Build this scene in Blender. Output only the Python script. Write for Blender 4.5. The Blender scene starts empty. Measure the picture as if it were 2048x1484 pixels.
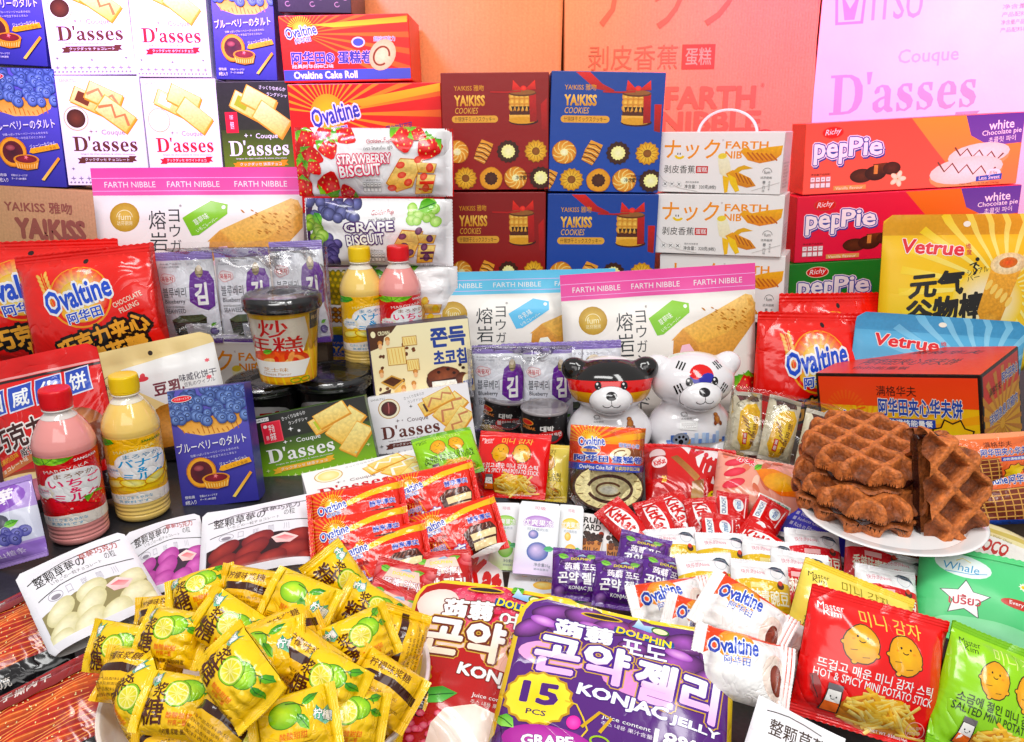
import bpy, bmesh, math, random
import numpy as np
from mathutils import Vector, Matrix
from mathutils.geometry import tessellate_polygon
from mathutils.bvhtree import BVHTree
rad = math.radians
SC = bpy.context.scene
COL = SC.collection
# ------------------------------------------------------------------ camera, light, exposure
W0, H0, F, PITCH, CH = 2048.0, 1484.0, 1560.0, rad(17.5), 0.40
cd = bpy.data.cameras.new('camera')
cam = bpy.data.objects.new('camera', cd); COL.objects.link(cam)
cd.sensor_width = 36.0; cd.lens = F / W0 * 36.0; cd.clip_start = 0.02; cd.clip_end = 50
cam.location = (0, 0, CH); cam.rotation_euler = (math.pi / 2 - PITCH, 0, 0)
SC.camera = cam
wd = bpy.data.worlds.new('World'); SC.world = wd; wd.use_nodes = True
wd.node_tree.nodes['Background'].inputs[0].default_value = (1.0, 0.98, 0.97, 1)
wd.node_tree.nodes['Background'].inputs[1].default_value = 0.38
SC.view_settings.view_transform = 'Standard'; SC.view_settings.look = 'None'
SC.view_settings.exposure = 0.28; SC.view_settings.gamma = 1.0; SC.view_settings.use_curve_mapping = False
def area(name, loc, target, sx, sy, power, col=(1, 1, 1)):
    l = bpy.data.lights.new(name, 'AREA'); l.shape = 'RECTANGLE'; l.size = sx; l.size_y = sy; l.energy = power; l.color = col
    o = bpy.data.objects.new(name, l); COL.objects.link(o); o.location = loc
    o.rotation_euler = (Vector(target) - Vector(loc)).to_track_quat('-Z', 'Y').to_euler(); return o
def spot(name, loc, target, power, col, size=60, blend=1.0, r=.12):
    l = bpy.data.lights.new(name, 'SPOT'); l.energy = power; l.color = col; l.spot_size = rad(size); l.spot_blend = blend; l.shadow_soft_size = r
    o = bpy.data.objects.new(name, l); COL.objects.link(o); o.location = loc
    o.rotation_euler = (Vector(target) - Vector(loc)).to_track_quat('-Z', 'Y').to_euler(); return o
area('ceiling_light', (-.35, .12, 1.5), (-.1, .8, .05), 1.1, .26, 9.5, (1, .99, .97))
area('ceiling_light', (.55, .0, 1.45), (.15, .8, .05), .26, .9, 7.5, (1, .99, .97))
area('front_light', (0, -.8, 1.0), (0, .9, .15), 1.5, .7, 6.5, (1, .98, .96))
spot('pink_tint_spot', (.5, .75, 1.0), (.46, 1.4, .6), 85, (1, .03, .42), 52)  # these coloured spots are added to tint the back cartons, no such lamps there
spot('pink_tint_spot', (.95, .6, .95), (.85, 1.3, .42), 42, (1, .12, .5), 48)
spot('lilac_tint_spot', (.9, .7, 1.05), (.88, 1.4, .66), 22, (.85, .5, 1), 46)
spot('orange_tint_spot', (.0, .8, 1.1), (.03, 1.4, .68), 30, (1, .26, .07), 60)
spot('lavender_tint_spot', (-.55, .7, 1.05), (-.5, 1.4, .62), 80, (.7, .36, 1), 66)

CAMP = np.array([0, 0, CH])
_up = np.array([0, math.sin(PITCH), math.cos(PITCH)]); _fw = np.array([0, math.cos(PITCH), -math.sin(PITCH)])
def ray(px, py):
    return np.array([1, 0, 0]) * (px - W0 / 2) / F + _up * (H0 / 2 - py) / F + _fw
def at_z(px, py, z): d = ray(px, py); return CAMP + d * ((z - CH) / d[2])
def at_y(px, py, Y): d = ray(px, py); return CAMP + d * (Y / d[1])
def axes(tilt, yaw, roll=0):
    t, y, r = rad(tilt), rad(yaw), rad(roll)
    X = np.array([1., 0, 0]); Z = np.array([0, math.sin(t), math.cos(t)])
    R = np.array([[math.cos(y), -math.sin(y), 0], [math.sin(y), math.cos(y), 0], [0, 0, 1]])
    X = R @ X; Z = R @ Z
    X2 = X * math.cos(r) + Z * math.sin(r); Z2 = Z * math.cos(r) - X * math.sin(r)
    return X2, np.cross(Z2, X2), Z2
def mat4(X, Y, Z, o):
    return Matrix(((X[0], Y[0], Z[0], o[0]), (X[1], Y[1], Z[1], o[1]), (X[2], Y[2], Z[2], o[2]), (0, 0, 0, 1)))
def place(q, zb=None, Y=None, tilt=0, yaw=0):
    """q = BL BR TR TL seen corners of a flat face; returns its matrix (origin at the middle of its lower edge), width, height"""
    q = [np.array(p, float) for p in q]
    m = (q[0] + q[1]) / 2
    P0 = at_z(m[0], m[1], zb) if zb is not None else at_y(m[0], m[1], Y)
    X, N, Z = axes(tilt, yaw)
    pts = []
    for p in q:
        d = ray(*p); pts.append(CAMP + d * (np.dot(P0 - CAMP, N) / np.dot(d, N)))
    a = (pts[1] - pts[0]) + (pts[2] - pts[3]); b = (pts[3] - pts[0]) + (pts[2] - pts[1])
    ang = (math.atan2(a @ Z, a @ X) + math.atan2(b @ Z, b @ X) - math.pi / 2) / 2
    X2 = X * math.cos(ang) + Z * math.sin(ang); Z2 = Z * math.cos(ang) - X * math.sin(ang)
    w, h = np.linalg.norm(a) / 2, np.linalg.norm(b) / 2
    c = sum(pts) / 4; o = c - Z2 * h / 2
    return mat4(X2, N, Z2, o), w, h
# ------------------------------------------------------------------ colour, materials
def lin(c):
    if not isinstance(c, str): return tuple(c)
    c = c.lstrip('#')
    if len(c) == 3: c = c[0] * 2 + c[1] * 2 + c[2] * 2
    v = [int(c[i:i + 2], 16) / 255 for i in (0, 2, 4)]
    v = [((x + .055) / 1.055) ** 2.4 if x > .04045 else x / 12.92 for x in v]; g = .25 * v[0] + .6 * v[1] + .15 * v[2]
    return tuple(min(.86, max(.003, g + (x - g) * 1.13)) for x in v)               # printing inks: a little purer than the sampled colours
MATS = {}
def mat(name, rough=.4, bump=0., bscale=40., metal=0., coat=0., spec=.5, noise=1., distort=0., trans=0., sheen=0, sss=0, grain=0, blotch=.07):
    if name in MATS: return MATS[name]
    m = bpy.data.materials.new(name); m.use_nodes = True; t = m.node_tree; n = t.nodes; L = t.links
    b = n['Principled BSDF']
    at = n.new('ShaderNodeAttribute'); at.attribute_name = 'Col'
    tc = n.new('ShaderNodeTexCoord')
    nz = n.new('ShaderNodeTexNoise'); nz.inputs['Scale'].default_value = 260; nz.inputs['Detail'].default_value = 4
    L.new(tc.outputs['Object'], nz.inputs['Vector'])
    ma = n.new('ShaderNodeMath'); ma.operation = 'SUBTRACT'; L.new(nz.outputs['Fac'], ma.inputs[0]); ma.inputs[1].default_value = .5
    mb = n.new('ShaderNodeMath'); mb.operation = 'MULTIPLY'; L.new(ma.outputs[0], mb.inputs[0]); L.new(at.outputs['Alpha'], mb.inputs[1])
    mc = n.new('ShaderNodeMath'); mc.operation = 'MULTIPLY_ADD'; L.new(mb.outputs[0], mc.inputs[0]); mc.inputs[1].default_value = 3.0 * noise; mc.inputs[2].default_value = 1.0
    nl = n.new('ShaderNodeTexNoise'); nl.inputs['Scale'].default_value = 14; nl.inputs['Detail'].default_value = 5; L.new(tc.outputs['Object'], nl.inputs['Vector'])
    ml = n.new('ShaderNodeMath'); ml.operation = 'MULTIPLY_ADD'; L.new(nl.outputs['Fac'], ml.inputs[0]); ml.inputs[1].default_value = blotch; ml.inputs[2].default_value = 1 - blotch / 2
    mm_ = n.new('ShaderNodeMath'); mm_.operation = 'MULTIPLY'; L.new(mc.outputs[0], mm_.inputs[0]); L.new(ml.outputs[0], mm_.inputs[1]); mc = mm_
    vm = n.new('ShaderNodeVectorMath'); vm.operation = 'SCALE'; L.new(at.outputs['Color'], vm.inputs[0]); L.new(mc.outputs[0], vm.inputs['Scale'])
    L.new(vm.outputs[0], b.inputs['Base Color'])
    b.inputs['Roughness'].default_value = rough; b.inputs['Metallic'].default_value = metal
    b.inputs['Coat Weight'].default_value = coat; b.inputs['Coat Roughness'].default_value = .06
    b.inputs['Specular IOR Level'].default_value = spec
    if sss: b.inputs['Subsurface Weight'].default_value = sss; b.inputs['Subsurface Radius'].default_value = (.01, .006, .004); b.inputs['Subsurface Scale'].default_value = .5
    if bump:
        n2 = n.new('ShaderNodeTexNoise'); n2.inputs['Scale'].default_value = bscale; n2.inputs['Detail'].default_value = 3; n2.inputs['Distortion'].default_value = distort
        L.new(tc.outputs['Object'], n2.inputs['Vector'])
        src = n2.outputs['Fac']
        if distort:                                           # sharp film folds: distance from the middle value
            f1 = n.new('ShaderNodeMath'); f1.operation = 'SUBTRACT'; L.new(src, f1.inputs[0]); f1.inputs[1].default_value = .5
            f2 = n.new('ShaderNodeMath'); f2.operation = 'ABSOLUTE'; L.new(f1.outputs[0], f2.inputs[0])
            f3 = n.new('ShaderNodeMath'); f3.operation = 'POWER'; L.new(f2.outputs[0], f3.inputs[0]); f3.inputs[1].default_value = .6
            src = f3.outputs[0]
        bp = n.new('ShaderNodeBump'); bp.inputs['Strength'].default_value = 1.0; bp.inputs['Distance'].default_value = bump
        L.new(src, bp.inputs['Height']); L.new(bp.outputs['Normal'], b.inputs['Normal'])
        if coat: L.new(bp.outputs['Normal'], b.inputs['Coat Normal'])
    if grain:
        rr = n.new('ShaderNodeMath'); rr.operation = 'MULTIPLY_ADD'; L.new(nz.outputs['Fac'], rr.inputs[0]); rr.inputs[1].default_value = grain; rr.inputs[2].default_value = rough - grain / 2
        L.new(rr.outputs[0], b.inputs['Roughness'])
    MATS[name] = m; return m
CARD = mat('printed card', .36, .00025, 60, coat=.0, grain=.15)
KRAFT = mat('corrugated kraft card', .75, .0004, 120, blotch=.22)
FILM = mat('glossy printed film', .19, .003, 15, coat=.35, distort=.8)
FILM2 = mat('small glossy wrapper film', .18, .0022, 42, coat=.3, distort=.6)
MATTE = mat('satin pouch film', .36, .0009, 9, distort=.4)
FOIL = mat('crinkled foil', .2, .006, 45, metal=.9, distort=1.)
PLAST = mat('moulded plastic', .3, 0)
GLOSS = mat('enamelled tin', .1, 0, coat=.5)
FOOD = mat('baked food', .55, .0014, 420, noise=1.5, blotch=.7)
SOFT = mat('soft sugar', .55, .0006, 300, sss=.35)
CER = mat('glazed ceramic', .12, 0, coat=.4)
LIQ = mat('milk drink in bottle', .12, 0, coat=.6)
def clear(name, rough=.08, bump=.004, bscale=22, fac=.1, tint=(1, 1, 1)):
    m = bpy.data.materials.new(name); m.use_nodes = True; t = m.node_tree; n = t.nodes; L = t.links
    n.remove(n['Principled BSDF']); out = n['Material Output']
    tr = n.new('ShaderNodeBsdfTransparent'); tr.inputs[0].default_value = (*tint, 1)
    gl = n.new('ShaderNodeBsdfGlossy'); gl.inputs['Roughness'].default_value = rough
    fr = n.new('ShaderNodeFresnel'); fr.inputs[0].default_value = 1.45
    mx = n.new('ShaderNodeMath'); mx.operation = 'MULTIPLY_ADD'; L.new(fr.outputs[0], mx.inputs[0]); mx.inputs[1].default_value = .7; mx.inputs[2].default_value = fac * .25
    ms = n.new('ShaderNodeMixShader'); L.new(mx.outputs[0], ms.inputs[0]); L.new(tr.outputs[0], ms.inputs[1]); L.new(gl.outputs[0], ms.inputs[2])
    L.new(ms.outputs[0], out.inputs['Surface'])
    tc = n.new('ShaderNodeTexCoord'); nz = n.new('ShaderNodeTexNoise'); nz.inputs['Scale'].default_value = bscale; nz.inputs['Detail'].default_value = 3; nz.inputs['Distortion'].default_value = 1
    L.new(tc.outputs['Object'], nz.inputs['Vector'])
    bp = n.new('ShaderNodeBump'); bp.inputs['Distance'].default_value = bump; L.new(nz.outputs['Fac'], bp.inputs['Height'])
    L.new(bp.outputs[0], gl.inputs['Normal']); L.new(bp.outputs[0], fr.inputs['Normal'])
    return m
CLEAR = clear('clear crinkled film'); PET = clear('clear bottle plastic', .03, 0.0005, 30, .1); MISTY = clear('pink tinted film', .12, .005, 20, .3, (1, .86, .84))
# ------------------------------------------------------------------ meshes
class Geo:
    """one mesh: vertices with a colour and a normal each"""
    def __init__(s): s.v = []; s.c = []; s.n = []; s.f = []; s.k = 0
    def add(s, v, f, c, n=None):
        v = np.asarray(v, float); c = np.asarray(c, float)
        if c.ndim == 1: c = np.tile(c if len(c) == 4 else np.append(c, 0.), (len(v), 1))
        elif c.shape[1] == 3: c = np.hstack([c, np.zeros((len(c), 1))])
        s.v.append(v); s.c.append(c); s.n.append(np.zeros((len(v), 3)) if n is None else np.asarray(n, float))
        k = s.k; s.f.extend([[i + k for i in t] for t in f]); s.k += len(v)
    def build(s, name, m, parent=None, smooth=True, mw=None):
        me = bpy.data.meshes.new(name)
        V = np.vstack(s.v); C = np.vstack(s.c); N = np.vstack(s.n)
        me.from_pydata(V.tolist(), [], s.f)
        a = me.color_attributes.new('Col', 'FLOAT_COLOR', 'POINT'); a.data.foreach_set('color', C.ravel().astype(np.float32))
        me.polygons.foreach_set('use_smooth', [smooth] * len(me.polygons))
        me.update()
        if smooth and np.abs(N).sum() > 0: me.normals_split_custom_set_from_vertices(N.tolist())
        me.materials.append(m)
        o = bpy.data.objects.new(name, me); COL.objects.link(o)
        if parent is not None: o.parent = parent
        if mw is not None: o.matrix_world = mw
        return o
def tag(o, label=None, cat=None, group=None, kind=None):
    if label: o['label'] = label
    if cat: o['category'] = cat
    if group: o['group'] = group
    if kind: o['kind'] = kind
    return o
def empty(name, mw, label, cat, group=None):
    o = bpy.data.objects.new(name, None); COL.objects.link(o); o.matrix_world = mw; o.empty_display_size = .01
    return tag(o, label, cat, group)
def dup(root, mw, label, group=None):
    r = root.copy(); COL.objects.link(r); r.matrix_world = mw; r['label'] = label
    if group: r['group'] = group
    for ch in list(root.children):
        c = ch.copy(); COL.objects.link(c); c.parent = r; c.matrix_parent_inverse = Matrix()
        for g in ch.children:
            d = g.copy(); COL.objects.link(d); d.parent = c
    return r
# ------------------------------------------------------------------ lettering
_tx = {}
def glyphs(s, sh=0.):
    """filled letters as triangles plus their contour edges"""
    k = (s, sh)
    if k not in _tx:
        cu = bpy.data.curves.new('lettering', 'FONT'); cu.body = s; cu.size = 1; cu.shear = sh; cu.resolution_u = 2; cu.fill_mode = 'FRONT'
        o = bpy.data.objects.new('lettering', cu)
        me = o.to_mesh()
        v = np.empty(len(me.vertices) * 3); me.vertices.foreach_get('co', v); v = v.reshape(-1, 3)[:, :2].copy()
        f = [list(p.vertices) for p in me.polygons]; n = {}
        for p in f:
            for i in range(len(p)): e = tuple(sorted((p[i], p[i - 1]))); n[e] = n.get(e, 0) + 1
        o.to_mesh_clear(); bpy.data.objects.remove(o); bpy.data.curves.remove(cu)
        _tx[k] = (v, f, np.array([e for e, c in n.items() if c == 1], int).reshape(-1, 2))
    return _tx[k]
def stroke(v, ed, hw):
    """pointed bars along contour edges: thickens or outlines letters"""
    p, q = v[ed[:, 0]], v[ed[:, 1]]; d = q - p; l = np.linalg.norm(d, axis=1)[:, None] + 1e-9; d = d / l * hw; n = np.stack([-d[:, 1], d[:, 0]], 1)
    V = np.stack([p - d * .9, p - n + d * -.35, q - n + d * .35, q + d * .9, q + n + d * .35, p + n - d * .35], 1)
    return V.reshape(-1, 2), [list(range(6 * i, 6 * i + 6)) for i in range(len(p))]
def grid_faces(nx, ny, flip=False):
    f = []
    for j in range(ny):
        for i in range(nx):
            a = j * (nx + 1) + i; q = [a, a + 1, a + nx + 2, a + nx + 1]
            f.append(q[::-1] if flip else q)
    return f
# ------------------------------------------------------------------ printed artwork: flat shapes laid on a canvas (y down), later wrapped on a surface
class Art:
    def __init__(s, W, H, base='fff'): s.W = W; s.H = H; s.ops = []; s.a = 0.; s.base = base
    def col(s, c): return np.array([*lin(c), s.a])
    def put(s, v, f, c, jit=False):
        v = np.asarray(v, float); c = np.asarray(c, float)
        if c.ndim == 1: c = np.tile(c, (len(v), 1))
        s.ops.append((v, f, c, jit)); return s
    def R(s, x, y, w, h, c, c2=None, rot=0, hz=False):
        n = 1 if c2 is None else 4
        u, t = np.meshgrid(np.linspace(0, 1, n + 1), np.linspace(0, 1, n + 1)); u = u.ravel(); t = t.ravel()
        v = np.stack([x + u * w, y + t * h], 1)
        if rot: v = s.rot(v, x + w / 2, y + h / 2, rot)
        k = (u if hz else t)[:, None]
        return s.put(v, grid_faces(n, n, True), s.col(c) * (1 - k) + s.col(c2 or c) * k)
    @staticmethod
    def rot(v, cx, cy, a):
        a = -rad(a); d = np.asarray(v, float) - (cx, cy); R = np.array([[math.cos(a), math.sin(a)], [-math.sin(a), math.cos(a)]])
        return d @ R + (cx, cy)
    def E(s, cx, cy, rx, ry, c, c2=None, rot=0, n=20, off=(0, 0), wob=0, sq=2.):
        th = np.linspace(0, 2 * math.pi, n, endpoint=False); rs = [.55, 1.] if c2 else [1.]
        w = 1 + wob * np.sin(th * 5 + cx) * .6 + wob * np.sin(th * 3 + cy) * .6
        ct, st = np.cos(th), np.sin(th)
        if sq != 2.: ct = np.sign(ct) * np.abs(ct) ** (2 / sq); st = np.sign(st) * np.abs(st) ** (2 / sq)
        v = [[cx + off[0] * rx, cy + off[1] * ry]]; cc = [s.col(c2 or c)]; f = []
        for k, r in enumerate(rs):
            q = 0 if k == len(rs) - 1 else 1 - r
            for i in range(n):
                v.append([cx + off[0] * rx * q + rx * r * ct[i] * w[i], cy + off[1] * ry * q + ry * r * st[i] * w[i]])
                cc.append(s.col(c) if k == len(rs) - 1 else (s.col(c) + s.col(c2 or c)) / 2)
        for i in range(n):
            j = (i + 1) % n; f.append([0, 1 + j, 1 + i])
            if len(rs) == 2: f.append([1 + i, 1 + j, 1 + n + j, 1 + n + i])
        return s.put(s.rot(v, cx, cy, rot) if rot else v, f, cc)
    def P(s, pts, c, c2=None):
        tri = tessellate_polygon([[Vector((p[0], p[1], 0)) for p in pts]])
        v = np.array(pts, float); cc = s.col(c)
        if c2: k = ((v[:, 1] - v[:, 1].min()) / max(1e-6, np.ptp(v[:, 1])))[:, None]; cc = s.col(c) * (1 - k) + s.col(c2) * k
        f = []
        for t in tri:
            a, b, d = v[t[0]], v[t[1]], v[t[2]]
            f.append(list(t) if (b - a)[0] * (d - a)[1] - (b - a)[1] * (d - a)[0] < 0 else list(t)[::-1])
        return s.put(v, f, cc)
    def L(s, pts, w, c):
        p = np.array(pts, float); v = []; f = []
        for i in range(len(p)):
            d = p[min(i + 1, len(p) - 1)] - p[max(i - 1, 0)]; d = d / (np.hypot(*d) + 1e-9); nn = np.array([-d[1], d[0]]) * w / 2
            v += [p[i] - nn, p[i] + nn]
            if i: k = 2 * i; f.append([k - 2, k - 1, k + 1, k])
        return s.put(v, f, s.col(c))
    def RING(s, cx, cy, rx, ry, w, c, a0=0, a1=360, rot=0):
        t = np.radians(np.linspace(a0, a1, 28)); v = np.stack([cx + rx * np.cos(t), cy + ry * np.sin(t)], 1)
        return s.L(s.rot(v, cx, cy, rot) if rot else v, w, c)
    def T(s, t, x, y, w, h, c, b=.012, rot=0, ol=None, ow=.06, sh=0., ol2=None, ow2=.1, c2=None):
        v0, f0, ed = glyphs(t, sh)
        if len(v0) == 0: return s
        bo = max(0, b - .01)
        lo, hi = v0.min(0) - bo, v0.max(0) + bo; sz = np.maximum(hi - lo, 1e-6)
        if w is None: w = sz[0] / sz[1] * h
        def mp(v):
            p = np.stack([x + (v[:, 0] - lo[0]) / sz[0] * w, y + (hi[1] - v[:, 1]) / sz[1] * h], 1)
            return s.rot(p, x + w / 2, y + h / 2, rot) if rot else p
        for o, k in ((ol2, ow2), (ol, ow)):
            if o: v, f = stroke(v0, ed, bo + k); s.put(mp(v), f, s.col(o), True)
        def cc(v):
            if not c2: return s.col(c)
            k = np.clip((hi[1] - v[:, 1]) / sz[1], 0, 1)[:, None]; k = np.clip(k * 3 - 1, 0, 1); return s.col(c) * (1 - k) + s.col(c2) * k
        if bo > 0: v, f = stroke(v0, ed, bo); s.put(mp(v), f, cc(v), True)
        return s.put(mp(v0), f0, cc(v0))
    def RAYS(s, cx, cy, r0, r1, n, c, a0=0, a1=360, fill=.5, c2=None):
        for i in range(n):
            t = rad(a0 + (a1 - a0) * i / n); d = rad((a1 - a0) / n * fill)
            p = [[cx + r * math.cos(u), cy - r * math.sin(u)] for r, u in ((r0, t), (r1, t), (r1, t + d), (r0, t + d))]
            s.put(p, [[0, 1, 2, 3]], np.array([s.col(c), s.col(c2 or c), s.col(c2 or c), s.col(c)]))
        return s
    def STAR(s, cx, cy, r, k, n, c, c2=None, rot=0, sx=1):
        p = [[cx + sx * (r if i % 2 == 0 else r * k) * math.cos(math.pi * i / n + rad(rot)), cy + (r if i % 2 == 0 else r * k) * math.sin(math.pi * i / n + rad(rot))] for i in range(2 * n)]
        v = [[cx, cy]] + p; m = 2 * n
        return s.put(v, [[0, 1 + (i + 1) % m, 1 + i] for i in range(m)], np.array([s.col(c2 or c)] + [s.col(c)] * m))
    def SUB(s, o, x, y, w, h):
        for v, f, c, j in o.ops: s.put(v * (w / o.W, h / o.H) + (x, y), f, c, j)
        return s
    # ---- wrap on a surface: everything is cut along one triangle grid, so all layers stay parallel
    def wrap(s, g, surf, w, h, cuts=0, eps=1.2e-5, x0=None, y0=0., lift=0.):
        x0 = -w / 2 if x0 is None else x0; n = max(cuts, 1)
        u, t = np.meshgrid(np.linspace(0, 1, n + 1), np.linspace(0, 1, n + 1))
        PG, NG = surf((x0 + u * w).ravel(), (y0 + (1 - t) * h).ravel()); PG = PG.reshape(n + 1, n + 1, 3); NG = NG.reshape(n + 1, n + 1, 3)
        def lookup(v):
            a = np.clip(v[:, 0] / s.W * n, 0, n); b = np.clip(v[:, 1] / s.H * n, 0, n)
            return a, b
        for i, (v, f, c, jit) in enumerate(s.ops):
            V, Fo, C, cen, J = slice_faces(v, f, c, s.W, s.H, n, jit)
            if not len(Fo): continue
            a = np.clip(V[:, 0] / s.W * n, 0, n); b = np.clip(V[:, 1] / s.H * n, 0, n)
            ci = np.clip(np.floor(cen[:, 0] / s.W * n), 0, n - 1).astype(int); cj = np.clip(np.floor(cen[:, 1] / s.H * n), 0, n - 1).astype(int)
            fx, fy = a - ci, b - cj
            up = (cen[:, 0] / s.W * n - ci) >= (cen[:, 1] / s.H * n - cj)
            def mix(G):
                A, B, Cc, D = G[cj, ci], G[cj, ci + 1], G[cj + 1, ci + 1], G[cj + 1, ci]
                p1 = A + (B - A) * fx[:, None] + (Cc - B) * fy[:, None]; p2 = A + (D - A) * fy[:, None] + (Cc - D) * fx[:, None]
                return np.where(up[:, None], p1, p2)
            P, N = mix(PG), mix(NG); N /= np.linalg.norm(N, axis=1)[:, None] + 1e-12
            g.add(P + N * (lift + eps * (i + 1 + J))[:, None], Fo, C, N)
def slice_faces(v, f, c, W, H, n, jit):
    """cut faces at the canvas border and along the lines of an n x n grid with its diagonals; returns vertices per piece"""
    V = []; C = []; Fo = []; cen = []; J = []; gx = [W * i / n for i in range(n + 1)]; gy = [H * i / n for i in range(n + 1)]; k = 0
    R = random.Random(len(f))
    for t in f:
        p = v[t]; x0, y0 = p.min(0); x1, y1 = p.max(0); j = R.random() * .8 if jit else 0.
        if x1 <= 0 or x0 >= W or y1 <= 0 or y0 >= H: continue
        pcs = [np.hstack([p, c[t]])]
        i0, i1 = x0 / W * n, x1 / W * n; j0, j1 = y0 / H * n, y1 / H * n
        if x0 < 0 or y0 < 0 or x1 > W or y1 > H or int(i0) != int(i1 - 1e-9) or int(j0) != int(j1 - 1e-9) or n > 1:
            for ax, ks, lo, hi in ((0, gx[max(0, int(i0)):int(i1) + 2], x0, x1), (1, gy[max(0, int(j0)):int(j1) + 2], y0, y1)):
                L = W if ax == 0 else H
                for q in ks:
                    if not (lo + 1e-7 < q < hi - 1e-7): continue
                    out = []
                    for pc in pcs:
                        A, B = halves(pc, pc[:, ax] - q)
                        if A is not None and q > 1e-9: out.append(A)
                        if B is not None and q < L - 1e-9: out.append(B)
                    pcs = out
            if n > 1:
                out = []
                for pc in pcs:
                    m = pc[:, :2].mean(0); a = math.floor(m[0] / W * n) - math.floor(m[1] / H * n)
                    A, B = halves(pc, pc[:, 0] / W * n - pc[:, 1] / H * n - a)
                    out += [x for x in (A, B) if x is not None]
                pcs = out
        for q in pcs:
            m = q[:, :2].mean(0)
            if len(q) < 3: continue
            l = len(q); V.append(q[:, :2]); C.append(q[:, 2:]); Fo.append(list(range(k, k + l))); cen.append(np.tile(m, (l, 1))); J.append(np.full(l, j)); k += l
    if not Fo: return None, Fo, None, None, None
    return np.vstack(V), Fo, np.vstack(C), np.vstack(cen), np.concatenate(J)
def halves(q, s):
    if s.min() >= -1e-9: return None, q
    if s.max() <= 1e-9: return q, None
    A = []; B = []; n = len(q)
    for i in range(n):
        j = (i + 1) % n
        if s[i] <= 0: A.append(q[i])
        if s[i] >= 0: B.append(q[i])
        if s[i] * s[j] < 0: m = q[i] + (q[j] - q[i]) * (s[i] / (s[i] - s[j])); A.append(m); B.append(m)
    return (np.array(A) if len(A) > 2 else None), (np.array(B) if len(B) > 2 else None)
def flat(o, X, Z, N):
    o, X, Z, N = (np.array(a, float) for a in (o, X, Z, N))
    return lambda x, y: (o + np.outer(x, X) + np.outer(y, Z), np.tile(N, (len(x), 1)))
def withn(P):
    """surface P(x, y) with normals by finite differences (outward = towards local -Y)"""
    def f(x, y):
        e = 4e-4; p = P(x, y); du = P(x + e, y) - P(x - e, y); dv = P(x, y + e) - P(x, y - e)
        n = np.cross(du, dv); n /= np.linalg.norm(n, axis=1)[:, None] + 1e-12
        return p, n
    return f
RISERS = []
def riser_under(mw, w, dpt):
    o = mw.translation; X = mw.to_3x3() @ Vector((1, 0, 0)); Yv = mw.to_3x3() @ Vector((0, 1, 0))
    if o.z < .012: return
    RISERS.append((o, math.atan2(X.y, X.x), w, dpt))
# ------------------------------------------------------------------ packages
BX = {}
def boxgeo(w, h, d, art=None, top=None, side=None, lside=None, base=None, edge=None):
    g = Geo(); b = lin(base or art.base); r = min(.0016, .02 * min(w, h, d))
    bm = bmesh.new(); bmesh.ops.create_cube(bm, size=1, matrix=Matrix.Translation((0, d / 2, h / 2)) @ Matrix.Diagonal((w, d, h, 1)))
    bmesh.ops.bevel(bm, geom=bm.edges[:], offset=r, segments=2, affect='EDGES', profile=.5)
    bm.normal_update()
    for fc in bm.faces: g.add([v.co[:] for v in fc.verts], [list(range(len(fc.verts)))], [*b, .12], [fc.normal[:]] * len(fc.verts))
    bm.free()
    i = r * .6
    if art: art.wrap(g, flat((0, 0, i), (1, 0, 0), (0, 0, 1), (0, -1, 0)), w - 2 * i, h - 2 * i)
    if top: top.wrap(g, flat((0, i, h), (1, 0, 0), (0, 1, 0), (0, 0, 1)), w - 2 * i, d - 2 * i)
    if side: side.wrap(g, flat((w / 2, d / 2, i), (0, 1, 0), (0, 0, 1), (1, 0, 0)), d - 2 * i, h - 2 * i)
    if lside: lside.wrap(g, flat((-w / 2, d / 2, i), (0, -1, 0), (0, 0, 1), (-1, 0, 0)), d - 2 * i, h - 2 * i)
    return g
def box(name, label, cat, q, art, d=.05, zb=None, Y=None, tilt=0, yaw=0, group=None, top=None, side=None, lside=None, base=None, m=None, sup=True):
    mw, w, h = place(q, zb, Y, tilt, yaw)
    o = boxgeo(w, h, d, art, top, side, lside, base).build(name, m or CARD, None, True, mw)
    tag(o, label, cat, group)
    if sup and tilt < 40: riser_under(mw, w, d)
    o['wh'] = (w, h, d)
    return o
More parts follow.
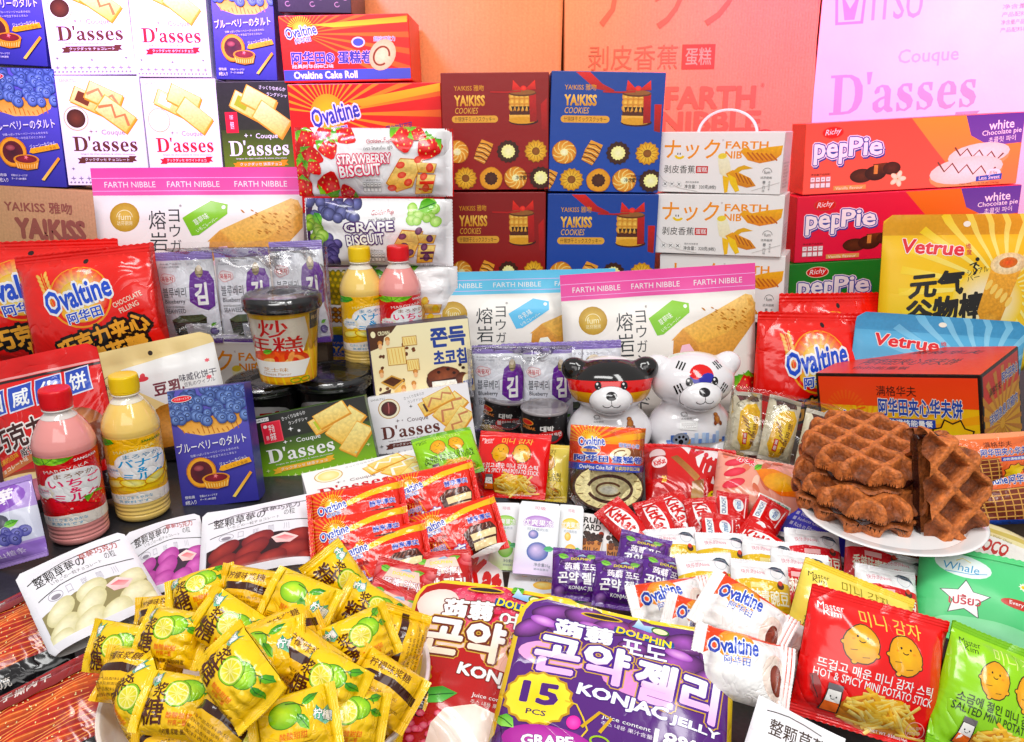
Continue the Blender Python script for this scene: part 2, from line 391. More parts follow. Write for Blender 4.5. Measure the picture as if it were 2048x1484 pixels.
def pouch_surf(w, h, T, kind, seed, e=.07, rc=0., flatb=0.):
    rs = np.random.RandomState(seed); ph = rs.rand(8) * 6.28; fr = rs.rand(8)
    def prof(u, v):
        u = np.clip(u, 0, 1); v = np.clip(v, 0, 1)
        if kind == 'tb' or kind == 'lr':
            s, q = (v, u) if kind == 'tb' else (u, v)
            bd = np.clip((s - e) / (1 - 2 * e), 0, 1)
            p = (4 * bd * (1 - bd) + 1e-9) ** .5 * (4 * q * (1 - q) + 1e-9) ** .42
            cr = np.cos(2 * math.pi * (2.5 + 3 * fr[0]) * q + ph[0]) * np.exp(-bd / .13) + np.cos(2 * math.pi * (2.5 + 3 * fr[1]) * q + ph[1]) * np.exp(-(1 - bd) / .13)
            wv = np.sin(q * 5 + ph[2]) * np.exp(-s / .12) + np.sin(q * 5 + ph[3]) * np.exp(-(1 - s) / .12)
            return p, cr * np.clip(bd * 12, 0, 1) * np.clip((1 - bd) * 12, 0, 1) * .15 + wv * .12
        p = (4 * u * (1 - u) + 1e-9) ** .5 * np.clip(1.0 - v, 0, 1) ** .6 * np.clip(v * 9 + .25, 0, 1) ** .5
        p = p * np.clip((1 - e - v) / .12, 0, 1) ** .7
        cr = np.cos(2 * math.pi * (2 + 2 * fr[0]) * u + ph[0]) * np.exp(-np.abs(1 - e - v) / .16) * .12
        return p, cr * np.clip((1 - v) * 5, 0, 1) * (4 * u * (1 - u)) + .15 * np.sin(u * 4 + ph[3]) * v
    def wav(u, v):
        return .5 * (np.sin(u * (4 + 4 * fr[2]) + v * 3 + ph[4]) * np.sin(v * (4 + 4 * fr[3]) + ph[5]) + .6 * np.sin(u * 9 + v * 8 * fr[4] + ph[6]) * np.sin(v * 11 * fr[5] + ph[7] + u * 4))
    def side(sgn):
        def P(x, y):
            u = x / w + .5; v = y / h
            p, ex = prof(u, v)
            dd = T * .5 * p + .09 * T * wav(u, v) * np.clip(p * 2, 0, 1)
            xs = x
            if rc:
                t = np.clip((v * h - (h - rc)) / rc, 0, 1); hw = w / 2 - rc + rc * np.sqrt(np.clip(1 - t * t, 0, 1)); xs = x * hw / (w / 2)
                t = np.clip((rc * .6 - v * h) / (rc * .6), 0, 1); hw = w / 2 - rc * .6 + rc * .6 * np.sqrt(np.clip(1 - t * t, 0, 1)); xs = xs * hw / (w / 2)
            if kind == 'tb': xs = xs * (1 - .05 * np.clip(p, 0, 1) + .0)
            elif kind == 'lr': y = h / 2 + (y - h / 2) * (1 - .05 * np.clip(p, 0, 1))
            com = ex * T * .5
            return np.stack([xs, com - sgn * (dd + .0005), y], 1)
        return P
    return side(1), side(-1)
def panel(P, w, h, u0, u1, v0, v1, nx, ny, flip=False, zig=0., zax='v', zend=1):
    u, v = np.meshgrid(np.linspace(u0, u1, nx + 1), np.linspace(v0, v1, ny + 1)); 
    if zig:
        if zax == 'v': k = np.arange(nx + 1) % 2; v[-1 if zend > 0 else 0, :] += zend * zig * k
        else: k = np.arange(ny + 1) % 2; u[:, -1 if zend > 0 else 0] += zend * zig * k
    x = ((u - .5) * w).ravel(); y = (v * h).ravel()
    p, n = withn(P)(x, y)
    return p, grid_faces(nx, ny, flip), (-n if flip else n)
PK = {}
def pack(name, label, cat, art, w, h, mw, T=.02, kind='tb', seed=1, e=.07, m=None, rc=0., base=None, sealc=None, zig=True, group=None, backc=None, cuts=18, TW=1, parts=('wrapper', 'seal')):
    """a filled film bag: front and back skins, crimped ends, print wrapped on the front"""
    m = m or FILM; b = [*lin(base or art.base), .0]; bc = [*lin(backc or base or art.base), 0.]; sc_ = [*lin(sealc or base or art.base), 0.]
    Pf, Pb = pouch_surf(w, h, T, kind, seed, e, rc)
    root = empty(name, mw, label, cat, group)
    g = Geo(); tb = kind != 'lr'
    lim = (0, 1, e, 1 - e) if kind == 'tb' else (e, 1 - e, 0, 1) if kind == 'lr' else (0, 1, 0, 1)
    for P, fl, cc in ((Pb, True, bc),) if art else ((Pf, False, b), (Pb, True, bc)):
        p, f, n = panel(P, w, h, *lim, 26, 26, fl); g.add(p, f, cc, n)
    if art: art.wrap(g, withn(Pf), w, h, cuts)
    body = g.build(parts[0], m, root)
    if kind in ('tb', 'lr'):
        for en in (0, 1):
            g = Geo(); z = (.008 if zig else 0) * (1 if tb else h / w)
            for sg, fl in ((1, False), (-1, True)):
                def Q(x, y, sg=sg):
                    p = (Pf if sg > 0 else Pb)(x, y).copy(); s = y / h if tb else x / w + .5
                    p[:, 1] += .00025 * np.sin(s * 6.283 / e * 3.5) - sg * .0003; return p
                if tb: lm = (0, 1, 1 - e * 1.02, 1) if en else (0, 1, 0, e * 1.02)
                else: lm = (1 - e * 1.02, 1, 0, 1) if en else (0, e * 1.02, 0, 1)
                nn = (44, 14) if tb else (14, 44)
                p, f, n = panel(Q, w, h, *lm, *nn, fl, z, 'v' if tb else 'u', 1 if en else -1); g.add(p, f, sc_, n)
            g.build(parts[1], m, root)
    return root
def lathe(g, prof, n=48, c=None, flip=False, close=False):
    """prof = [(r, z, colour)] from bottom to top"""
    v = []; cc = []; f = []; m = len(prof)
    for r, z, k in prof:
        for i in range(n): t = 2 * math.pi * i / n; v.append([r * math.cos(t), r * math.sin(t), z]); cc.append([*lin(k), 0])
    for j in range(m - 1):
        for i in range(n):
            q = [j * n + i, j * n + (i + 1) % n, (j + 1) * n + (i + 1) % n, (j + 1) * n + i]; f.append(q[::-1] if flip else q)
    v = np.array(v); nn = np.zeros_like(v)
    for j in range(m):
        a = prof[max(j - 1, 0)]; b = prof[min(j + 1, m - 1)]; dr, dz = b[0] - a[0], b[1] - a[1]; l = math.hypot(dr, dz) + 1e-9
        t = 2 * np.pi * np.arange(n) / n
        nn[j * n:(j + 1) * n] = np.stack([np.cos(t) * dz / l, np.sin(t) * dz / l, np.full(n, -dr / l)], 1)
    g.add(v, f, cc, -nn if flip else nn)
def cyl_surf(R, R2=None, h=1.):
    """wraps x round a (slightly conical) cup, centred on local -Y"""
    R2 = R if R2 is None else R2
    def P(x, y):
        r = R + (R2 - R) * y / h; t = x / max(R, R2)
        return np.stack([r * np.sin(t), -r * np.cos(t), y], 1)
    return withn(P)
def fan(g, pts, c, n):
    g.add(pts, [list(range(len(pts)))], [*lin(c), 0], [n] * len(pts))
# ------------------------------------------------------------------ pictures that recur on the packages
RND = random.Random(7)
def berry(a, x, y, r, rot=0, leaf=True, ang=90):
    a.a = .15
    p = [(-.72, -.5), (-.3, -.78), (.3, -.78), (.72, -.5), (.78, .0), (.5, .6), (.12, 1.02), (-.12, 1.02), (-.5, .6), (-.78, .0)]
    q = a.rot([(x + r * u, y + r * v) for u, v in p], x, y, rot)
    a.P(q, 'c2141c', 'e8202a'); e = a.rot([(x - .2 * r, y - .1 * r)], x, y, rot)[0]
    a.E(e[0], e[1], r * .45, r * .5, 'e2222b', 'ff5a5a')
    for i in range(9):
        s = a.rot([(x + r * ((i % 3) * .42 - .42), y + r * ((i // 3) * .42 - .4))], x, y, rot)[0]; a.E(s[0], s[1], r * .05, r * .08, 'ffd27a', n=6)
    if leaf:
        for k in (-40, -15, 10, 35):
            t = a.rot([(x, y - .75 * r), (x + r * math.sin(rad(k)) * .9 - .14 * r, y - .8 * r - .12 * r), (x + r * math.sin(rad(k * 1.6)) * .9, y - .5 * r * math.cos(rad(k * 2)))], x, y, rot)
            a.P(t, '3f9a28', '9ad04a')
    a.a = 0
def ball(a, x, y, r, c, hi, ring=None):
    a.a = .12; a.E(x, y, r, r, c, hi, off=(-.25, -.3)); a.a = 0
    if ring: a.RING(x + r * .1, y - r * .1, r * .32, r * .28, r * .14, ring)
def cluster(a, x, y, w, h, n, r, c, hi, ring=None, seed=1):
    R = random.Random(seed)
    for i in range(n): ball(a, x + R.random() * w, y + (i + .5) / n * h, r * R.uniform(.8, 1.15), c, hi, ring)
def leaf(a, x, y, l, w, rot, c='2f8f2c', c2='8fd050'):
    p = [(0, 0), (.25, -.42), (.6, -.45), (1, 0), (.6, .45), (.25, .42)]
    a.P(a.rot([(x + l * u, y + w * v) for u, v in p], x, y, rot), c, c2)
    a.L(a.rot([(x, y), (x + l * .9, y)], x, y, rot), w * .07, '1f5f22')
def sun_logo(a, x, y, w, rot=8, han='阿华田', fill='2546b4', halo='fff', sun=True):
    h = w * .36
    if sun:
        a.RAYS(x + w * .5, y + h * .3, w * .25, w * .42, 15, 'ffd23c', 10, 170, .4)
        a.E(x + w * .5, y + h * .28, w * .25, w * .25, 'f7a71c', 'ffe36a')
    a.T('Ovaltine', x, y, w, h * .95, fill, .03, rot, halo, .07)
    if han: a.T(han, x + w * .3, y + h * 1.05, w * .5, h * .42, fill, .03, rot, halo, .07)
def tinytext(a, x, y, w, n, lh, c, seed=0, rot=0, s='净含量产品配料表见侧面说明'):
    for i in range(n): a.T(s[(i * 3 + seed) % 6:][:7 + (i + seed) % 4], x, y + i * lh, w * (1 - .12 * ((i + seed) % 3)), lh * .62, c, .0, rot)
def nutr(a, x, y, w, h, n, c='555'):
    for i in range(n):
        for j in range(2): a.R(x + i * w / n, y + j * h / 2, w / n * .86, h / 2 * .86, c); a.R(x + i * w / n + w * .012, y + j * h / 2 + h * .05, w / n * .86 - w * .024, h * .33, 'f2f2f2')
        a.R(x + (i + .2) * w / n, y + h * .15, w / n * .46, h * .1, c)
def biscuit(a, pts, c='e9a94e', c2='f6d68c', edge='c77f2a'):
    cx = sum(p[0] for p in pts) / len(pts); cy = sum(p[1] for p in pts) / len(pts)
    a.a = .25; a.P(pts, edge); a.P([(cx + (p[0] - cx) * .93, cy + (p[1] - cy) * .93) for p in pts], c2, c); a.a = 0
def potato_man(a, x, y, r, rot=0, blush='f0902c'):
    a.E(x, y, r * 1.06, r * 1.2, '3a2408', rot=rot, wob=.03); a.a = .18
    for sx, sy in ((-.98, .1), (.9, .45), (-.3, 1.1)): a.a = 0; a.E(x + r * sx, y + r * sy, r * .2, r * .17, '3a2408'); a.a = .1; a.E(x + r * sx, y + r * sy, r * .14, r * .11, 'e3a61e')
    a.E(x, y, r * .99, r * 1.13, 'd99a16', 'edb42a', rot=rot, wob=.03); a.a = 0
    for s in (-.28, .3): a.E(x + r * s, y - r * .42, r * .07, r * .08, '2a1804', n=8)
    a.RING(x, y - r * .25, r * .18, r * .14, r * .06, '2a1804', 20, 160)
    for s in (-.5, .52): a.E(x + r * s, y - r * .22, r * .1, r * .06, blush, n=8)
    a.L([(x - .6 * r, y + .45 * r), (x - .2 * r, y + .38 * r)], r * .04, '6a430c'); a.L([(x + .1 * r, y + .75 * r), (x + .5 * r, y + .66 * r)], r * .04, '6a430c')
def fries(a, x, y, w, h, n=46, seed=3):
    R = random.Random(seed); a.a = .2
    a.E(x + w * .5, y + h * .6, w * .48, h * .42, 'b87018', 'd9952a', wob=.06)
    for i in range(n):
        px = x + w * R.uniform(.08, .78); py = y + h * (.1 + .75 * (i / n)); t = R.uniform(-50, 50); l = w * R.uniform(.2, .34)
        c = R.choice(('f4d678', 'f8e296', 'eec65c', 'e2ab3e', 'f6dc86')); a.R(px, py, l, w * .038, c, 'd8a038', rot=t)
    a.a = 0
def sesame(a, W, H, x0, y0, w, h, seed=4):
    """red-brown glazed meat strips"""
    R = random.Random(seed); a.a = .3; a.R(x0, y0, w, h, '8a1f0c')
    for i in range(16):
        y = y0 + h * i / 15; c = R.choice(('c93a14', 'd9521c', 'a82a0e', 'e0662a', 'b8330f'))
        pts = [(x0 + w * t / 10, y + h * .03 * math.sin(t * .9 + i) - h * .05) for t in range(11)]
        pts += [(x0 + w * t / 10, y + h * .03 * math.sin(t * .9 + i + .5) + h * .045) for t in range(10, -1, -1)]
        a.P(pts, c, '7a160a')
        a.L([(x0 + w * t / 10, y + h * .03 * math.sin(t * .9 + i) - h * .028) for t in range(1, 10)], h * .012, 'f29a5a')
    for i in range(70): a.E(x0 + R.random() * w, y0 + R.random() * h, w * .009, w * .005, 'f6dca0', rot=R.uniform(0, 180), n=7)
    a.a = 0
def lime_half(a, x, y, r, rot=0):
    a.E(x, y, r, r * .92, '4f7a12', rot=rot); a.E(x, y, r * .95, r * .87, '8cbc1c', rot=rot); a.E(x, y, r * .84, r * .77, 'eee690', rot=rot)
    for i in range(10):
        t = rad(i * 36 + rot); a.P([(x + r * .1 * math.cos(t), y + r * .1 * math.sin(t)), (x + r * .74 * math.cos(t - .25), y + r * .68 * math.sin(t - .25)), (x + r * .74 * math.cos(t + .25), y + r * .68 * math.sin(t + .25))], 'cfc634', 'e6de66')
def cookie(a, x, y, r, kind):
    a.a = .15
    if kind == 0:
        a.E(x, y, r, r, 'a8641c', wob=.02); a.E(x, y, r * .95, r * .95, 'c98230', 'e9b25a')
        for i in range(9):
            t = i * .7; a.L([(x + r * q * math.cos(t + q * 1.6), y + r * q * math.sin(t + q * 1.6)) for q in (.3, .55, .75, .93)], r * .09, 'f3cd80')
        a.E(x, y, r * .32, r * .3, 'f4efae', 'fffbd0')
    elif kind == 1:
        p = a.rot([(x - r * .55, y - r * .9), (x + r * .5, y - r * .95), (x + r * .6, y), (x + r * .5, y + r * .95), (x - r * .5, y + r * .9), (x - r * .62, y)], x, y, -25); a.P(p, 'dfa04a', 'c27a28')
        for k in (-.6, -.2, .2, .6): a.L(a.rot([(x - r * .58, y + r * k + r * .06), (x, y + r * k - r * .1), (x + r * .58, y + r * k + r * .04)], x, y, -25), r * .09, '47200e'); a.L(a.rot([(x - r * .5, y + r * (k + .2)), (x + r * .5, y + r * (k + .17))], x, y, -25), r * .06, 'f6cf88')
    elif kind == 2:
        a.STAR(x, y, r, .88, 14, '35180c', '4a2412'); a.STAR(x, y, r * .62, .86, 14, 'f2eda0', 'fbf8c4')
    elif kind == 3:
        a.STAR(x, y, r, .87, 14, 'b07c1c', 'd9a836'); a.STAR(x, y, r * .9, .87, 14, 'd6a234', 'f0cd62')
        for i in range(14): t = i * .449; a.L([(x + r * .4 * math.cos(t), y + r * .4 * math.sin(t)), (x + r * .85 * math.cos(t), y + r * .85 * math.sin(t))], r * .05, 'a8741c')
        a.E(x, y, r * .34, r * .34, '7a4a1e', '8e5a2a')
    else:
        a.E(x, y, r, r, 'b46e1e', wob=.03); a.E(x, y, r * .95, r * .95, 'd6953a', 'e0a850', wob=.03); a.STAR(x, y, r * .6, .86, 12, '3c1a10', '4e2616')
    a.a = 0
def serif(a, x, y, w, h, c, rot=0):
    """D'asses in fat and thin strokes with slab feet"""
    sub = Art(300, 80); F_ = c
    # D
    sub.R(8, 4, 15, 72, F_); sub.R(0, 4, 30, 5, F_); sub.R(0, 71, 30, 5, F_)
    o = [(22, 4), (40, 5), (54, 12), (62, 26), (63, 40), (62, 54), (54, 68), (40, 75), (22, 76), (22, 71), (36, 70), (43, 64), (47, 52), (48, 40), (47, 28), (43, 16), (36, 10), (22, 9)]
    sub.P(o, F_)
    sub.P([(68, 2), (79, 2), (76, 24), (71, 24)], F_)
    def aa(x):
        sub.P([(x + 2, 38), (x + 6, 30), (x + 16, 26), (x + 28, 28), (x + 34, 36), (x + 34, 66), (x + 40, 71), (x + 40, 76), (x + 30, 77), (x + 23, 72), (x + 22, 40), (x + 18, 31), (x + 13, 31), (x + 12, 40), (x + 4, 43)], F_)
        sub.P([(x + 24, 46), (x + 12, 50), (x, 58), (x + 1, 70), (x + 9, 77), (x + 18, 75), (x + 25, 68), (x + 24, 63), (x + 17, 68), (x + 12, 66), (x + 11, 59), (x + 15, 54), (x + 24, 51)], F_)
    def ss(x):
        sub.P([(x + 28, 27), (x + 28, 42), (x + 24, 42), (x + 20, 32), (x + 12, 31), (x + 10, 36), (x + 14, 41), (x + 26, 48), (x + 32, 58), (x + 29, 70), (x + 18, 77), (x + 8, 75), (x + 1, 77), (x, 60), (x + 4, 60), (x + 8, 70), (x + 15, 73), (x + 21, 69), (x + 19, 63), (x + 6, 55), (x, 46), (x + 1, 35), (x + 9, 27), (x + 18, 26)], F_)
    def ee(x):
        sub.P([(x + 36, 52), (x + 12, 52), (x + 13, 62), (x + 20, 70), (x + 29, 69), (x + 35, 64), (x + 36, 68), (x + 28, 76), (x + 18, 78), (x + 6, 73), (x, 60), (x, 45), (x + 6, 32), (x + 18, 26), (x + 29, 29), (x + 35, 38)], F_)
        sub.P([(x + 24, 47), (x + 12, 47), (x + 14, 36), (x + 18, 31), (x + 23, 35)], a.base if rot == 0 else a.base)
    aa(83); ss(129); ss(168); ee(207); ss(250)
    for v, f, cc, _ in sub.ops:
        p = v / (284, 80) * (w, h) + (x, y); a.put(a.rot(p, x + w / 2, y + h / 2, rot) if rot else p, f, cc)
def ribbon(a, x, y, w, h, c, t, tc, sl=.06):
    d = h * .25
    a.P([(x - h * .8, y + d), (x + h * .7, y + d), (x + h * .7, y + h + d), (x - h * .8, y + h + d), (x - h * .35, y + h / 2 + d)], c)
    a.P([(x + w - h * .7, y - d), (x + w + h * .8, y - d), (x + w + h * .35, y + h / 2 - d), (x + w + h * .8, y + h - d), (x + w - h * .7, y + h - d)], c)
    a.R(x, y, w, h, c); a.T(t, x + w * .07, y + h * .2, w * .86, h * .6, tc, .01)
def wafer(a, x, y, l, w, rot, fill=None, drizzle=None):
    pts = [(x - l, y - w), (x + l, y - w), (x + l, y + w), (x - l, y + w)]
    q = [tuple(p) for p in a.rot(pts, x, y, rot)]; sh = l * .1
    a.P([(u + sh * .5, v + sh) for u, v in q], 'd08f3c'); biscuit(a, q, 'f0bf62', 'fae3a0', 'e2a84c')
    if fill: a.P(a.rot([(x - l * .7, y - w * .62), (x + l * .15, y - w * .7), (x + l * .1, y + w * .65), (x - l * .72, y + w * .62)], x, y, rot), fill)
    if drizzle: a.L(a.rot([(x - l * .9, y + w * .5), (x - l * .4, y - w * .5), (x + .1 * l, y + w * .3), (x + l * .4, y - w * .5), (x + l * .9, y + w * .2)], x, y, rot), w * .3, drizzle)
def sparkle(a, x, y, r, c): a.STAR(x, y, r, .3, 4, c)
def edging(a, x, y, w, n, c):
    for i in range(n): sparkle(a, x + w * (i + .5) / n, y, w / n * .36, c)
    for i in range(n * 2): a.R(x + w * i / n / 2, y + w / n * .45, w / n * .25, w / n * .18, c, rot=45)
def tart(a, x, y, r):
    a.a = .12; a.E(x, y, r * 1.06, r * 1.06, 'b06a18', wob=.02); a.E(x, y, r, r, 'e09a34', 'f2c060'); a.E(x, y, r * .78, r * .78, '5a1420', '3a0a20'); a.E(x - r * .15, y - r * .3, r * .35, r * .2, '7a2838', 'a85a5a')
    x2, y2 = x + r * .95, y + r * .5; a.P([(x2 - r * .95, y2), (x2 + r * .95, y2), (x2 + r * .78, y2 + r * .62), (x2, y2 + r * .75), (x2 - r * .78, y2 + r * .62)], 'e8a440', 'c67c22')
    for i in range(9): a.L([(x2 - r * .8 + i * r * .2, y2 + r * .2), (x2 - r * .68 + i * r * .17, y2 + r * .62)], r * .05, 'f6cf80')
    a.E(x2, y2, r * .98, r * .36, 'd08a2c', 'e8b050'); a.E(x2, y2 - r * .02, r * .82, r * .27, '6a1420', '8a2030'); a.STAR(x2, y2 - r * .15, r * .2, .5, 5, 'c84a4a', 'f0a0a0'); a.a = 0
# ------------------------------------------------------------------ artworks, one per printed face
def A_tart():
    a = Art(155, 235, '33308c'); a.R(0, 0, 155, 235, '5c58b4', '3a3494'); a.R(0, 110, 155, 125, '4a44a4', '2c2a86')
    a.a = .1; a.P([(6, 64), (152, 50), (140, 78), (110, 92), (60, 94), (24, 84)], 'd98f34', 'f0b868'); a.a = 0
    for i in range(12): a.L([(20 + i * 10, 78 + 6 * math.sin(i)), (24 + i * 10, 92 - abs(i - 6))], 2, 'b86e20')
    R = random.Random(3); cluster(a, 0, -6, 158, 34, 26, 12, '22346e', '6f8cd0', '18244e', 5); cluster(a, 2, 20, 152, 46, 44, 10.5, '223a7a', '86a4e0', '1a2856', 6)
    a.E(28, 17, 21, 6.5, 'fff', rot=3); a.E(28, 17, 20, 5.6, 'e0303c', rot=3); a.T('イスターイトウ', 13, 14.5, 30, 4.6, 'fff', .02, 3)
    a.T('ブルーベリーのタルト', 5, 101, 142, 19, 'f6f4fa', .014, 4); a.T('甘酸っぱいブルーベリージャムをのせた', 30, 126, 100, 5, 'd8d6ee', 0, 4); a.T('チーズケーキ仕立てのミニタルト', 42, 134, 82, 5, 'd8d6ee', 0, 4)
    a.P([(88, 158), (148, 146), (152, 156), (92, 168), (84, 166)], 'e8a83c'); a.T('ジューシーなジャム', 86, 146, 58, 8, 'eee', .01, 10); a.T('しっとり食感', 98, 155, 46, 6, '7a4a10', .01, 9)
    tart(a, 48, 166, 29)
    a.P([(104, 221), (110, 223), (150, 178), (146, 174)], 'e2962c', 'f8cc6a')
    a.T('個包装', 8, 210, 20, 6, 'fff', .01); a.T('8枚入り', 8, 219, 22, 9, 'fff', .01); a.T('写真はイメージです', 38, 211, 36, 4.5, 'e8e8f4'); a.T('チーズ1.08%使用', 38, 218, 32, 4.5, 'e8e8f4')
    return a
def dasses(a, x, y, w, c, c2=None, sub='クックダッセ チョコレート', rb=None, dense=True):
    a.T('Couque', x + w * .46, y, w * .36, w * .1, c2 or c, .012); sparkle(a, x + w * .3, y + w * .03, w * .035, c2 or c); sparkle(a, x + w * .38, y + w * .03, w * .02, c2 or c)
    serif(a, x, y + w * .1, w, w * .25, c); a.T('langue de chat cookies & white chocolate', x + w * .1, y + w * .37, w * .84, w * .028, c2 or c, 0)
    ribbon(a, x + w * .1, y + w * .43, w * .8, w * .08, rb or c, sub, 'fff')
def A_dport(kind):
    W, H = 165, 220
    if kind == 'green':
        a = Art(W, H, '1e2216'); a.R(0, 0, W, H, '1c1c1a', '2a3016'); a.R(0, 100, W, 120, '2e3a12', '6f8f1e'); a.base = '32401a'
        wafer(a, 62, 48, 34, 19, -28, '9aa83a'); wafer(a, 92, 40, 38, 20, -28); wafer(a, 118, 78, 40, 22, -36)
        a.R(12, 62, 28, 44, 'd8283c'); a.T('宇治抹茶', 22, 68, 8, 10, 'fff'); a.T('使用', 22, 82, 8, 16, 'fff'); a.T('さっくりなめらか', 96, 10, 60, 8, 'fff', .01, -6); a.T('ラングドシャ', 112, 24, 46, 8, 'fff', .01, -6)
        dasses(a, 14, 108, 140, 'fff', 'fff', 'クックダッセ 抹茶チョコ', 'c98f2c'); edging(a, 4, 208, 157, 12, 'e6f0c0'); return a
    c, c2 = ('5a2a22', '8a6a60') if kind == 'brown' else ('c01c34', '8a7070')
    a = Art(W, H, 'e6e4ea'); a.R(0, 0, W, H, 'e8e6ec')
    wafer(a, 60, 48, 34, 17, -25, '6a3420' if kind == 'brown' else 'f4ecd8'); wafer(a, 92, 40, 36, 19, -25, None, 'c08a5a' if kind == 'brown' else None); wafer(a, 112, 74, 38, 20, -38, None, 'b87a4a' if kind == 'brown' else None)
    a.E(32, 84, 25, 25, 'd9b07a'); a.E(32, 84, 23, 23, 'f4ead4'); a.E(32, 84, 19, 19, *(('3a1a14', '6a3424') if kind == 'brown' else ('e8d8b0', 'fbf6e0'))); a.T('SANRITSU', 8, 6, 34, 6, 'a8a4b0')
    dasses(a, 20, 106, 130, c, c2, 'クックダッセ チョコレート' if kind == 'brown' else 'クックダッセ ホワイトチョコ', c); edging(a, 4, 206, 157, 10, '8a8494')
    for x, y in ((14, 186), (82, 190), (150, 186)): sparkle(a, x, y, 4, '777')
    return a
def A_dland(kind):
    W, H = 240, 162
    if kind == 'green':
        a = Art(W, H, '1d1f1c'); a.R(0, 0, W, 60, '191a19', '20241a'); a.R(0, 60, W, 102, '2c3f1a', '8cc02c'); c = c2 = 'fff'; a.base = '41611f'
        a.R(2, 4, 36, 9, 'e8e8e8'); a.T('SANRITSU', 4, 6, 32, 5, '222', .02); a.R(20, 16, 40, 50, 'f05060'); a.R(22, 18, 36, 46, 'd42c3e')
        a.T('宇治', 34, 23, 12, 18, 'fff', .02); a.T('抹茶', 34, 43, 12, 18, 'fff', .02); a.E(28, 26, 4, 4, 'ffd8d8'); a.T('使用', 26, 48, 5, 10, 'fff')
        a.T('さっくりなめらか', 64, 8, 50, 9, 'fff', .01, 6); a.T('ラングドシャ', 76, 22, 40, 9, 'fff', .01, 6); sparkle(a, 78, 42, 6, 'fff'); a.E(94, 50, 3, 3, 'ddd')
        f, d, sb, rb = 'b4c448', None, 'クックダッセ 抹茶チョコ', 'f0b24c'
    elif kind == 'brown':
        a = Art(W, H, 'eceaf0'); a.R(0, 0, W, H, 'edebf0'); c, c2, f, d, sb, rb = '5a2018', '6a5a60', '4a2018', 'c4805a', 'クックダッセ チョコレート', '5a2018'
        a.E(46, 36, 26, 26, 'b98a4c'); a.E(46, 36, 24, 24, 'f2e6cc'); a.E(46, 36, 19, 19, '3a0e10', '6a1c1c'); a.L([(46, 20), (46, 34), (44, 48)], 2.5, 'b06060'); a.T('SANRITSU', 6, 6, 34, 5, '888')
        a.T('さっくりなめらか', 84, 8, 50, 8, '777', 0, 8); a.T('ラングドシャ', 92, 20, 38, 8, '777', 0, 8); sparkle(a, 98, 38, 5, '444')
    else:
        a = Art(W, H, 'f0edec'); a.R(0, 0, W, H, 'f1eeed'); c, c2, f, d, sb, rb = 'c41c30', '8a6a6a', 'f6ecd0', 'fff8e8', 'クックダッセ ホワイトチョコ', 'c41c30'
        a.E(48, 34, 28, 26, 'c89a4c'); a.E(48, 34, 26, 24, 'f6ecd0'); a.E(48, 34, 21, 19, 'f0d98a', 'f9efc0'); a.T('さっくりなめらか', 84, 8, 60, 7, '999', 0, 6)
    wafer(a, 152, 40, 34, 18, 20, f, None); wafer(a, 190, 58, 42, 22, 42, None, d); wafer(a, 166, 28, 36, 18, 20, None, d); wafer(a, 206, 96, 38, 20, 50, None, d)
    dasses(a, 20, 66, 140, c, c2, sb, rb); edging(a, 3, 152, 234, 16, 'dfe8b0' if kind == 'green' else '8a8494')
    for x, y in ((16, 130), (200, 128), (228, 116)): sparkle(a, x, y, 5, 'cfdca0' if kind == 'green' else '666')
    return a
def A_yakiss(col):
    W, H = 215, 236; b = ('7c1410', '8e1813') if col == 'red' else ('1c3f8e', '2549a0')
    a = Art(W, H, b[0]); a.R(0, 0, W, H, b[0], b[1])
    if col == 'blue':
        a.a = .1; a.P([(45, 0), (72, 0), (96, 22), (120, 34), (118, 38), (84, 32)], 'c82a24', '9a1a18'); a.P([(198, 60), (212, 60), (212, 115), (200, 112)], 'b8201c', '8a1616'); a.a = 0
    else: a.a = .1; a.P([(200, 62), (212, 50), (213, 115), (202, 112)], 'b01a14', '8e1410'); a.a = 0
    g1, g2 = 'f0c064', 'c8923a'
    a.T('YA!KISS 雅吻', 25, 23, 60, 12, g2, .02); a.T('YA!KISS', 25, 43, 62, 22, g1, .05, 0, None, 0, 0, None, 0, g2); a.T('COOKIES', 26, 68, 47, 12, 'd8a84e', .012, 0, None, 0, .2)
    a.R(26, 84, 80, 14, 'd6a24c'); a.E(26, 91, 7, 7, 'd6a24c'); a.E(106, 91, 7, 7, 'd6a24c'); a.T('什锦饼干ミックスクッキー', 25, 86, 82, 10, '3a1a10', .008)
    a.a = .15; a.E(165, 96, 30, 8, '3a0c0a'); a.R(136, 82, 55, 12, 'e6b860', 'cf9a40'); a.E(163, 94, 28, 7, 'cf9a40'); a.R(137, 66, 54, 17, '4a2010')
    for k in range(3):
        for i in range(5): a.E(142 + i * 10, 46 + k * 11, 7, 8, 'b97a28', 'efc468')
    for i in range(6): a.P([(140 + i * 8, 66), (147 + i * 8, 66), (143 + i * 8, 78)], '2c120a')
    a.P([(176, 40), (190, 38), (192, 96), (178, 98)], 'b01612', '8a100c'); a.E(163, 40, 28, 6, '5a3018'); a.E(163, 38, 26, 5, '8a5a30')
    a.P([(164, 34), (144, 14), (142, 34)], 'e03a2a', 'b81a14'); a.P([(166, 34), (188, 14), (190, 33)], 'e03a2a', 'a81612'); a.E(165, 30, 6, 5, 'd02a20', 'f05040'); a.L([(160, 36), (130, 38), (98, 37)], 3, 'a81a14'); a.a = 0
    for i, (x, y, k) in enumerate(((28, 157, 0), (82, 157, 1), (133, 157, 2), (190, 157, 3), (-4, 214, 1), (44, 212, 3), (97, 213, 4), (148, 212, 0), (200, 212, 2))): cookie(a, x, y, 24, k)
    a.T('净含量', 148, 207, 22, 9, '1a0a06', .02); tinytext(a, 160, 201, 24, 2, 6, '2a1208')
    return a
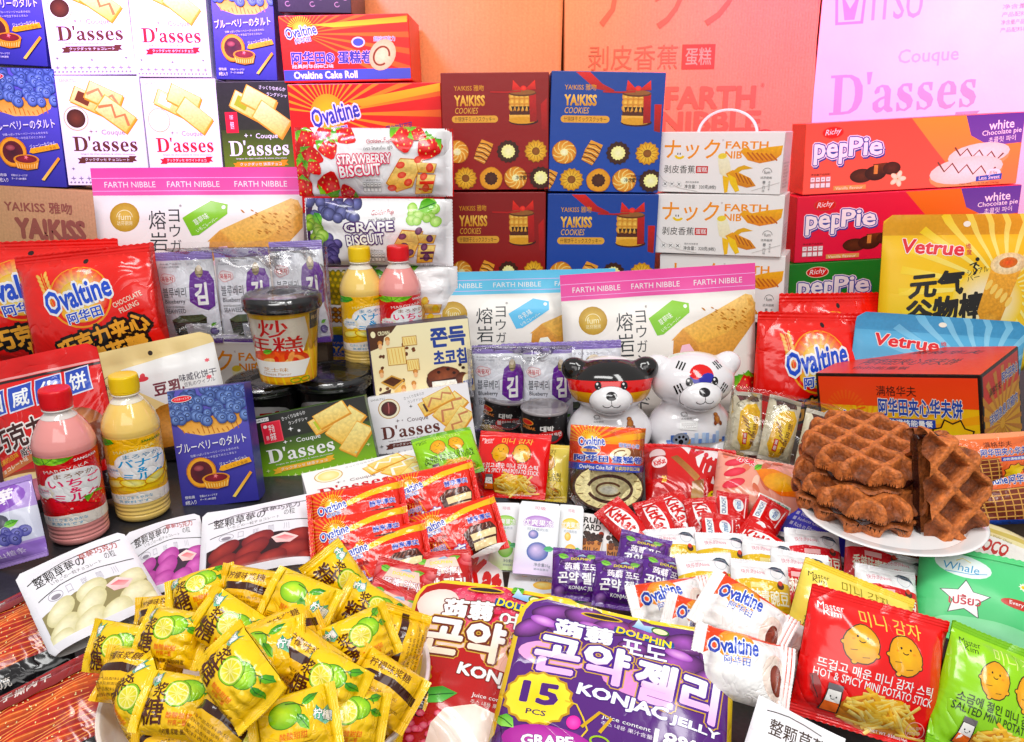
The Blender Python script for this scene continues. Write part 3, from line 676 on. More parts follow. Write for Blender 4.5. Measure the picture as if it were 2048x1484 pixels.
def A_nakku():
    a = Art(255, 124, 'e9e6e4'); a.R(0, 0, 255, 124, 'ebe8e6'); o = 'e8932a'
    a.T('ナック', 15, 14, 116, 41, o, .02); a.T('®', 134, 14, 4, 4, 'a88'); a.T('FARTH', 142, 18, 84, 15, o, .03); a.T('NIB', 142, 38, 34, 15, o, .03); a.RING(48, 46, 9, 7, 5, 'ecc62a', 20, 170); a.L([(44, 42), (44, 46)], 2, '222'); a.L([(49, 42), (49, 46)], 2, '222')
    a.T('剥皮香蕉', 16, 68, 66, 17, '2a2420', .008); a.R(84, 69, 25, 15, 'c22e2c'); a.T('蛋糕', 86, 71, 21, 11, 'fff', .015)
    a.a = .2; a.P([(172, 38), (180, 30), (196, 36), (222, 30), (254, 26), (252, 44), (240, 56), (212, 62), (188, 56)], 'f2b03c', 'd8801e'); a.a = 0
    for i in range(6): a.L([(186 + i * 9, 40 + i * .5), (200 + i * 9, 56)], 3, 'b8611a')
    a.a = .1; a.P([(128, 50), (136, 43), (146, 46), (152, 60), (158, 82), (146, 92), (134, 84), (130, 66)], 'f4ecd0', 'e8dcb8'); a.E(137, 48, 9, 6, 'e8cf5a', rot=10)
    a.P([(154, 84), (170, 70), (182, 66), (200, 72), (178, 76), (160, 92)], 'd9a62c'); a.P([(146, 84), (160, 76), (196, 92), (208, 108), (190, 112), (160, 104)], 'e2a030', 'c87c20'); a.P([(150, 84), (166, 92), (176, 118), (168, 122), (156, 104)], 'f0c348'); a.P([(140, 88), (154, 92), (152, 122), (146, 124), (142, 104)], 'eaba3c'); a.a = 0
    for i in range(4): a.L([(166 + i * 8, 82 + i * 3), (176 + i * 8, 100 + i * 2)], 2.5, 'a85a18')
    for i in range(3): a.E(20 + i * 15, 108, 6.5, 6.5, 'cfcac6'); a.E(20 + i * 15, 108, 5.8, 5.8, 'f1eeec'); a.L([(17 + i * 15, 105), (23 + i * 15, 111)], 1.4, '555'); a.L([(23 + i * 15, 105), (17 + i * 15, 111)], 1.4, '555')
    a.T('净含量：320克(8枚)', 62, 108, 66, 10, '555', .0); a.T('图片仅供参考', 64, 101, 28, 4, '777'); a.RING(228, 80, 9, 9, .9, '777', 180, 360); a.T('fum', 222, 76, 12, 7, '777'); a.T('达芬厨房', 216, 88, 22, 5, '666'); a.L([(0, 80), (16, 100), (50, 116), (90, 122)], 1, 'c8c4c0'); a.L([(200, 118), (235, 106), (254, 100)], 1, 'c8c4c0')
    for i in range(4): a.T('一二口味'[i], 221, 97 + 6 * i, 5, 5, '888'); a.T('美食分享'[i], 232, 97 + 5 * i, 4, 4, '999')
    return a
def A_nside(): a = Art(80, 124, 'd8d4d2'); a.R(0, 0, 80, 124, 'dcd8d6'); tinytext(a, 14, 60, 50, 8, 7, '999'); a.R(0, 62, 80, 1, 'bbb'); return a
def A_peppie(k):  # topmost box: a red box, with pink haze mixed into its colour
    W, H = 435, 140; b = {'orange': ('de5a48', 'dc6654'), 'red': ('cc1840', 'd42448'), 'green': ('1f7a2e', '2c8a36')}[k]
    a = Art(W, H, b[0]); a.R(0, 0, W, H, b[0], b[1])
    if k != 'green':
        a.P([(210, 0), (330, 0), (370, 46), (W, 60), (W, 140), (330, 140), (260, 60)], 'e89a4a' if k == 'orange' else 'd8772e', 'ee8a5a' if k == 'orange' else 'c85a1c'); a.P([(318, 0), (W, 0), (W, 58), (372, 62), (332, 40)], '5a3a8e', '6a4a9a')
        a.T('white', 366, 12, 50, 18, 'fff', .02, 3); a.T('Chocolate pie', 354, 30, 78, 13, 'fff', .015, 3); a.T('초콜릿 파이', 368, 44, 54, 11, 'fff', .012, 3)
        a.a = .08
        for x, y, s in ((352, 78, 62), (330, 108, 74)):
            a.E(x, y + 8, s, s * .38, 'caa06a', rot=6); a.E(x, y, s, s * .36, 'e6dccc', 'f8f2e6', rot=6)
            a.L([(x - s * .8 + i * s * .2, y - s * .2 + (i % 2) * s * .24 + i * 2 - 4) for i in range(9)], 3.5, '6a4638')
        a.a = 0; a.E(386, 116, 15, 8, 'f4f0ee'); a.T('All New', 378, 112, 16, 7, '8a5a2a'); a.P([(352, 122), (404, 118), (404, 130), (352, 132)], '3a52a8'); a.T('Less Sweet', 358, 121, 42, 8, 'fff', .015, 2); a.T('Net Wt. – 12.70 oz (360g)', 320, 134, 80, 4.5, '4a2a1a')
    a.E(54, 19, 22, 12, 'f2d8c0' if k == 'green' else 'b84a3a'); a.E(54, 19, 20.5, 10.8, 'c41e24', 'd0302c'); a.T('Richy', 38, 12, 33, 14, 'fff', .0, 6, None, 0, .35)
    for t, x, y, w, h in (('pep', 18, 40, 74, 42), ('Pie', 88, 30, 68, 38)): a.T(t, x + 2, y + 3, w, h, '32408e', .03, 0, '32408e', .07); a.T(t, x, y, w, h, 'f2eef4', .035, 0, '3a4a9a', .04, 0, 'f0e4ee', .07)
    a.a = .2; a.E(118, 108, 24, 14, '3a1a10', '5a2c1a'); a.E(146, 104, 22, 15, '2c120a', '4a2214'); a.P([(140, 86), (168, 84), (176, 104), (146, 108)], '6a341a', '3a1a0e'); a.R(142, 88, 8, 18, 'c88a4a'); a.E(178, 96, 18, 13, '3a180c', '54281a'); a.a = 0
    for i in range(5): t = i * 72; a.E(192 + 9 * math.cos(rad(t)), 118 + 9 * math.sin(rad(t)), 8, 5, 'e8dcb0', 'f8f2d8', rot=-t)
    a.R(62, 126, 66, 9, 'cfa060'); a.T('Vanilla flavour', 66, 128, 56, 6, 'f6ead0'); nutr(a, 14, 106, 42, 24, 4, 'b8a8a8'); tinytext(a, 14, 99, 40, 1, 6, '5a1a1a'); return a
def A_kraft(lines, W=250, H=380, c='7a4a3a', b='b98a5c'):
    a = Art(W, H, b)
    a.a = .15; a.R(0, 0, W, H, b, rot=0); c0 = np.array(lin(b))
    for i in range(0, W, 6): a.R(i, 0, 2.6, H, tuple(c0 * (.955 + .03 * ((i * 7) % 5) / 4)))                 # flutes showing through
    a.a = 0
    for t, x, y, w, h, bb in lines: a.T(t, x, y, w, h, c, bb)
    return a
def A_farthcarton():
    a = A_kraft([('ナック', 55, 30, 290, 125, .0), ('剥皮香蕉', 46, 184, 180, 46, .0), ('FARTH', 204, 262, 184, 44, .05), ('NIBBLE', 196, 310, 206, 42, .05)], 505, 860, 'b06a4c', 'c8926a')
    a.R(234, 184, 66, 46, 'c0503c'); a.T('蛋糕', 241, 190, 52, 33, 'd8a080', .02); a.T('®', 396, 258, 8, 8, 'b06a4c'); a.RING(412, 374, 26, 26, 2.5, '8a4a3a'); a.E(270, 400, 60, 30, 'b0744c'); a.L([(400, 368), (412, 360), (424, 368)], 2, '8a4a3a'); return a
def A_dcarton():
    a = Art(450, 860, 'd2ccd4'); a.R(0, 0, 450, 860, 'd4ced6'); c = '6a5a6e'
    a.P([(28, 60), (86, 60), (82, 138), (32, 138)], '9a90a4'); a.P([(33, 64), (81, 64), (77, 133), (37, 133)], 'd4ced6'); a.P([(40, 80), (57, 110), (74, 80), (66, 130), (48, 130)], '9a90a4'); a.T('ITSU', 96, 80, 90, 54, 'a49aac', .02)
    serif(a, 30, 226, 272, 84, 'a498ae'); a.T('Couque', 150, 190, 110, 34, 'b4aabc', .02); ribbon(a, 46, 322, 240, 30, '9c90a6', 'クックダッセ チョコレート', 'd4ced6'); tinytext(a, 330, 120, 100, 4, 14, '9a94a0'); return a  # inks paled: the haze over this carton is put into their colours
def A_ovcarton(k):
    if k == 1:
        a = Art(262, 135, 'd8301c'); a.R(0, 0, 262, 135, 'e03a20', 'd4281a'); a.RAYS(46, 36, 20, 330, 20, 'ee7c2c', -30, 150, .35, 'e4481f'); a.P([(60, 18), (260, 4), (260, 16), (110, 24)], 'f0a030', 'f8c850')
        sun_logo(a, 10, 20, 64, 10); a.T('阿华田® 蛋糕卷', 18, 72, 168, 27, '3a3a9a', .04, 0, 'f0c8d8', .03); a.T('经典阿华田®口味', 18, 99, 86, 8, 'fff', .02)
        a.R(0, 110, 262, 22, '4450b0', '4450b0'); a.T('Ovaltine Cake Roll', 20, 113, 132, 16, 'fff', .04); a.E(158, 55, 14, 11, 'f6d0d0'); a.E(158, 55, 11, 8, '4450b0'); a.T('超纯巧克力', 190, 44, 44, 10, '3a3a9a', .02, 0, 'eee', .05)
        a.a = .1; a.E(206, 82, 26, 34, 'e8b890', 'f6dcb0', rot=-30); a.RING(204, 84, 15, 20, 4, '7a3a20', 30, 340, -30); a.a = 0; return a
    a = Art(310, 232, 'c81a14'); a.R(0, 0, 310, 232, 'd8241a', 'b81612'); a.RAYS(78, 52, 30, 330, 22, 'f0982c', -20, 180, .35, 'd8401a'); a.P([(120, 30), (310, 0), (310, 14), (150, 40)], 'f8b83a', 'f09a2c'); a.E(78, 52, 36, 36, 'f09a22', 'f8c24a'); a.T('Ovaltine', 42, 34, 100, 34, '3a3aa0', .035, 12, 'f4e0ea', .07); a.T('阿华田', 70, 74, 46, 14, '3a3aa0', .03, 8, 'f4e0ea', .06); a.T('固体饮料可可', 196, 70, 54, 14, '3a2a7a', .02, 8); return a
def A_farth(k):
    W, H = 420, 330; p, p2 = ('e8559e', 'ee6aac') if k == 'pink' else ('6cc0e4', '7ccbea')
    a = Art(W, H, 'ece8e4'); a.R(0, 0, W, H, 'efebe6', 'e8e2da'); a.R(0, 0, W, 58, p, p2); a.R(0, 21, W, 1.2, 'fbe'); a.R(0, 48, W, 1.2, 'fbe')
    for x in (26, 154, 288): a.T('FARTH NIBBLE', x, 29, 104, 12, 'f8f0f4', .008)
    a.a = .1; a.E(66, 104, 31, 31, 'b08a34', 'd8b860'); a.a = 0; a.RING(66, 104, 16, 15, 1.2, 'f4e8c0', 180, 360); a.T('fum', 53, 96, 26, 14, 'f4e8c0'); a.T('达芬厨房', 50, 112, 32, 9, 'f4e8c0')
    for i, t in enumerate('熔岩三明治'): a.T(t, 116, 90 + i * 46, 36, 40, '22282e', .01)
    for i, t in enumerate('ヨウガンサンド'): a.T(t, 158, 88 + i * 32, 22, 26, '22282e', .008)
    tg, tg2 = ('8cc63a', '7ab82c') if k == 'pink' else ('6cc0e6', '62b6e0'); q = [(186, 106), (240, 70), (274, 78), (274, 98), (216, 142), (202, 144)]; a.P(q, tg, tg2); a.E(266, 84, 4, 4, 'f4f8ec'); a.T('草莓味' if k == 'pink' else '牛乳味', 206, 102, 32, 14, 'f4fbe8', .01, 33); a.T('いちごレーバー', 208, 116, 50, 8, 'f0f8e0', 0, 33)
    a.a = .3; a.P([(232, 156), (258, 132), (300, 138), (404, 68), (420, 88), (418, 128), (338, 226), (310, 224), (290, 180), (268, 160)], 'e2b062', 'c98a3c'); a.P([(258, 132), (398, 66), (412, 70), (420, 92), (352, 150), (292, 166)], 'ecc27a', 'dca850'); a.P([(232, 200), (236, 158), (258, 134), (286, 168), (300, 210), (280, 198), (262, 168), (246, 196)], 'd49a4e', 'b8742c'); a.a = 0
    a.P([(240, 206), (254, 168), (270, 166), (288, 196), (296, 222)], 'e8b8c8' if k == 'pink' else 'f4eee2', 'f0cad4' if k == 'pink' else 'fbf6ea')
    R = random.Random(2)
    for i in range(40): a.E(300 + R.random() * 100, 90 + R.random() * 50 + (400 - 300) * .0, 4, 1.4, 'b87a30', rot=-30, n=6)
    a.T('®', 180, 78, 5, 5, '555')
    if k == 'pink': berry(a, 396, 270, 34, 15)
    else: a.E(380, 280, 40, 26, 'f4f0e8', 'fff')
    return a
def A_biscuit(k):
    W, H = 310, 150; b = 'eceaec'; a = Art(W, H, b); a.R(0, 0, W, H, 'f0eef0', 'e6e4e8')
    tc = {'s': 'd42a58', 'g': '4a2468', 'p': 'c88a1c'}[k]; t1 = {'s': 'STRAWBERRY', 'g': 'GRAPE', 'p': 'PINEAPPLE'}[k]
    if k == 's':
        a.P([(0, 0), (30, 0), (8, 60), (30, 150), (0, 150)], 'b81820')
        for x, y, r, t in ((22, 22, 20, 30), (58, 16, 20, -50), (98, 14, 20, 60), (30, 60, 22, 70), (66, 42, 20, 20), (12, 92, 20, 0), (36, 84, 16, 40), (10, 128, 22, 20), (64, 122, 24, 160), (100, 140, 16, 200), (212, 20, 24, 10), (262, 40, 24, -30), (240, 12, 14, 70)): berry(a, x, y, r * 1.25, t)
    elif k == 'g':
        a.P([(0, 0), (20, 0), (6, 60), (16, 150), (0, 150)], '3a1a4a'); cluster(a, 6, 0, 104, 40, 22, 13, '2a2a52', '7478b0', None, 3); cluster(a, 4, 40, 24, 50, 6, 12, '5a8a1c', 'b4d85a', None, 4); cluster(a, 26, 84, 46, 60, 15, 14, '2c2456', '7a6cb0', None, 9); cluster(a, 6, 60, 36, 40, 5, 13, '6a9a2a', 'c4e07a', None, 10); cluster(a, 226, 8, 50, 40, 16, 11, '8ac24a', 'd4f0a0', None, 5)
        leaf(a, 240, 20, 40, 30, 20); leaf(a, 20, 30, 30, 22, -60)
    else:
        a.a = .2; a.R(0, 6, 100, 70, '8a7020', 'a87c1c')
        for i in range(9):
            for j in range(6): a.E(6 + i * 12 + (j % 2) * 6, 10 + j * 12, 6.5, 6, '4a5a18', 'd8b040')
        for i in range(6):
            for j in range(3): a.E(8 + i * 12, 86 + j * 12, 6.5, 6, '6a3a14', 'e8a030')
        a.a = 0; a.P([(20, 126), (90, 120), (96, 150), (10, 150)], 'f2d430', 'f8e468'); leaf(a, 120, 6, 50, 10, 30); leaf(a, 130, 4, 46, 10, -20); leaf(a, 200, 4, 30, 12, 10)
    a.T('GoldenFuji', 142, 20, 48, 13, 'b83048', .0, 4, None, 0, .25); a.T('ตรา โกลเด้น ฟูจิ', 136, 36, 56, 10, '444', 0, 4)
    a.T(t1, 84, 54 if k == 's' else 46, 104, 22, 'fff', .035, 3, tc, .085); a.T('BISCUIT', 88, 78 if k == 's' else 74, 80, 24, 'fff', .035, 6, tc, .085)
    a.a = .25; biscuit(a, [(206, 62), (250, 66), (228, 126), (196, 138), (176, 118)]); biscuit(a, [(236, 72), (276, 76), (270, 96), (240, 94)]); biscuit(a, [(238, 98), (274, 100), (266, 140), (232, 142)])
    fr = {'s': ('d8382c', 'f0705a'), 'g': ('5a2a4a', '8a5a7a'), 'p': ('e8b020', 'f6d860')}[k]
    for x, y in ((240, 66), (206, 78), (188, 128), (220, 116), (262, 84), (250, 104), (254, 128), (208, 100)): a.E(x, y, 9, 7, *fr, rot=x)
    a.R(242, 114, 28, 6, fr[0]); a.R(240, 128, 26, 4, fr[0]); a.a = 0
    a.T('พลังงาน', 138, 108, 26, 5, '777'); nutr(a, 132, 116, 36, 22, 5, '888'); a.T('NET WT. 3.53 oz', 234, 143, 34, 5, '444'); return a
def A_seaweed():
    W, H = 120, 190; a = Art(W, H, 'c9cbd8'); a.R(0, 0, W, H, 'e6e8f0', 'd8dae6'); a.R(0, 0, W, 16, '9a86c8', '8a76bc')
    for i in range(16): a.L([(i * 8, 0), (i * 8 + 4, 5), (i * 8 + 8, 0)], 1, 'c8bce6')
    tinytext(a, 8, 21, 50, 2, 6, '8a8a96'); a.T('19 08 2025', 70, 22, 28, 5, '9a9aa4')
    a.E(24, 52, 18, 11, 'd8a0a8', wob=.1); a.E(24, 52, 16.5, 9.5, 'f0e4e6', wob=.1); a.T('옥동자', 10, 47, 28, 11, 'c02a3a', .03)
    a.P([(74, 46), (90, 34), (112, 40), (118, 60), (116, 112), (104, 120), (84, 112), (68, 100), (70, 66)], '6a2f96', '5a2486'); a.T('김', 80, 62, 26, 46, 'f6f4fa', .05)
    a.E(93, 40, 8, 12, '8a7a5a', 'c8b890'); a.E(93, 33, 5, 6, 'e8d8c0'); a.L([(86, 46), (100, 46)], 2, '5a4a3a')
    a.T('블루베리', 10, 70, 52, 20, '3a3e4a', .01); a.T('Blueberry', 12, 94, 46, 11, '3a3e4a', .015); a.T('ROASTED SEASONED', 12, 108, 42, 4, '555'); a.T('SEAWEED', 12, 114, 44, 9, '3a3e4a', .012)
    a.a = .3; a.P([(22, 138), (42, 130), (88, 128), (98, 134), (94, 168), (70, 176), (26, 168)], '121a16', '1e2820'); a.P([(20, 138), (42, 128), (90, 127), (99, 134), (80, 141), (36, 143)], '3c4c38', '56644a'); a.a = 0
    for i in range(6): a.L([(24, 144 + i * 4), (50, 147 + i * 4), (95, 142 + i * 4)], .8, '4a5850')
    a.R(50, 146, 50, 34, 'b8bcc8'); nutr(a, 54, 162, 40, 14, 4, '8a8e9a'); a.T('에너지', 58, 150, 30, 6, '777'); ball(a, 108, 164, 8, '3a2a6a', '7a6ab0'); leaf(a, 104, 152, 12, 7, 30)
    a.R(0, 180, W, 10, '5a3a96'); return a
def ear(a, x, y, s, rot):
    for i in range(6):
        for k in (-1, 1): p = a.rot([(x + k * s * .12, y - i * s * .16)], x, y, rot)[0]; a.E(p[0], p[1], s * .06, s * .13, 'e8a04a', 'f6c878', rot=rot + k * -25, n=8)
    a.L(a.rot([(x, y + s * .4), (x, y - s * .9)], x, y, rot), s * .03, 'e0a050')
def A_marsh():
    W, H = 290, 270; a = Art(W, H, 'de2a18'); a.R(0, 0, W, H, 'e83420', 'd62413'); a.E(152, 24, 5, 5, '2a0a08')
    a.RING(138, 98, 66, 62, 4, 'f49a3a'); a.a = .2; a.E(138, 92, 62, 56, 'e8401c', 'fff4b0', off=(0, -.1)); a.RAYS(138, 90, 20, 56, 18, 'fbe08a', 0, 360, .4, 'f0682a'); a.a = 0; a.E(138, 90, 40, 28, 'f8b84a', 'fff0b8'); a.E(140, 128, 46, 22, 'f8a83a', 'ffe488')
    ear(a, 74, 92, 60, 16)
    a.T('Ovaltine', 60, 66, 146, 50, '2a50c4', .04, 12, 'fff', .075); a.T('阿华田', 104, 122, 78, 24, '2a50c4', .035, 10, 'fff', .06)
    a.T('CHOCOLATE', 204, 106, 62, 11, 'f8dcc8', .02, 20); a.T('FILLING', 216, 122, 42, 11, 'f8dcc8', .02, 20)
    a.T('巧克力夹心', 70, 160, 200, 44, 'f0a850', .05, 14, '17100e', .15); a.T('棉花糖', 130, 194, 130, 46, 'f0a850', .05, 12, '17100e', .15); a.T('MARSHMALLOW', 150, 238, 120, 18, 'f0a850', .02, 12, '17100e', .08); return a
def A_wafer():
    W, H = 225, 290; a = Art(W, H, 'c8201c'); a.R(0, 0, W, 34, 'd4281c', 'cc241c'); a.R(0, 34, W, H - 34, 'd22622', 'c81e1c'); a.R(0, 33, W, 4, 'e8a0a0'); a.R(0, 38, W, 5, '2a1214')
    for i, t in enumerate('田威化饼'):
        x = 2 + i * 52; a.P([(x, 56 - i * 4), (x + 46, 52 - i * 4), (x + 50, 98 - i * 4), (x + 2, 104 - i * 4)], 'd8dcf0'); a.P([(x + 2, 58 - i * 4), (x + 44, 54 - i * 4), (x + 48, 96 - i * 4), (x + 4, 101 - i * 4)], '2c46a8', '3a58b8'); a.T(t, x + 9, 62 - i * 4, 32, 32, 'eceff8', .03, 4)
    a.T('巧克力', 6, 118, 110, 46, '3a1412', .04, 10, 'f2e8e4', .06); a.T('威化饼干', 60, 160, 60, 16, '3a1412', .03, 12, 'f2e8e4', .05); a.T('满满的品味', 4, 176, 52, 10, 'f2b04a', .02, 16); a.P([(0, 204), (90, 176), (92, 188), (0, 216)], 'c87a4a'); a.T('チョコレート味', 4, 190, 70, 9, 'fbe8d8', .02, 17)
    a.a = .2; a.E(176, 140, 40, 26, '8a4a2a', 'c88a5a', rot=-15); a.R(150, 150, 66, 70, '7a3c22', '5a2a18', rot=14); a.a = 0
    a.E(60, 226, 60, 22, '8a3a1e', 'b86a3a'); a.E(50, 220, 54, 10, 'e8c890', 'f4e0b4'); a.R(0, 236, W, 60, '241a20', '1c1418'); a.E(70, 244, 44, 20, 'b8627a', 'd88aa0', rot=8); a.E(120, 262, 40, 18, '3a3238'); return a
def A_soy():
    W, H = 250, 245; a = Art(W, H, 'ddc68a'); a.R(0, 0, W, H, 'e4cf98', 'dcc68c'); a.P([(70, 44), (W, 26), (W, 150), (170, 150), (80, 80)], 'e6e6e4', 'dcdcde'); a.E(128, 22, 5, 5, '3a3430')
    a.RING(46, 68, 17, 16, 1.3, '4a4440', 180, 360); a.T('fum', 34, 68, 22, 11, '4a4440'); a.T('达芬', 30, 84, 14, 9, '4a4440')
    a.E(112, 72, 11, 5, 'c83a44'); a.E(112, 66, 5, 6, 'c83a44'); a.T('豆乳', 128, 84, 56, 28, '6a2a38', .04); a.T('味威化饼干', 178, 78, 66, 16, '3a3444', .02); a.T('豆乳のウイフル', 184, 96, 56, 9, '4a4450', .0); a.T('*', 228, 56, 8, 8, 'd84a5a', .05); a.T('*', 226, 90, 9, 9, 'd84a5a', .05); a.E(206, 120, 12, 6, 'c83040')
    a.a = .3; a.E(150, 176, 50, 46, '9a6428', 'c88e4a'); a.a = 0; a.R(60, 216, 150, 30, '2a241e'); return a
def A_choco():
    W, H = 210, 138; a = Art(W, H, 'f0dfb4'); a.R(0, 0, W, H, 'f4e6c0', 'efdcb0'); a.P([(0, 0), (62, 0), (50, 12), (34, 20), (30, 34), (16, 40), (0, 44)], '4a2814'); a.T('CROWN', 22, 8, 24, 8, 'f4e6c0', .03); a.E(12, 13, 5, 6, 'f4e6c0')
    a.T('쫀득', 128, 12, 74, 38, '27408e', .05, 0); a.T('초코칩', 130, 54, 70, 30, '27408e', .05, 0)
    R = random.Random(5)
    for i in range(16): a.E(14 + R.random() * 80, 30 + R.random() * 100, 4, 3, R.choice(('5a2e16', '6e3c1e')), rot=R.random() * 90, n=7, wob=.1)
    for x, y, w, h in ((36, 40, 38, 34), (70, 22, 30, 18), (74, 66, 26, 22)):
        a.R(x, y, w, h, 'b07830'); a.R(x + 1.2, y + 1.2, w - 2.4, h - 2.4, 'f2d894'); 
        for i in range(5): a.L([(x + 3 + i * w / 5.5, y + 3), (x + 5 + i * w / 5.5, y + h - 3)], 1.2, 'd8a24a')
    a.a = .2; a.P([(16, 104), (40, 92), (66, 104), (42, 120)], 'c8964a'); a.P([(20, 103), (40, 95), (60, 104), (41, 114)], '4a2412'); a.P([(10, 126), (36, 118), (30, 138), (4, 138)], '4a2412'); a.P([(42, 122), (66, 106), (66, 116), (44, 134)], 'e6c078'); a.a = 0
    for x, y in ((24, 30), (40, 24), (62, 118), (84, 112), (20, 84), (90, 90)): a.E(x, y, 5, 5, 'b8763a', 'd89a5a'); a.E(x, y + 6, 4, 5, 'e8b88a')
    a.a = .3; a.E(148, 112, 37, 26, '3a160c', '7a3a24', wob=.03); a.E(148, 104, 34, 18, '5a2616', '8a4a30', wob=.04); a.P([(120, 112), (176, 108), (174, 126), (124, 126)], '3a160c'); a.R(122, 113, 52, 10, 'f6f0e6', 'e8dece'); a.E(186, 112, 14, 12, '4a2010', '6a3420'); a.a = 0
    for x, y in ((158, 92), (138, 96), (170, 100), (184, 86), (190, 92)): a.E(x, y, 4, 3, '2a0e06', n=7)
    a.E(198, 118, 12.5, 15, 'c8a050'); a.E(198, 118, 11.5, 14, 'f0e4c0'); a.P([(187, 118), (209, 114), (208, 126), (198, 132), (189, 127)], '24408e'); a.T('韩国', 190, 116, 15, 6, 'fff', .02); a.T('直送', 191, 124, 13, 5, 'fff', .02); a.R(0, 0, 3, H, '2a1a3a'); return a
def A_vetrue(k):
    W, H = 290, 330; b, b2, t = ('e8bc1c', 'f0cc2c', 'd29a12') if k == 'y' else ('62acd4', '74bce0', '5098c4')
    a = Art(W, H, b); a.R(0, 0, W, H, b, b2); a.a = .1; a.R(0, 0, W, 42, t, t); a.a = 0
    a.RAYS(218, 150, 10, 190, 26, 'fbf0a0' if k == 'y' else 'a8d8ee', 0, 360, .35, b2); a.E(190, 180, 70, 70, b2, 'eef4e4' if k == 'y' else 'd0ecf6'); a.E(150, 20, 7, 6, 'fff8e0')
    a.T('Vetrue', 34, 52, 108, 30, 'd0343a', .04, -4, 'f4e4e0', .035, .15); a.T('维', 146, 60, 10, 11, 'c84a4a', .02); a.T('度', 146, 72, 10, 11, 'c84a4a', .02)
    ink = '1c1a18' if k == 'y' else '1a2a4a'
    a.T('元气', 42, 116, 104, 52, ink, .05, 6, None, 0, .2); a.T('谷物棒', 38, 166, 146, 58, ink, .05, 8, None, 0, .2); a.T('シリアル', 148, 110, 40, 12, ink, .0, 14); a.T('バー', 148, 124, 24, 11, ink, .0, 14)
    a.E(166, 92, 4, 4, ink); a.L([(164, 98), (160, 108), (166, 114), (160, 124)], 4, ink); a.L([(152, 104), (160, 100), (170, 106)], 2.5, ink)
    a.a = .35; a.P([(194, 108), (252, 116), (214, 224), (176, 216), (170, 200)], 'e8b050', 'c88a30'); a.E(195, 214, 21, 14, 'c88a30', 'd8a048', rot=10); a.E(226, 102, 35, 22, 'e0c890', 'f6ecc8', rot=8); a.E(226, 100, 18, 11, 'c8741c', 'e05a1c', rot=8); a.a = 0
    for i in range(5): a.E(190 + i * 10, 145 + i * 9, 12, 5, 'f2cc74', rot=60)
    a.T('活力!', 112, 226, 26, 9, ink); return a
def A_wbox():
    W, H = 330, 190; a = Art(W, H, 'f0a41c'); a.R(5, 63, W - 10, H - 68, 'f8b81c', 'fcc82a'); a.RAYS(100, 130, 20, 240, 18, 'f29a20', 0, 180, .4, 'f4a41c'); a.R(5, 5, W - 10, 58, 'f04a22', 'f25426')
    for q in ((0, 0, W, 5), (0, H - 5, W, 5), (0, 0, 5, H), (W - 5, 0, 5, H)): a.R(*q, '1c0e0a')
    a.RAYS(62, 76, 26, 44, 13, 'f0641e', 10, 170, .45); a.E(62, 88, 24, 24, 'f6a41c', 'ffe04a'); a.T('Ovaltine', 12, 74, 92, 26, '24449e', .045, 6, 'fff', .06); a.T('阿华田', 42, 98, 40, 11, '24449e', .03, 4, 'fff', .05)
    a.T('满格华夫', 130, 22, 80, 20, '2a120c', .0); a.T('阿华田夹心华夫饼', 132, 46, 164, 36, '24449e', .04, 0, 'f4e4d0', .04); a.R(132, 86, 112, 17, '24449e'); a.T('你的满格能量餐', 137, 88, 102, 13, 'fff', .03); a.T('可可味  冷加工糕点', 130, 108, 116, 12, '24449e', .02)
    a.STAR(276, 126, 46, .78, 9, '2a160a', rot=10); a.STAR(276, 126, 42, .78, 9, 'f2b81c', 'fbd43a', rot=10);
    return a
def A_wside():
    a = Art(150, 190, 'c8481c'); a.R(0, 0, 150, 190, '1c0e0a'); a.R(4, 5, 142, 58, 'c8321a', 'cf3a1c'); a.R(4, 63, 142, 122, 'd89a1a', 'e0aa24'); a.RAYS(70, 120, 10, 110, 22, 'b8701a', 0, 360, .4, 'c8841c'); a.T('满格华夫', 24, 36, 46, 16, '2a120c', .0); a.T('阿华田夹心', 74, 24, 70, 22, '24449e', .04, 0, 'f0dcc0', .05); a.T('详细信息见箱内', 20, 84, 116, 22, '24449e', .03, 0, 'f0dcc0', .05); return a
def A_wtop():
    a = Art(330, 130, 'd8381c'); a.R(0, 0, 330, 130, 'dc3c1e', 'e0421f'); a.T('阿华田夹心华夫饼', 60, 60, 200, 30, '3a120c', .02, 0, None, 0, .3); a.T('满格华夫', 130, 20, 150, 18, '3a120c', .02, 0, None, 0, .3); a.T('你的能量餐', 60, 98, 120, 14, '3a120c', .0); return a
def A_wsach():
    W, H = 170, 130; a = Art(W, H, 'e2683e'); a.R(0, 0, W, H, 'e8784c', 'e2602e'); a.R(0, 0, W, 10, 'f09a70'); a.a = .2; a.P([(6, 66), (90, 58), (104, 120), (8, 126)], '7a3a28', '6a2c20'); a.a = 0
    for i in range(6): a.L([(8 + i * 16, 64), (22 + i * 15, 122)], 2.2, 'd8a05a'); a.L([(8, 68 + i * 10), (98, 60 + i * 11)], 2.2, 'd8a05a')
    a.T('满格华夫', 66, 18, 56, 14, '4a1a10', .0); a.E(26, 40, 15, 15, 'f4b02a', 'ffe060'); a.T('Ovaltine', 4, 38, 52, 16, '24449e', .04, 4, 'fff', .05); a.T('阿华田夹心华夫饼', 58, 34, 108, 20, '24449e', .035, 0, 'f4dcd0', .05); a.R(96, 58, 60, 10, '24449e'); a.T('你的满格能量餐', 99, 60, 54, 7, 'fff', .02)
    a.STAR(126, 100, 26, .8, 9, '2a160a'); a.STAR(126, 100, 24, .8, 9, 'f0b41c', 'fbd43a'); a.R(0, 122, W, 8, '24449e'); return a
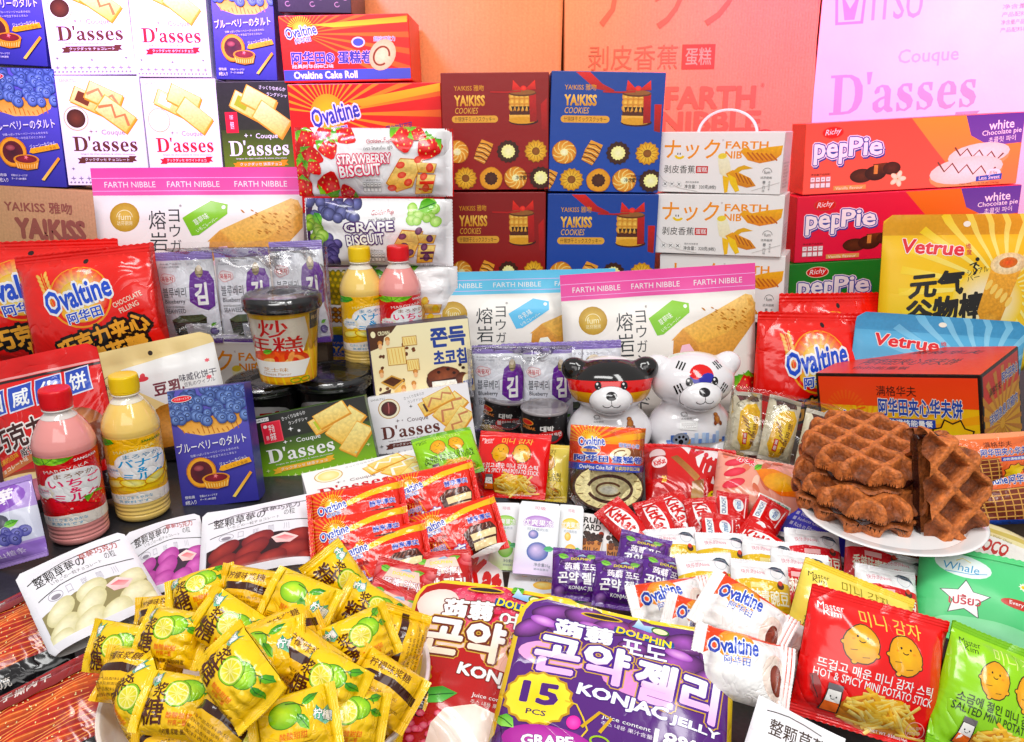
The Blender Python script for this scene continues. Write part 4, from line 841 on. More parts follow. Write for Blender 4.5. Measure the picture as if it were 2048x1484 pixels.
def A_potato(k):
    W, H = 270, 262; b, b2 = {'red': ('d8201a', 'e02c22'), 'green': ('8ac41c', '98d028'), 'yellow': ('e8cc58', 'f0da72')}[k]; ink = 'fff' if k == 'red' else '22300e' if k == 'green' else '2a2410'
    a = Art(W, H, b); a.R(0, 0, W, H, b2, b)
    a.T('Master', 12, 30, 46, 13, ink, .0, 3); a.T('Kim', 22, 43, 30, 12, ink, .0, 3)
    t1, t2 = {'red': ('뜨겁고 매운 미니 감자 스틱', 'HOT & SPICY MINI POTATO STICK'), 'green': ('소금에 절인 미니 감자 스틱', 'SALTED MINI POTATO STICK'), 'yellow': ('꿀 버터 미니 감자 스틱', 'HONEY BUTTER MINI POTATO STICK')}[k]
    a.T('미니 감자', 90, 26, 120, 30, 'f0c860' if k == 'red' else 'd8e88a' if k == 'green' else '8a7a2a', .0)
    potato_man(a, 92, 94, 33, -10); potato_man(a, 176, 94, 33, 12)
    a.T(t1, 22, 138, 218, 20, ink, .02); a.T(t2, 18, 160, 226, 16, ink, .015)
    fries(a, 66, 172, 170, 82, 52, 3)
    if k == 'red': a.P([(14, 176), (24, 172), (34, 190), (40, 214), (52, 232), (36, 224), (20, 204)], '7a1410', 'a01a14'); a.L([(18, 178), (22, 196), (34, 216)], 1.5, '2a0806')
    if k != 'yellow':
        a.P([(46, 192), (74, 192), (80, 236), (42, 236)], '2a1a10'); a.P([(48, 194), (72, 194), (77, 234), (45, 234)], 'f4ece8'); a.P([(46, 216), (75, 216), (77, 234), (45, 234)], 'e06a2a'); a.R(46, 182, 28, 11, '6a6468'); a.E(55, 206, 1.6, 2, '222', n=6); a.E(66, 206, 1.6, 2, '222', n=6); a.RING(60, 208, 4, 3, 1, '222', 20, 160)
    else: a.R(24, 190, 34, 24, '3a2c0c'); a.R(26, 192, 30, 20, 'f0c82a'); a.E(36, 200, 1.5, 2, '222', n=6); a.E(46, 200, 1.5, 2, '222', n=6); a.RING(41, 203, 4, 3, 1, '222', 20, 160); a.E(44, 222, 12, 9, '8a5a1a', 'd89a3a')
    a.RING(226, 226, 18, 17, 1.4, ink if k != 'red' else 'f4a8a0'); a.T('100% 감자', 214, 218, 24, 6, ink if k != 'red' else 'f4c8c0', 0, 15); a.T('POTATO', 214, 228, 24, 6, ink if k != 'red' else 'f4c8c0', 0, 15); a.T('NET WT. 0.58oz(16g)', 150, 248, 70, 7, ink, .01); return a
def A_roll():
    W, H = 150, 74; a = Art(W, H, 'e4501e'); a.R(0, 0, W, H, 'ea5a20', 'e0441e'); a.RAYS(30, 34, 12, 130, 16, 'f6a836', 0, 180, .45, 'f0742a'); a.P([(50, 26), (150, 8), (150, 20), (80, 32)], 'f8b436', 'f09a2c'); sun_logo(a, 14, 22, 50, 4); a.E(36, 48, 17, 11, 'f4e8e0'); a.E(36, 48, 15, 9, '3a58b0'); a.R(18, 45, 36, 6, 'f0b060'); a.T('蛋糕卷', 28, 45, 17, 5, '3a2a6a', .02)
    a.T('甜蜜好心情', 92, 32, 42, 8, '2a48a8', .02, -2, 'fff', .05); a.a = .1; a.P([(76, 60), (84, 50), (112, 40), (140, 44), (142, 60)], '8a4a24', '6a3418'); a.E(94, 52, 22, 11, 'e8d8b0', 'f8f0d0', rot=14); a.RING(94, 52, 13, 6, 2.4, '8a5a30', 20, 330, 14); a.a = 0
    a.T('阿华田 蛋糕卷', 8, 56, 134, 13, '2a48a8', .05, 0, 'f6ecf0', .05); return a
def A_rollband():
    a = Art(150, 14, '3a50b0'); a.R(0, 0, 150, 14, '4058b8', '3a50b0'); a.T('Ovaltine Cake Roll', 16, 3, 62, 8, 'fff', .03); a.T('经典阿华田口味', 84, 3, 52, 8, 'f6d86a', .02); return a
def A_kkbag():
    W, H = 200, 130; a = Art(W, H, 'c4121e'); a.R(0, 0, W, H, 'cf1a26', 'b80e1a'); a.P([(70, 8), (200, 14), (200, 100), (130, 84)], 'e8e0e0', 'f2eaea'); a.T('Kit', 84, 12, 60, 60, 'c4121e', .06, -20, None, 0, .2); a.T('Kat', 130, 40, 66, 60, 'c4121e', .06, -20, None, 0, .2); a.a = .2; a.P([(50, 38), (64, 34), (110, 74), (100, 84)], '8a5228', 'b88048'); a.P([(92, 84), (118, 78), (114, 112), (88, 116)], '7a4420', 'c89a5a'); a.a = 0
    a.R(6, 20, 34, 24, 'a80c18'); a.E(24, 30, 16, 12, 'd8c0c0'); a.R(10, 34, 30, 46, '9a0a14'); a.E(26, 48, 16, 12, 'e8d8d8', rot=20); a.T('KitKat', 14, 42, 24, 12, 'c4121e', .05, 15); a.T('20', 28, 76, 10, 12, 'f0b83a', .06); a.E(140, 112, 18, 15, 'f0d418', 'f8e43a'); a.T('mini', 128, 106, 25, 14, '1a1208', .03, -75); return a
def A_jelly():
    W, H = 190, 130; a = Art(W, H, 'e09a88'); a.R(0, 0, W, H, 'e8a898', 'd88a74')
    for i in range(26): a.E(RND.random() * W, RND.random() * H, 16, 7, RND.choice(('e8b0a0', 'd87a62', 'f0c4b0', 'c86a50')), rot=RND.random() * 180)
    for i in range(3): a.E(36, 30 + i * 24, 24, 9, 'cf3040', 'e05060', rot=20)
    a.a = .15; a.P([(80, 40), (120, 30), (180, 44), (188, 74), (140, 84), (104, 72)], 'f08a1e', 'e8701a'); a.E(138, 56, 40, 20, 'f49a2a', 'f8b44a', rot=10); a.a = 0; leaf(a, 78, 40, 22, 14, 40); a.T('水果', 40, 6, 40, 24, 'd83a3a', .05, -10, 'fff', .05); a.R(90, 94, 74, 14, 'f2f4e8', rot=-8); a.T('果味果冻橡皮糖', 94, 96, 66, 9, '2a8a6a', .03, -8); a.R(94, 110, 70, 10, '8ac43a', rot=-8); return a
def A_nanabag():
    W, H = 74, 124; a = Art(W, H, 'cfc6ac'); a.R(0, 0, W, H, 'd6ceb6', 'c8bea2'); a.P([(10, 3), (62, 2), (64, 18), (46, 22), (34, 16), (14, 22)], '4a2a22')
    a.a = .2; a.P([(14, 44), (30, 28), (56, 24), (66, 40), (58, 80), (44, 114), (24, 118), (10, 96)], 'e8bc34', 'd09a24'); a.E(38, 72, 20, 40, 'd8a428', 'f0cc52', rot=-16); a.a = 0
    for i in range(5): a.L([(18 + i * 4, 52 + i * 8), (32 + i * 3, 62 + i * 7)], 3, '8a5a1a')
    a.RING(16, 30, 8, 7, 1, '5a5448', 180, 360); a.T('fum', 10, 28, 12, 6, '5a5448'); 
    for i, t in enumerate('剥皮香蕉'): a.T(t, 46 - i * 2, 50 + i * 15, 11, 13, '5a3010', .02)
    a.R(22, 84, 11, 22, 'c43a24'); a.T('蛋', 24, 86, 7, 8, 'fff', .02); a.T('糕', 24, 96, 7, 8, 'fff', .02); return a
def A_kk():
    W, H = 100, 46; a = Art(W, H, 'c4121e'); a.R(0, 0, W, H, 'd01c28', 'b80e1a'); a.E(30, 23, 29, 13, 'f2eeee', rot=8); a.T('KitKat', 7, 13, 46, 20, 'c4121e', .05, 6, None, 0, .1); a.R(61, 4, 31, 10, 'e8eef4'); a.T('CRUNCHY', 63, 6, 27, 6, '1a4a7a', .03); a.E(80, 30, 11, 8, 'e4eef6'); a.T('mini', 73, 26, 14, 8, '1a5a9a', .03); a.L([(60, 38), (96, 42)], 1.5, 'f0d0d0'); return a
def A_pea(k):
    W, H = 94, 106; c, c2 = ('dcb83a', 'cfa52a') if k == 'y' else ('cc2430', 'b81a26'); a = Art(W, H, 'e9e9ec'); a.R(0, 0, W, H, 'eeeef0', 'e4e4e8'); a.P([(0, 34), (30, 30), (94, 36), (94, 100), (0, 106)], c, c2)
    a.T('快乐的Nova', 14, 16, 38, 8, 'c85a74', .0); a.E(72, 18, 13, 11, 'e8e8ea'); a.P([(60, 12), (70, 6), (82, 10), (88, 24), (80, 18)], '2a3a4a'); a.RING(72, 20, 10, 9, .6, '8a9aaa')
    a.T('原味' if k == 'y' else '香辣味', 8, 46, 34, 24, 'f6f2da', .03, 0); a.T('青豌豆', 42, 48, 46, 22, 'f6f2da', .03, 0); a.R(26, 37, 28, 8, 'eadb96' if k == 'y' else 'f0b8b8'); a.E(76, 40, 6, 6, '4a2a20'); a.E(76, 36, 4, 4, 'c84a3a')
    if k == 'y': cluster(a, 30, 82, 54, 20, 18, 5, '6a9a2a', 'c4e07a', None, 3)
    else: a.E(60, 92, 26, 10, '8a3a1a', 'c88a3a')
    return a
def dolphin(a, x, y, w):
    a.P([(x, y), (x + w, y + w * .12), (x + w, y + w * .28), (x, y + w * .16)], '1e4a8a'); a.T('DOLPHIN', x + w * .04, y + w * .03, w * .92, w * .2, 'f4dc2a', .04, -7)
    a.P([(x + w * .3, y - w * .1), (x + w * .45, y - w * .34), (x + w * .52, y - w * .2), (x + w * .8, y - w * .22), (x + w * .62, y - w * .04)], 'dcecf6', '6aa8d8'); a.E(x + w * .8, y - w * .12, w * .16, w * .1, '3a6a2a'); a.E(x + w * .8, y - w * .12, w * .13, w * .07, 'e8e8b8')
def A_konjac(k):
    W, H = 400, 410; b = ('5a2a7a', '4a1e6c') if k == 'p' else ('a8201c', 'b02420'); g = 'd8b030'; a = Art(W, H, g); a.R(0, 0, W, H, 'e8cc50', 'd0a42a')
    a.R(9, 9, W - 18, H - 18, *b)
    if k == 'p':
        a.a = .1
        for x, y, r, t in ((60, 40, 40, 20), (120, 30, 44, -10), (180, 44, 42, 10), (250, 36, 46, -20), (320, 50, 48, 10), (370, 60, 40, 40), (90, 76, 34, 0), (300, 110, 50, 20), (360, 130, 46, 40), (30, 90, 36, 30), (220, 92, 30, 0)): a.E(x, y, r, r * .62, '34103e', 'a55cb8', rot=t, off=(-.2, -.3))
        for x, y in ((140, 56), (300, 84), (50, 70)): a.E(x, y, 26, 12, '9a4ab0', 'e0a8e0', rot=-15)
        a.a = 0
    else:
        a.a = .35
        for x, y, r in ((110, 44, 46), (180, 40, 50), (250, 56, 56), (320, 60, 50), (140, 96, 44), (300, 120, 60), (220, 110, 44)):
            a.E(x, y, r, r * .78, 'c82a4a', 'ec6a80')
            for i in range(24): t = i * 2.4; q = r * .9 * (i / 24) ** .5; a.E(x + q * math.cos(t), y + q * .78 * math.sin(t), r * .1, r * .08, 'f08a9a', 'c8304e', n=6)
        a.a = 0; a.E(60, 70, 46, 40, 'f0d0c8', 'fbe8e0'); leaf(a, 210, 16, 44, 24, 20); a.E(370, 70, 44, 30, 'f6f0ea', 'fff'); a.E(372, 66, 30, 16, '6a1a2a', '8a2a3a')
    a.P([(12, 12), (12, 130), (70, 150), (170, 150), (240, 200), (388, 236), (388, 398), (12, 398)], *b) if k == 'p' else a.P([(12, 110), (70, 130), (200, 176), (388, 210), (388, 398), (12, 398)], *b)
    a.E(150, 20, 44, 8, 'd8b030', rot=0); a.E(150, 20, 38, 5, '2a1420')
    ol = ('4a2080', 'caa04a') if k == 'p' else ('6a2a10', 'caa04a')
    a.T('蒟蒻', 72, 52, 110, 48, 'fff', .05, 0, ol[0], .05); a.T('포도' if k == 'p' else '여지', 196, 72, 84, 38, 'fff', .03, 0, ol[0], .03); dolphin(a, 180, 40, 112)
    a.E(86, 146, 70, 30, 'e0a0d0' if k == 'p' else 'f0c8b8'); a.E(260, 176, 90, 34, 'd890c8' if k == 'p' else 'ecb8a8')
    c1, c2 = ('fdf6fb', 'f2b8e6') if k == 'p' else ('fdf8f2', 'f4dcc8')
    a.T('곤약', 46, 100, 170, 92, c1, .05, -2, ol[0], .05, 0, ol[1], .075, c2); a.T('젤리', 226, 120, 146, 100, c1, .05, -6, ol[0], .05, 0, ol[1], .075, c2)
    a.T('KONJAC', 132, 208, 156, 34, 'fff', .05, -6, ol[0], .04); a.T('JELLY', 292, 230, 84, 22, 'fff', .04, -6, ol[0], .035)
    if k == 'p':
        a.STAR(70, 250, 62, .92, 16, 'b88a2a', 'f0dc6a'); a.STAR(70, 250, 57, .92, 16, 'f0dc5a', 'e8cc48'); a.T('15', 38, 214, 66, 50, '4a2070', .05); a.T('PCS', 54, 276, 34, 12, '4a2a50', .03)
        a.T('Juice content', 180, 262, 82, 11, 'fff', .01, -3); a.T('주스 내용 果汁含量', 180, 276, 86, 9, 'e8dcf0', .0, -3); a.T('18%', 268, 264, 70, 30, 'fff', .035, -4)
        a.L([(116, 246), (136, 250), (150, 276), (160, 300), (146, 330)], 3, 'd8b84a'); a.RING(182, 318, 15, 10, 3.5, '9ab83a'); a.L([(150, 296), (176, 258), (196, 266), (180, 300)], 6, 'c8a03a'); a.E(136, 290, 12, 15, 'e0309a', 'f060b8')
        a.E(50, 350, 46, 30, '34104a', '7a4a9a'); a.E(100, 340, 76, 34, 'a02a90', 'b84aa4'); a.T('GRAPE', 56, 326, 86, 22, 'fff', .05, 8, '6a1a7a', .03); leaf(a, 10, 296, 40, 26, -40, '5aa83a', '9ad86a'); a.a = .1; a.E(210, 380, 70, 52, 'd8a8e0', 'f4dcf6'); a.E(330, 390, 60, 50, 'c890d4', 'ecd0f0'); a.a = 0
    else:
        a.STAR(30, 240, 56, .92, 16, 'b88a2a', 'f0dc6a'); a.T('15', 10, 222, 40, 34, '8a2018', .05); a.T('Juice content', 170, 262, 80, 11, 'fff', .01, -2); a.T('주스 내용 果汁含量', 170, 276, 84, 9, 'f0dcd8', .0, -2); a.T('18%', 258, 264, 66, 30, 'fff', .035, -4); leaf(a, 70, 280, 74, 36, 10, '3a8a34', '6ac05a')
        a.a = .35
        for i in range(60): a.E(14 + RND.random() * 120, 310 + RND.random() * 90, 9, 7, 'd03a58', 'f08a9a', n=7)
        a.a = .05; a.P([(100, 405), (104, 330), (124, 300), (180, 284), (220, 296), (232, 405)], 'f4e0d4', 'f0d0c0'); a.E(172, 334, 50, 46, 'f0d8cc', 'fbf0e8'); a.a = 0
    return a
def A_kmini(k):
    W, H = 86, 90; b = ('5a2a86', '4a1e72') if k == 'p' else ('c02a28', 'a81c1c'); a = Art(W, H, b[0]); a.R(0, 0, W, H, *b); a.a = .15
    for i in range(10): a.E(RND.random() * W, 4 + RND.random() * 30, 14, 9, *(('34104a', '8a5ab0') if k == 'p' else ('c83a44', 'ee8a8a')), rot=RND.random() * 90)
    a.a = 0; leaf(a, 8, 14, 18, 12, -20, '5aa83a', '9ad86a'); leaf(a, 54, 18, 18, 12, 20, '5aa83a', '9ad86a')
    if k == 'r': a.P([(14, 40), (22, 14), (64, 14), (74, 40)], 'f0cabc', 'f6e0d4')
    a.P([(38, 18), (48, 10), (54, 16)], 'dcecf6', '6aa8d8'); a.T('DOLPHIN', 28, 20, 32, 5, 'f4dc2a', .03); a.T('蒟蒻 포도' if k == 'p' else '蒟蒻 여지', 18, 30, 52, 13, 'f0e8f4', .03, 0, b[1], .05); a.T('곤약 젤리', 8, 46, 70, 20, 'fff', .04, 0, b[1], .06); a.T('KONJAC JELLY', 26, 69, 48, 7, 'fff', .03)
    ball(a, 12, 78, 9, b[1], 'b88ad0' if k == 'p' else 'f0a0a0'); return a
def A_lime():
    W, H = 160, 104; a = Art(W, H, 'f6c404'); a.R(0, 0, W, H, 'fac806', 'f2bc02')
    a.E(98, 30, 27, 20, '5a8a14'); a.E(98, 30, 25, 18, '7ab81e', 'c4ea5a'); lime_half(a, 80, 38, 25, -10); leaf(a, 118, 14, 24, 14, 20, '2a7a2a', '7ac43a'); leaf(a, 124, 30, 24, 14, -20, '2a7a2a', '6ab83a'); a.L([(112, 16), (122, 10), (128, 20)], 1.6, '3a5a1a')
    a.T('浆', 34, 22, 26, 26, '4a200c', .022, 6); a.T('糖', 22, 48, 44, 44, '4a200c', .024, 6)
    a.T('酸酸甜甜', 72, 68, 44, 10, 'e0641a', .01, 4); a.T('柠爽一夏', 78, 79, 32, 9, 'e0641a', .01, 4); a.T('小柠檬 浆糖  酸甜好味道', 64, 92, 70, 7, '5a3010', .02, 4)
    a.P([(16, 20), (24, 4), (30, 14), (38, 2), (40, 22), (30, 30)], '1e8a6a', '8ad0b0'); a.T('柠檬', 16, 10, 22, 14, 'f4fbf0', .04, 14, '1e7a5a', .06); return a
def A_lime2():
    W, H = 160, 104; a = Art(W, H, 'f6c404'); a.R(0, 0, W, H, 'fac806', 'f2bc02'); a.E(70, 40, 30, 23, '4f7a12'); a.E(70, 40, 28.5, 21.5, '74b01c', 'c8ea5a', off=(-.2, -.3)); leaf(a, 92, 44, 34, 20, -60, '2a7a2a', '8aca4a'); leaf(a, 100, 30, 34, 16, 30, '2a7a2a', '6ab83a'); a.L([(72, 22), (92, 26), (104, 34)], 2, '3a5a1a')
    a.P([(118, 56), (124, 34), (132, 46), (142, 34), (146, 58), (134, 68)], '1e8a6a', '8ad0b0'); a.T('柠檬', 118, 42, 28, 18, 'f4fbf0', .03, -10, '1e7a5a', .06); a.T('酸酸甜甜', 56, 70, 48, 11, 'e0641a', .01, -6)
    for i in range(3): a.L([(30, 90 + i * 4), (110, 88 + i * 4)], 1, '8a6a10')
    return a
def A_limeback():
    W, H = 160, 104; a = Art(W, H, 'f2bc02'); a.R(0, 0, W, H, 'f6c004', 'eeb402'); a.L([(10, 60), (40, 44), (90, 40), (150, 48)], 16, '3a1a0a')
    tinytext(a, 20, 62, 110, 4, 9, '5a3a0c', 1, 3); a.T('柠檬味浆糖', 30, 12, 90, 16, '5a3010', .02, 3); return a
def A_ovblock():
    W, H = 172, 104; a = Art(W, H, 'd8301a'); a.R(0, 0, W, H, 'e23c20', 'd22c18'); a.RAYS(48, 40, 26, 150, 26, 'f08a30', 60, 300, .4, 'dc3c1e'); a.P([(62, 32), (110, 16), (172, 4), (172, 16), (116, 26), (74, 38)], 'f6b020', 'fbc83a')
    sun_logo(a, 20, 26, 50, 10); a.T('醇享厚实', 110, 36, 44, 11, '2a44a8', .04, 4, 'e8dcf0', .05); a.T('夹心蛋糕', 28, 58, 40, 8, '8a1410', .02, 6); a.T('巧克力味', 24, 66, 34, 8, '8a1410', .02, 6); a.T('阿华田', 26, 75, 34, 9, '2a3aa0', .02, 6, 'f0d8e0', .05)
    a.T('魔力方', 30, 84, 66, 20, 'eef0fa', .045, 8, '3a44b0', .05); a.a = .2; a.P([(96, 66), (112, 54), (150, 52), (158, 64), (150, 96), (106, 102)], '4a1e12', '341208'); a.P([(108, 70), (156, 64), (154, 76), (110, 82)], 'f4d8a8'); a.P([(110, 86), (152, 80), (150, 94), (110, 98)], 'f4d8a8'); a.a = 0
    for i in range(7): a.L([(100 + i * 8, 66 - i * .8), (112 + i * 6, 55)], 1.5, '8a5240')
    a.P([(98, 102), (168, 92), (150, 104), (104, 104)], 'f2eceA'.lower()); return a
def A_stick(k):
    W, H = 74, 148; a = Art(W, H, 'e2e4e6'); a.R(0, 0, W, 100, 'eaecee', 'e2e6ea'); c, c2, fr = {'g': ('8ac24a', 'c8e4a0', '6ab02a'), 'b': ('a878c0', 'd8c4e6', '3a5aa0'), 'm': ('f0c23a', 'f8e4a0', 'f0b020')}[k]
    a.R(0, 100, W, 48, 'e2e6ea', c2); a.T('可吸', 28, 10, 20, 7, 'c85a7a', .0); a.E(37, 42, 25, 12, c, c2); a.T('优爽果冻', 10, 38, 54, 14, 'fff', .03, 0, c, .04); a.T('可以吸的冻', 18, 56, 38, 6, '8a94a4')
    ball(a, 30, 70, 9, fr, c2); ball(a, 40, 104, 19, fr, c2); leaf(a, 50, 98, 20, 12, 10, '3a9a5a', '7ad09a'); a.T('净含量35g', 36, 126, 28, 8, '6a7480', .01); a.T('果味型果冻', 36, 136, 26, 4, '8a94a0'); return a
def A_milktea():
    W, H = 66, 104; a = Art(W, H, 'e6e4e2'); a.R(0, 0, W, H, 'eae8e6', 'e0dcd8'); a.T('FRUIT', 4, 8, 56, 14, '1e1a18', .04, 2, None, 0, .1); a.T('YARD', 8, 24, 46, 14, '1e1a18', .04, 2, None, 0, .1); a.E(56, 42, 6, 5, '9a3a2a')
    a.a = .2; a.P([(8, 58), (58, 58), (50, 104), (14, 104)], 'c8844a', 'b06a30'); cluster(a, 10, 44, 46, 14, 24, 5, '1e1210', '4a3028', None, 3); cluster(a, 12, 60, 40, 8, 8, 4, '5a2c14', '8a4a24', None, 8); a.a = 0; a.T('MILK', 12, 74, 40, 12, '4a2412', .01); a.T('TEA', 14, 89, 34, 12, '4a2412', .01); return a
def A_choc(k):
    W, H = 240, 150; a = Art(W, H, 'e4e2e6'); a.R(0, 0, W, H, 'e9e7ec', 'dfdde4'); c, hi, bg = {'w': ('c9c194', 'efe9cc', '8a8058'), 'p': ('a03a8a', 'd070b8', '3a2438'), 'r': ('6a1a1c', 'a03a34', '2a0e10')}[k]
    a.L([(14, 30), (60, 20), (130, 14), (225, 16)], 2, '2a2624'); a.T('整颗草莓の', 26, 20, 110, 22, '2a2624', .02, 3); a.T('草莓巧克力', 128, 14, 84, 15, 'a83a30' if k != 'r' else '2a2624', .02, -1); a.T('いちごの一粒チョコレート', 56, 42, 110, 7, '5a5452', .0, 2); a.T('の粒', 176, 30, 24, 14, '2a2624', .0)
    a.L([(20, 66), (70, 56), (150, 54), (228, 60)], 1.6, '2a2624'); a.RING(54, 70, 15, 8, 1, '9a94a0'); a.E(54, 72, 10, 4, '8a848e')
    for i, t in enumerate('口 咩 ㎜ 川'): a.T(t, 78 + i * 16, 62, 12, 14, 'b8b4be', .0)
    q = [(14, 92), (90, 80), (170, 80), (230, 88), (230, 140), (14, 140)]; a.P(q, bg)
    a.a = .12
    for x, y, r, t in ((120, 88, 34, 10), (206, 92, 32, 6), (50, 98, 34, 22), (44, 128, 36, 20), (108, 110, 38, 24), (196, 122, 38, 12), (92, 134, 36, 16), (146, 136, 34, 12), (222, 138, 26, 6), (30, 140, 26, 10)): a.E(x, y, r, r * .46, c, hi, rot=t, off=(-.2, -.35), sq=2.3)
    a.P([(148, 92), (176, 84), (204, 96), (186, 108), (158, 106)], 'f4dcd8', 'e8b8b8'); a.P([(156, 94), (176, 90), (196, 97), (180, 103)], 'e06a74', 'f4b0b0'); a.a = 0; a.R(0, 140, W, 10, 'd8d6dc'); a.R(0, 70, 12, 80, 'e2e0e6'); a.R(232, 70, 8, 80, 'e0dee4'); return a
def A_blue():
    W, H = 160, 150; a = Art(W, H, 'a488c8'); a.R(0, 0, W, H, 'b8a0d8', 'a488c8'); a.E(90, 30, 60, 26, '8a5ab8', '7a48a8'); a.T('蓝莓', 70, 14, 60, 30, 'f0e8f8', .04); a.R(10, 56, 150, 58, 'd4d6e4', 'c4c6da'); a.E(80, 70, 40, 16, '4a4a58', '6a6a78'); cluster(a, 60, 86, 80, 22, 12, 11, '3a3a8a', '8a8ad0', '2a2a5a', 3); leaf(a, 60, 90, 26, 14, 30); leaf(a, 110, 80, 26, 14, 10); a.R(0, 118, W, 26, '8f6cc0', '9a7ac8'); a.T('蓝莓味山楂条', 20, 124, 110, 10, 'e0d4f0', .01); return a
def A_jerky():
    W, H = 250, 220; a = Art(W, H, '161416'); a.R(0, 0, W, H, '1a181a'); sesame(a, W, H, 8, 40, 226, 130); a.P([(0, 0), (W, 0), (W, 30), (160, 46), (60, 44), (0, 34)], '9a1420', '7a0e18'); a.T('手撕肉干', 60, 8, 90, 22, 'f4e4dc', .03); a.P([(0, 170), (W, 176), (W, 220), (0, 220)], '161416'); a.T('净含量:80克', 40, 190, 90, 14, 'd0c8c0', .01); return a
def A_mallow():
    W, H = 170, 92; a = Art(W, H, 'f4f0ee'); a.R(0, 0, W, H, 'f8f4f2', 'f0eae7'); a.E(92, 58, 60, 34, 'f2ece8', 'fcfaf8'); a.P([(0, 0), (150, 0), (120, 8), (70, 14), (36, 34), (0, 46)], 'e2481e', 'ea5a2a'); a.E(64, 26, 30, 24, 'f08a2a', 'f8c060'); a.T('Ovaltine', 24, 14, 76, 25, '2a48b0', .04, 6, 'fff', .06); a.T('阿华田', 48, 41, 42, 12, '2a48b0', .02, 5, 'fff', .05)
    a.a = .08; a.E(138, 52, 26, 30, 'f4d8cc', 'fbeae2', rot=20); a.E(140, 54, 14, 20, '6a2418', 'a85a4a', rot=20); a.a = 0; a.P([(150, 0), (170, 0), (170, 92), (160, 92), (156, 40)], 'e2481e'); return a
def A_whale():
    W, H = 290, 200; a = Art(W, H, '58c47c'); a.R(0, 0, W, H, '66cc8a', '56c078'); a.E(84, 50, 58, 30, 'e2f0ec', 'eef6f4', rot=-4); a.T('Whale', 44, 46, 72, 20, '4a9ac8', .0, -2, None, 0, .2); a.L([(46, 70), (100, 70), (132, 62)], 1.6, '4a9ac8'); a.L([(70, 40), (84, 32), (100, 40)], 1.8, 'e8cc4a')
    a.STAR(88, 124, 40, .5, 5, '223a2a', rot=-90, sx=1.35); a.STAR(88, 124, 37, .5, 5, 'f4ecec', rot=-90, sx=1.35); a.T('เปรี้ยว', 56, 116, 64, 20, 'b8283a', .03, 4); a.E(200, 112, 42, 10, 'b8382c'); a.T('Every day', 176, 107, 52, 10, 'fff', .015); a.STAR(206, 70, 10, .6, 8, 'f8f4d8'); a.E(206, 70, 4, 4, 'f0c83a'); a.E(150, 176, 120, 22, '8ad8a0', '9ae0b0'); return a
def A_nuts(k):
    W, H = 170, 150; c, c2 = ('3a3ac8', '3434b8') if k == 'b' else ('e2682a', 'd85a20'); a = Art(W, H, 'e9e7ea'); a.R(0, 0, W, H, 'eceaec'); a.a = .2
    for i in range(12): a.E(30 + RND.random() * 120, 20 + RND.random() * 50, 18, 11, 'b87a48', 'dcaa78', rot=RND.random() * 90)
    a.a = 0; a.P([(5, 70), (60, 84), (165, 78), (165, 144), (5, 144)], c, c2)
    a.T('Net wt. 35g', 46, 86, 60, 10, 'e8e8f6', .02)
    for i, t in enumerate(('Whole Grain Snack', 'Reduces Cholesterol Naturally', 'Rich in Fiber')): a.R(30, 102 + i * 10, 6, 6, 'c8c8f0'); a.T(t, 40, 102 + i * 10, (62, 104, 44)[i], 7, 'e4e4f6', .0)
    return a
def A_chocbox():
    W, H = 170, 60; a = Art(W, H, 'e6dca8'); a.R(0, 0, W, H, 'ece4b8', 'e0d498'); a.R(0, 16, W, 8, 'cbb868'); a.P([(0, 34), (W, 30), (W, 60), (0, 60)], 'efece4', 'e8e4dc'); a.T('CHOCO', 16, 38, 84, 18, 'b83a34', .05); a.T('Premium Wafer Choco', 30, 28, 70, 5, '7a6a3a'); a.E(14, 8, 10, 3, '2a2018'); return a
def A_can():
    W, H = 230, 92; a = Art(W, H, '1a1718'); a.R(0, 0, W, H, '1c191a', '171415')
    R = random.Random(8)
    for i in range(50): a.P([(p[0], p[1]) for p in Art.rot([(0, 0), (4, 1), (3, 4)], 0, 0, R.random() * 360) + (R.random() * W, R.random() * H * .7)], R.choice(('555', '8a2a2a', '777', '3a3a3a')))
    a.E(80, 20, 14, 8, 'e8a050'); a.E(80, 20, 12, 6.5, 'c83020'); a.T('DAEBAK', 68, 30, 30, 8, 'e08a4a', .03); a.T('대박', 106, 24, 24, 16, 'f0ece8', .05); a.E(126, 54, 24, 17, 'c82028', 'a81820', wob=.08); a.T('불닭볶음면', 104, 44, 42, 13, 'f6e4e0', .04, 4); a.E(126, 58, 14, 9, '3a3a3e', '555')
    a.T('BLACK', 40, 46, 26, 8, 'eee', .03); a.T('SPICY CHICKEN', 42, 57, 36, 8, 'd8a040', .02); a.T('NOODLES', 44, 68, 34, 8, 'd8a040', .02); a.P([(56, 92), (64, 76), (92, 64), (120, 74), (90, 84)], 'e8c06a', 'd8a040'); a.E(130, 86, 34, 12, '2a2628', '3a3638'); a.T('볶음', 176, 30, 16, 30, 'e8e4e0', .04, 70); a.E(104, 68, 12, 6, 'e85a3a'); return a
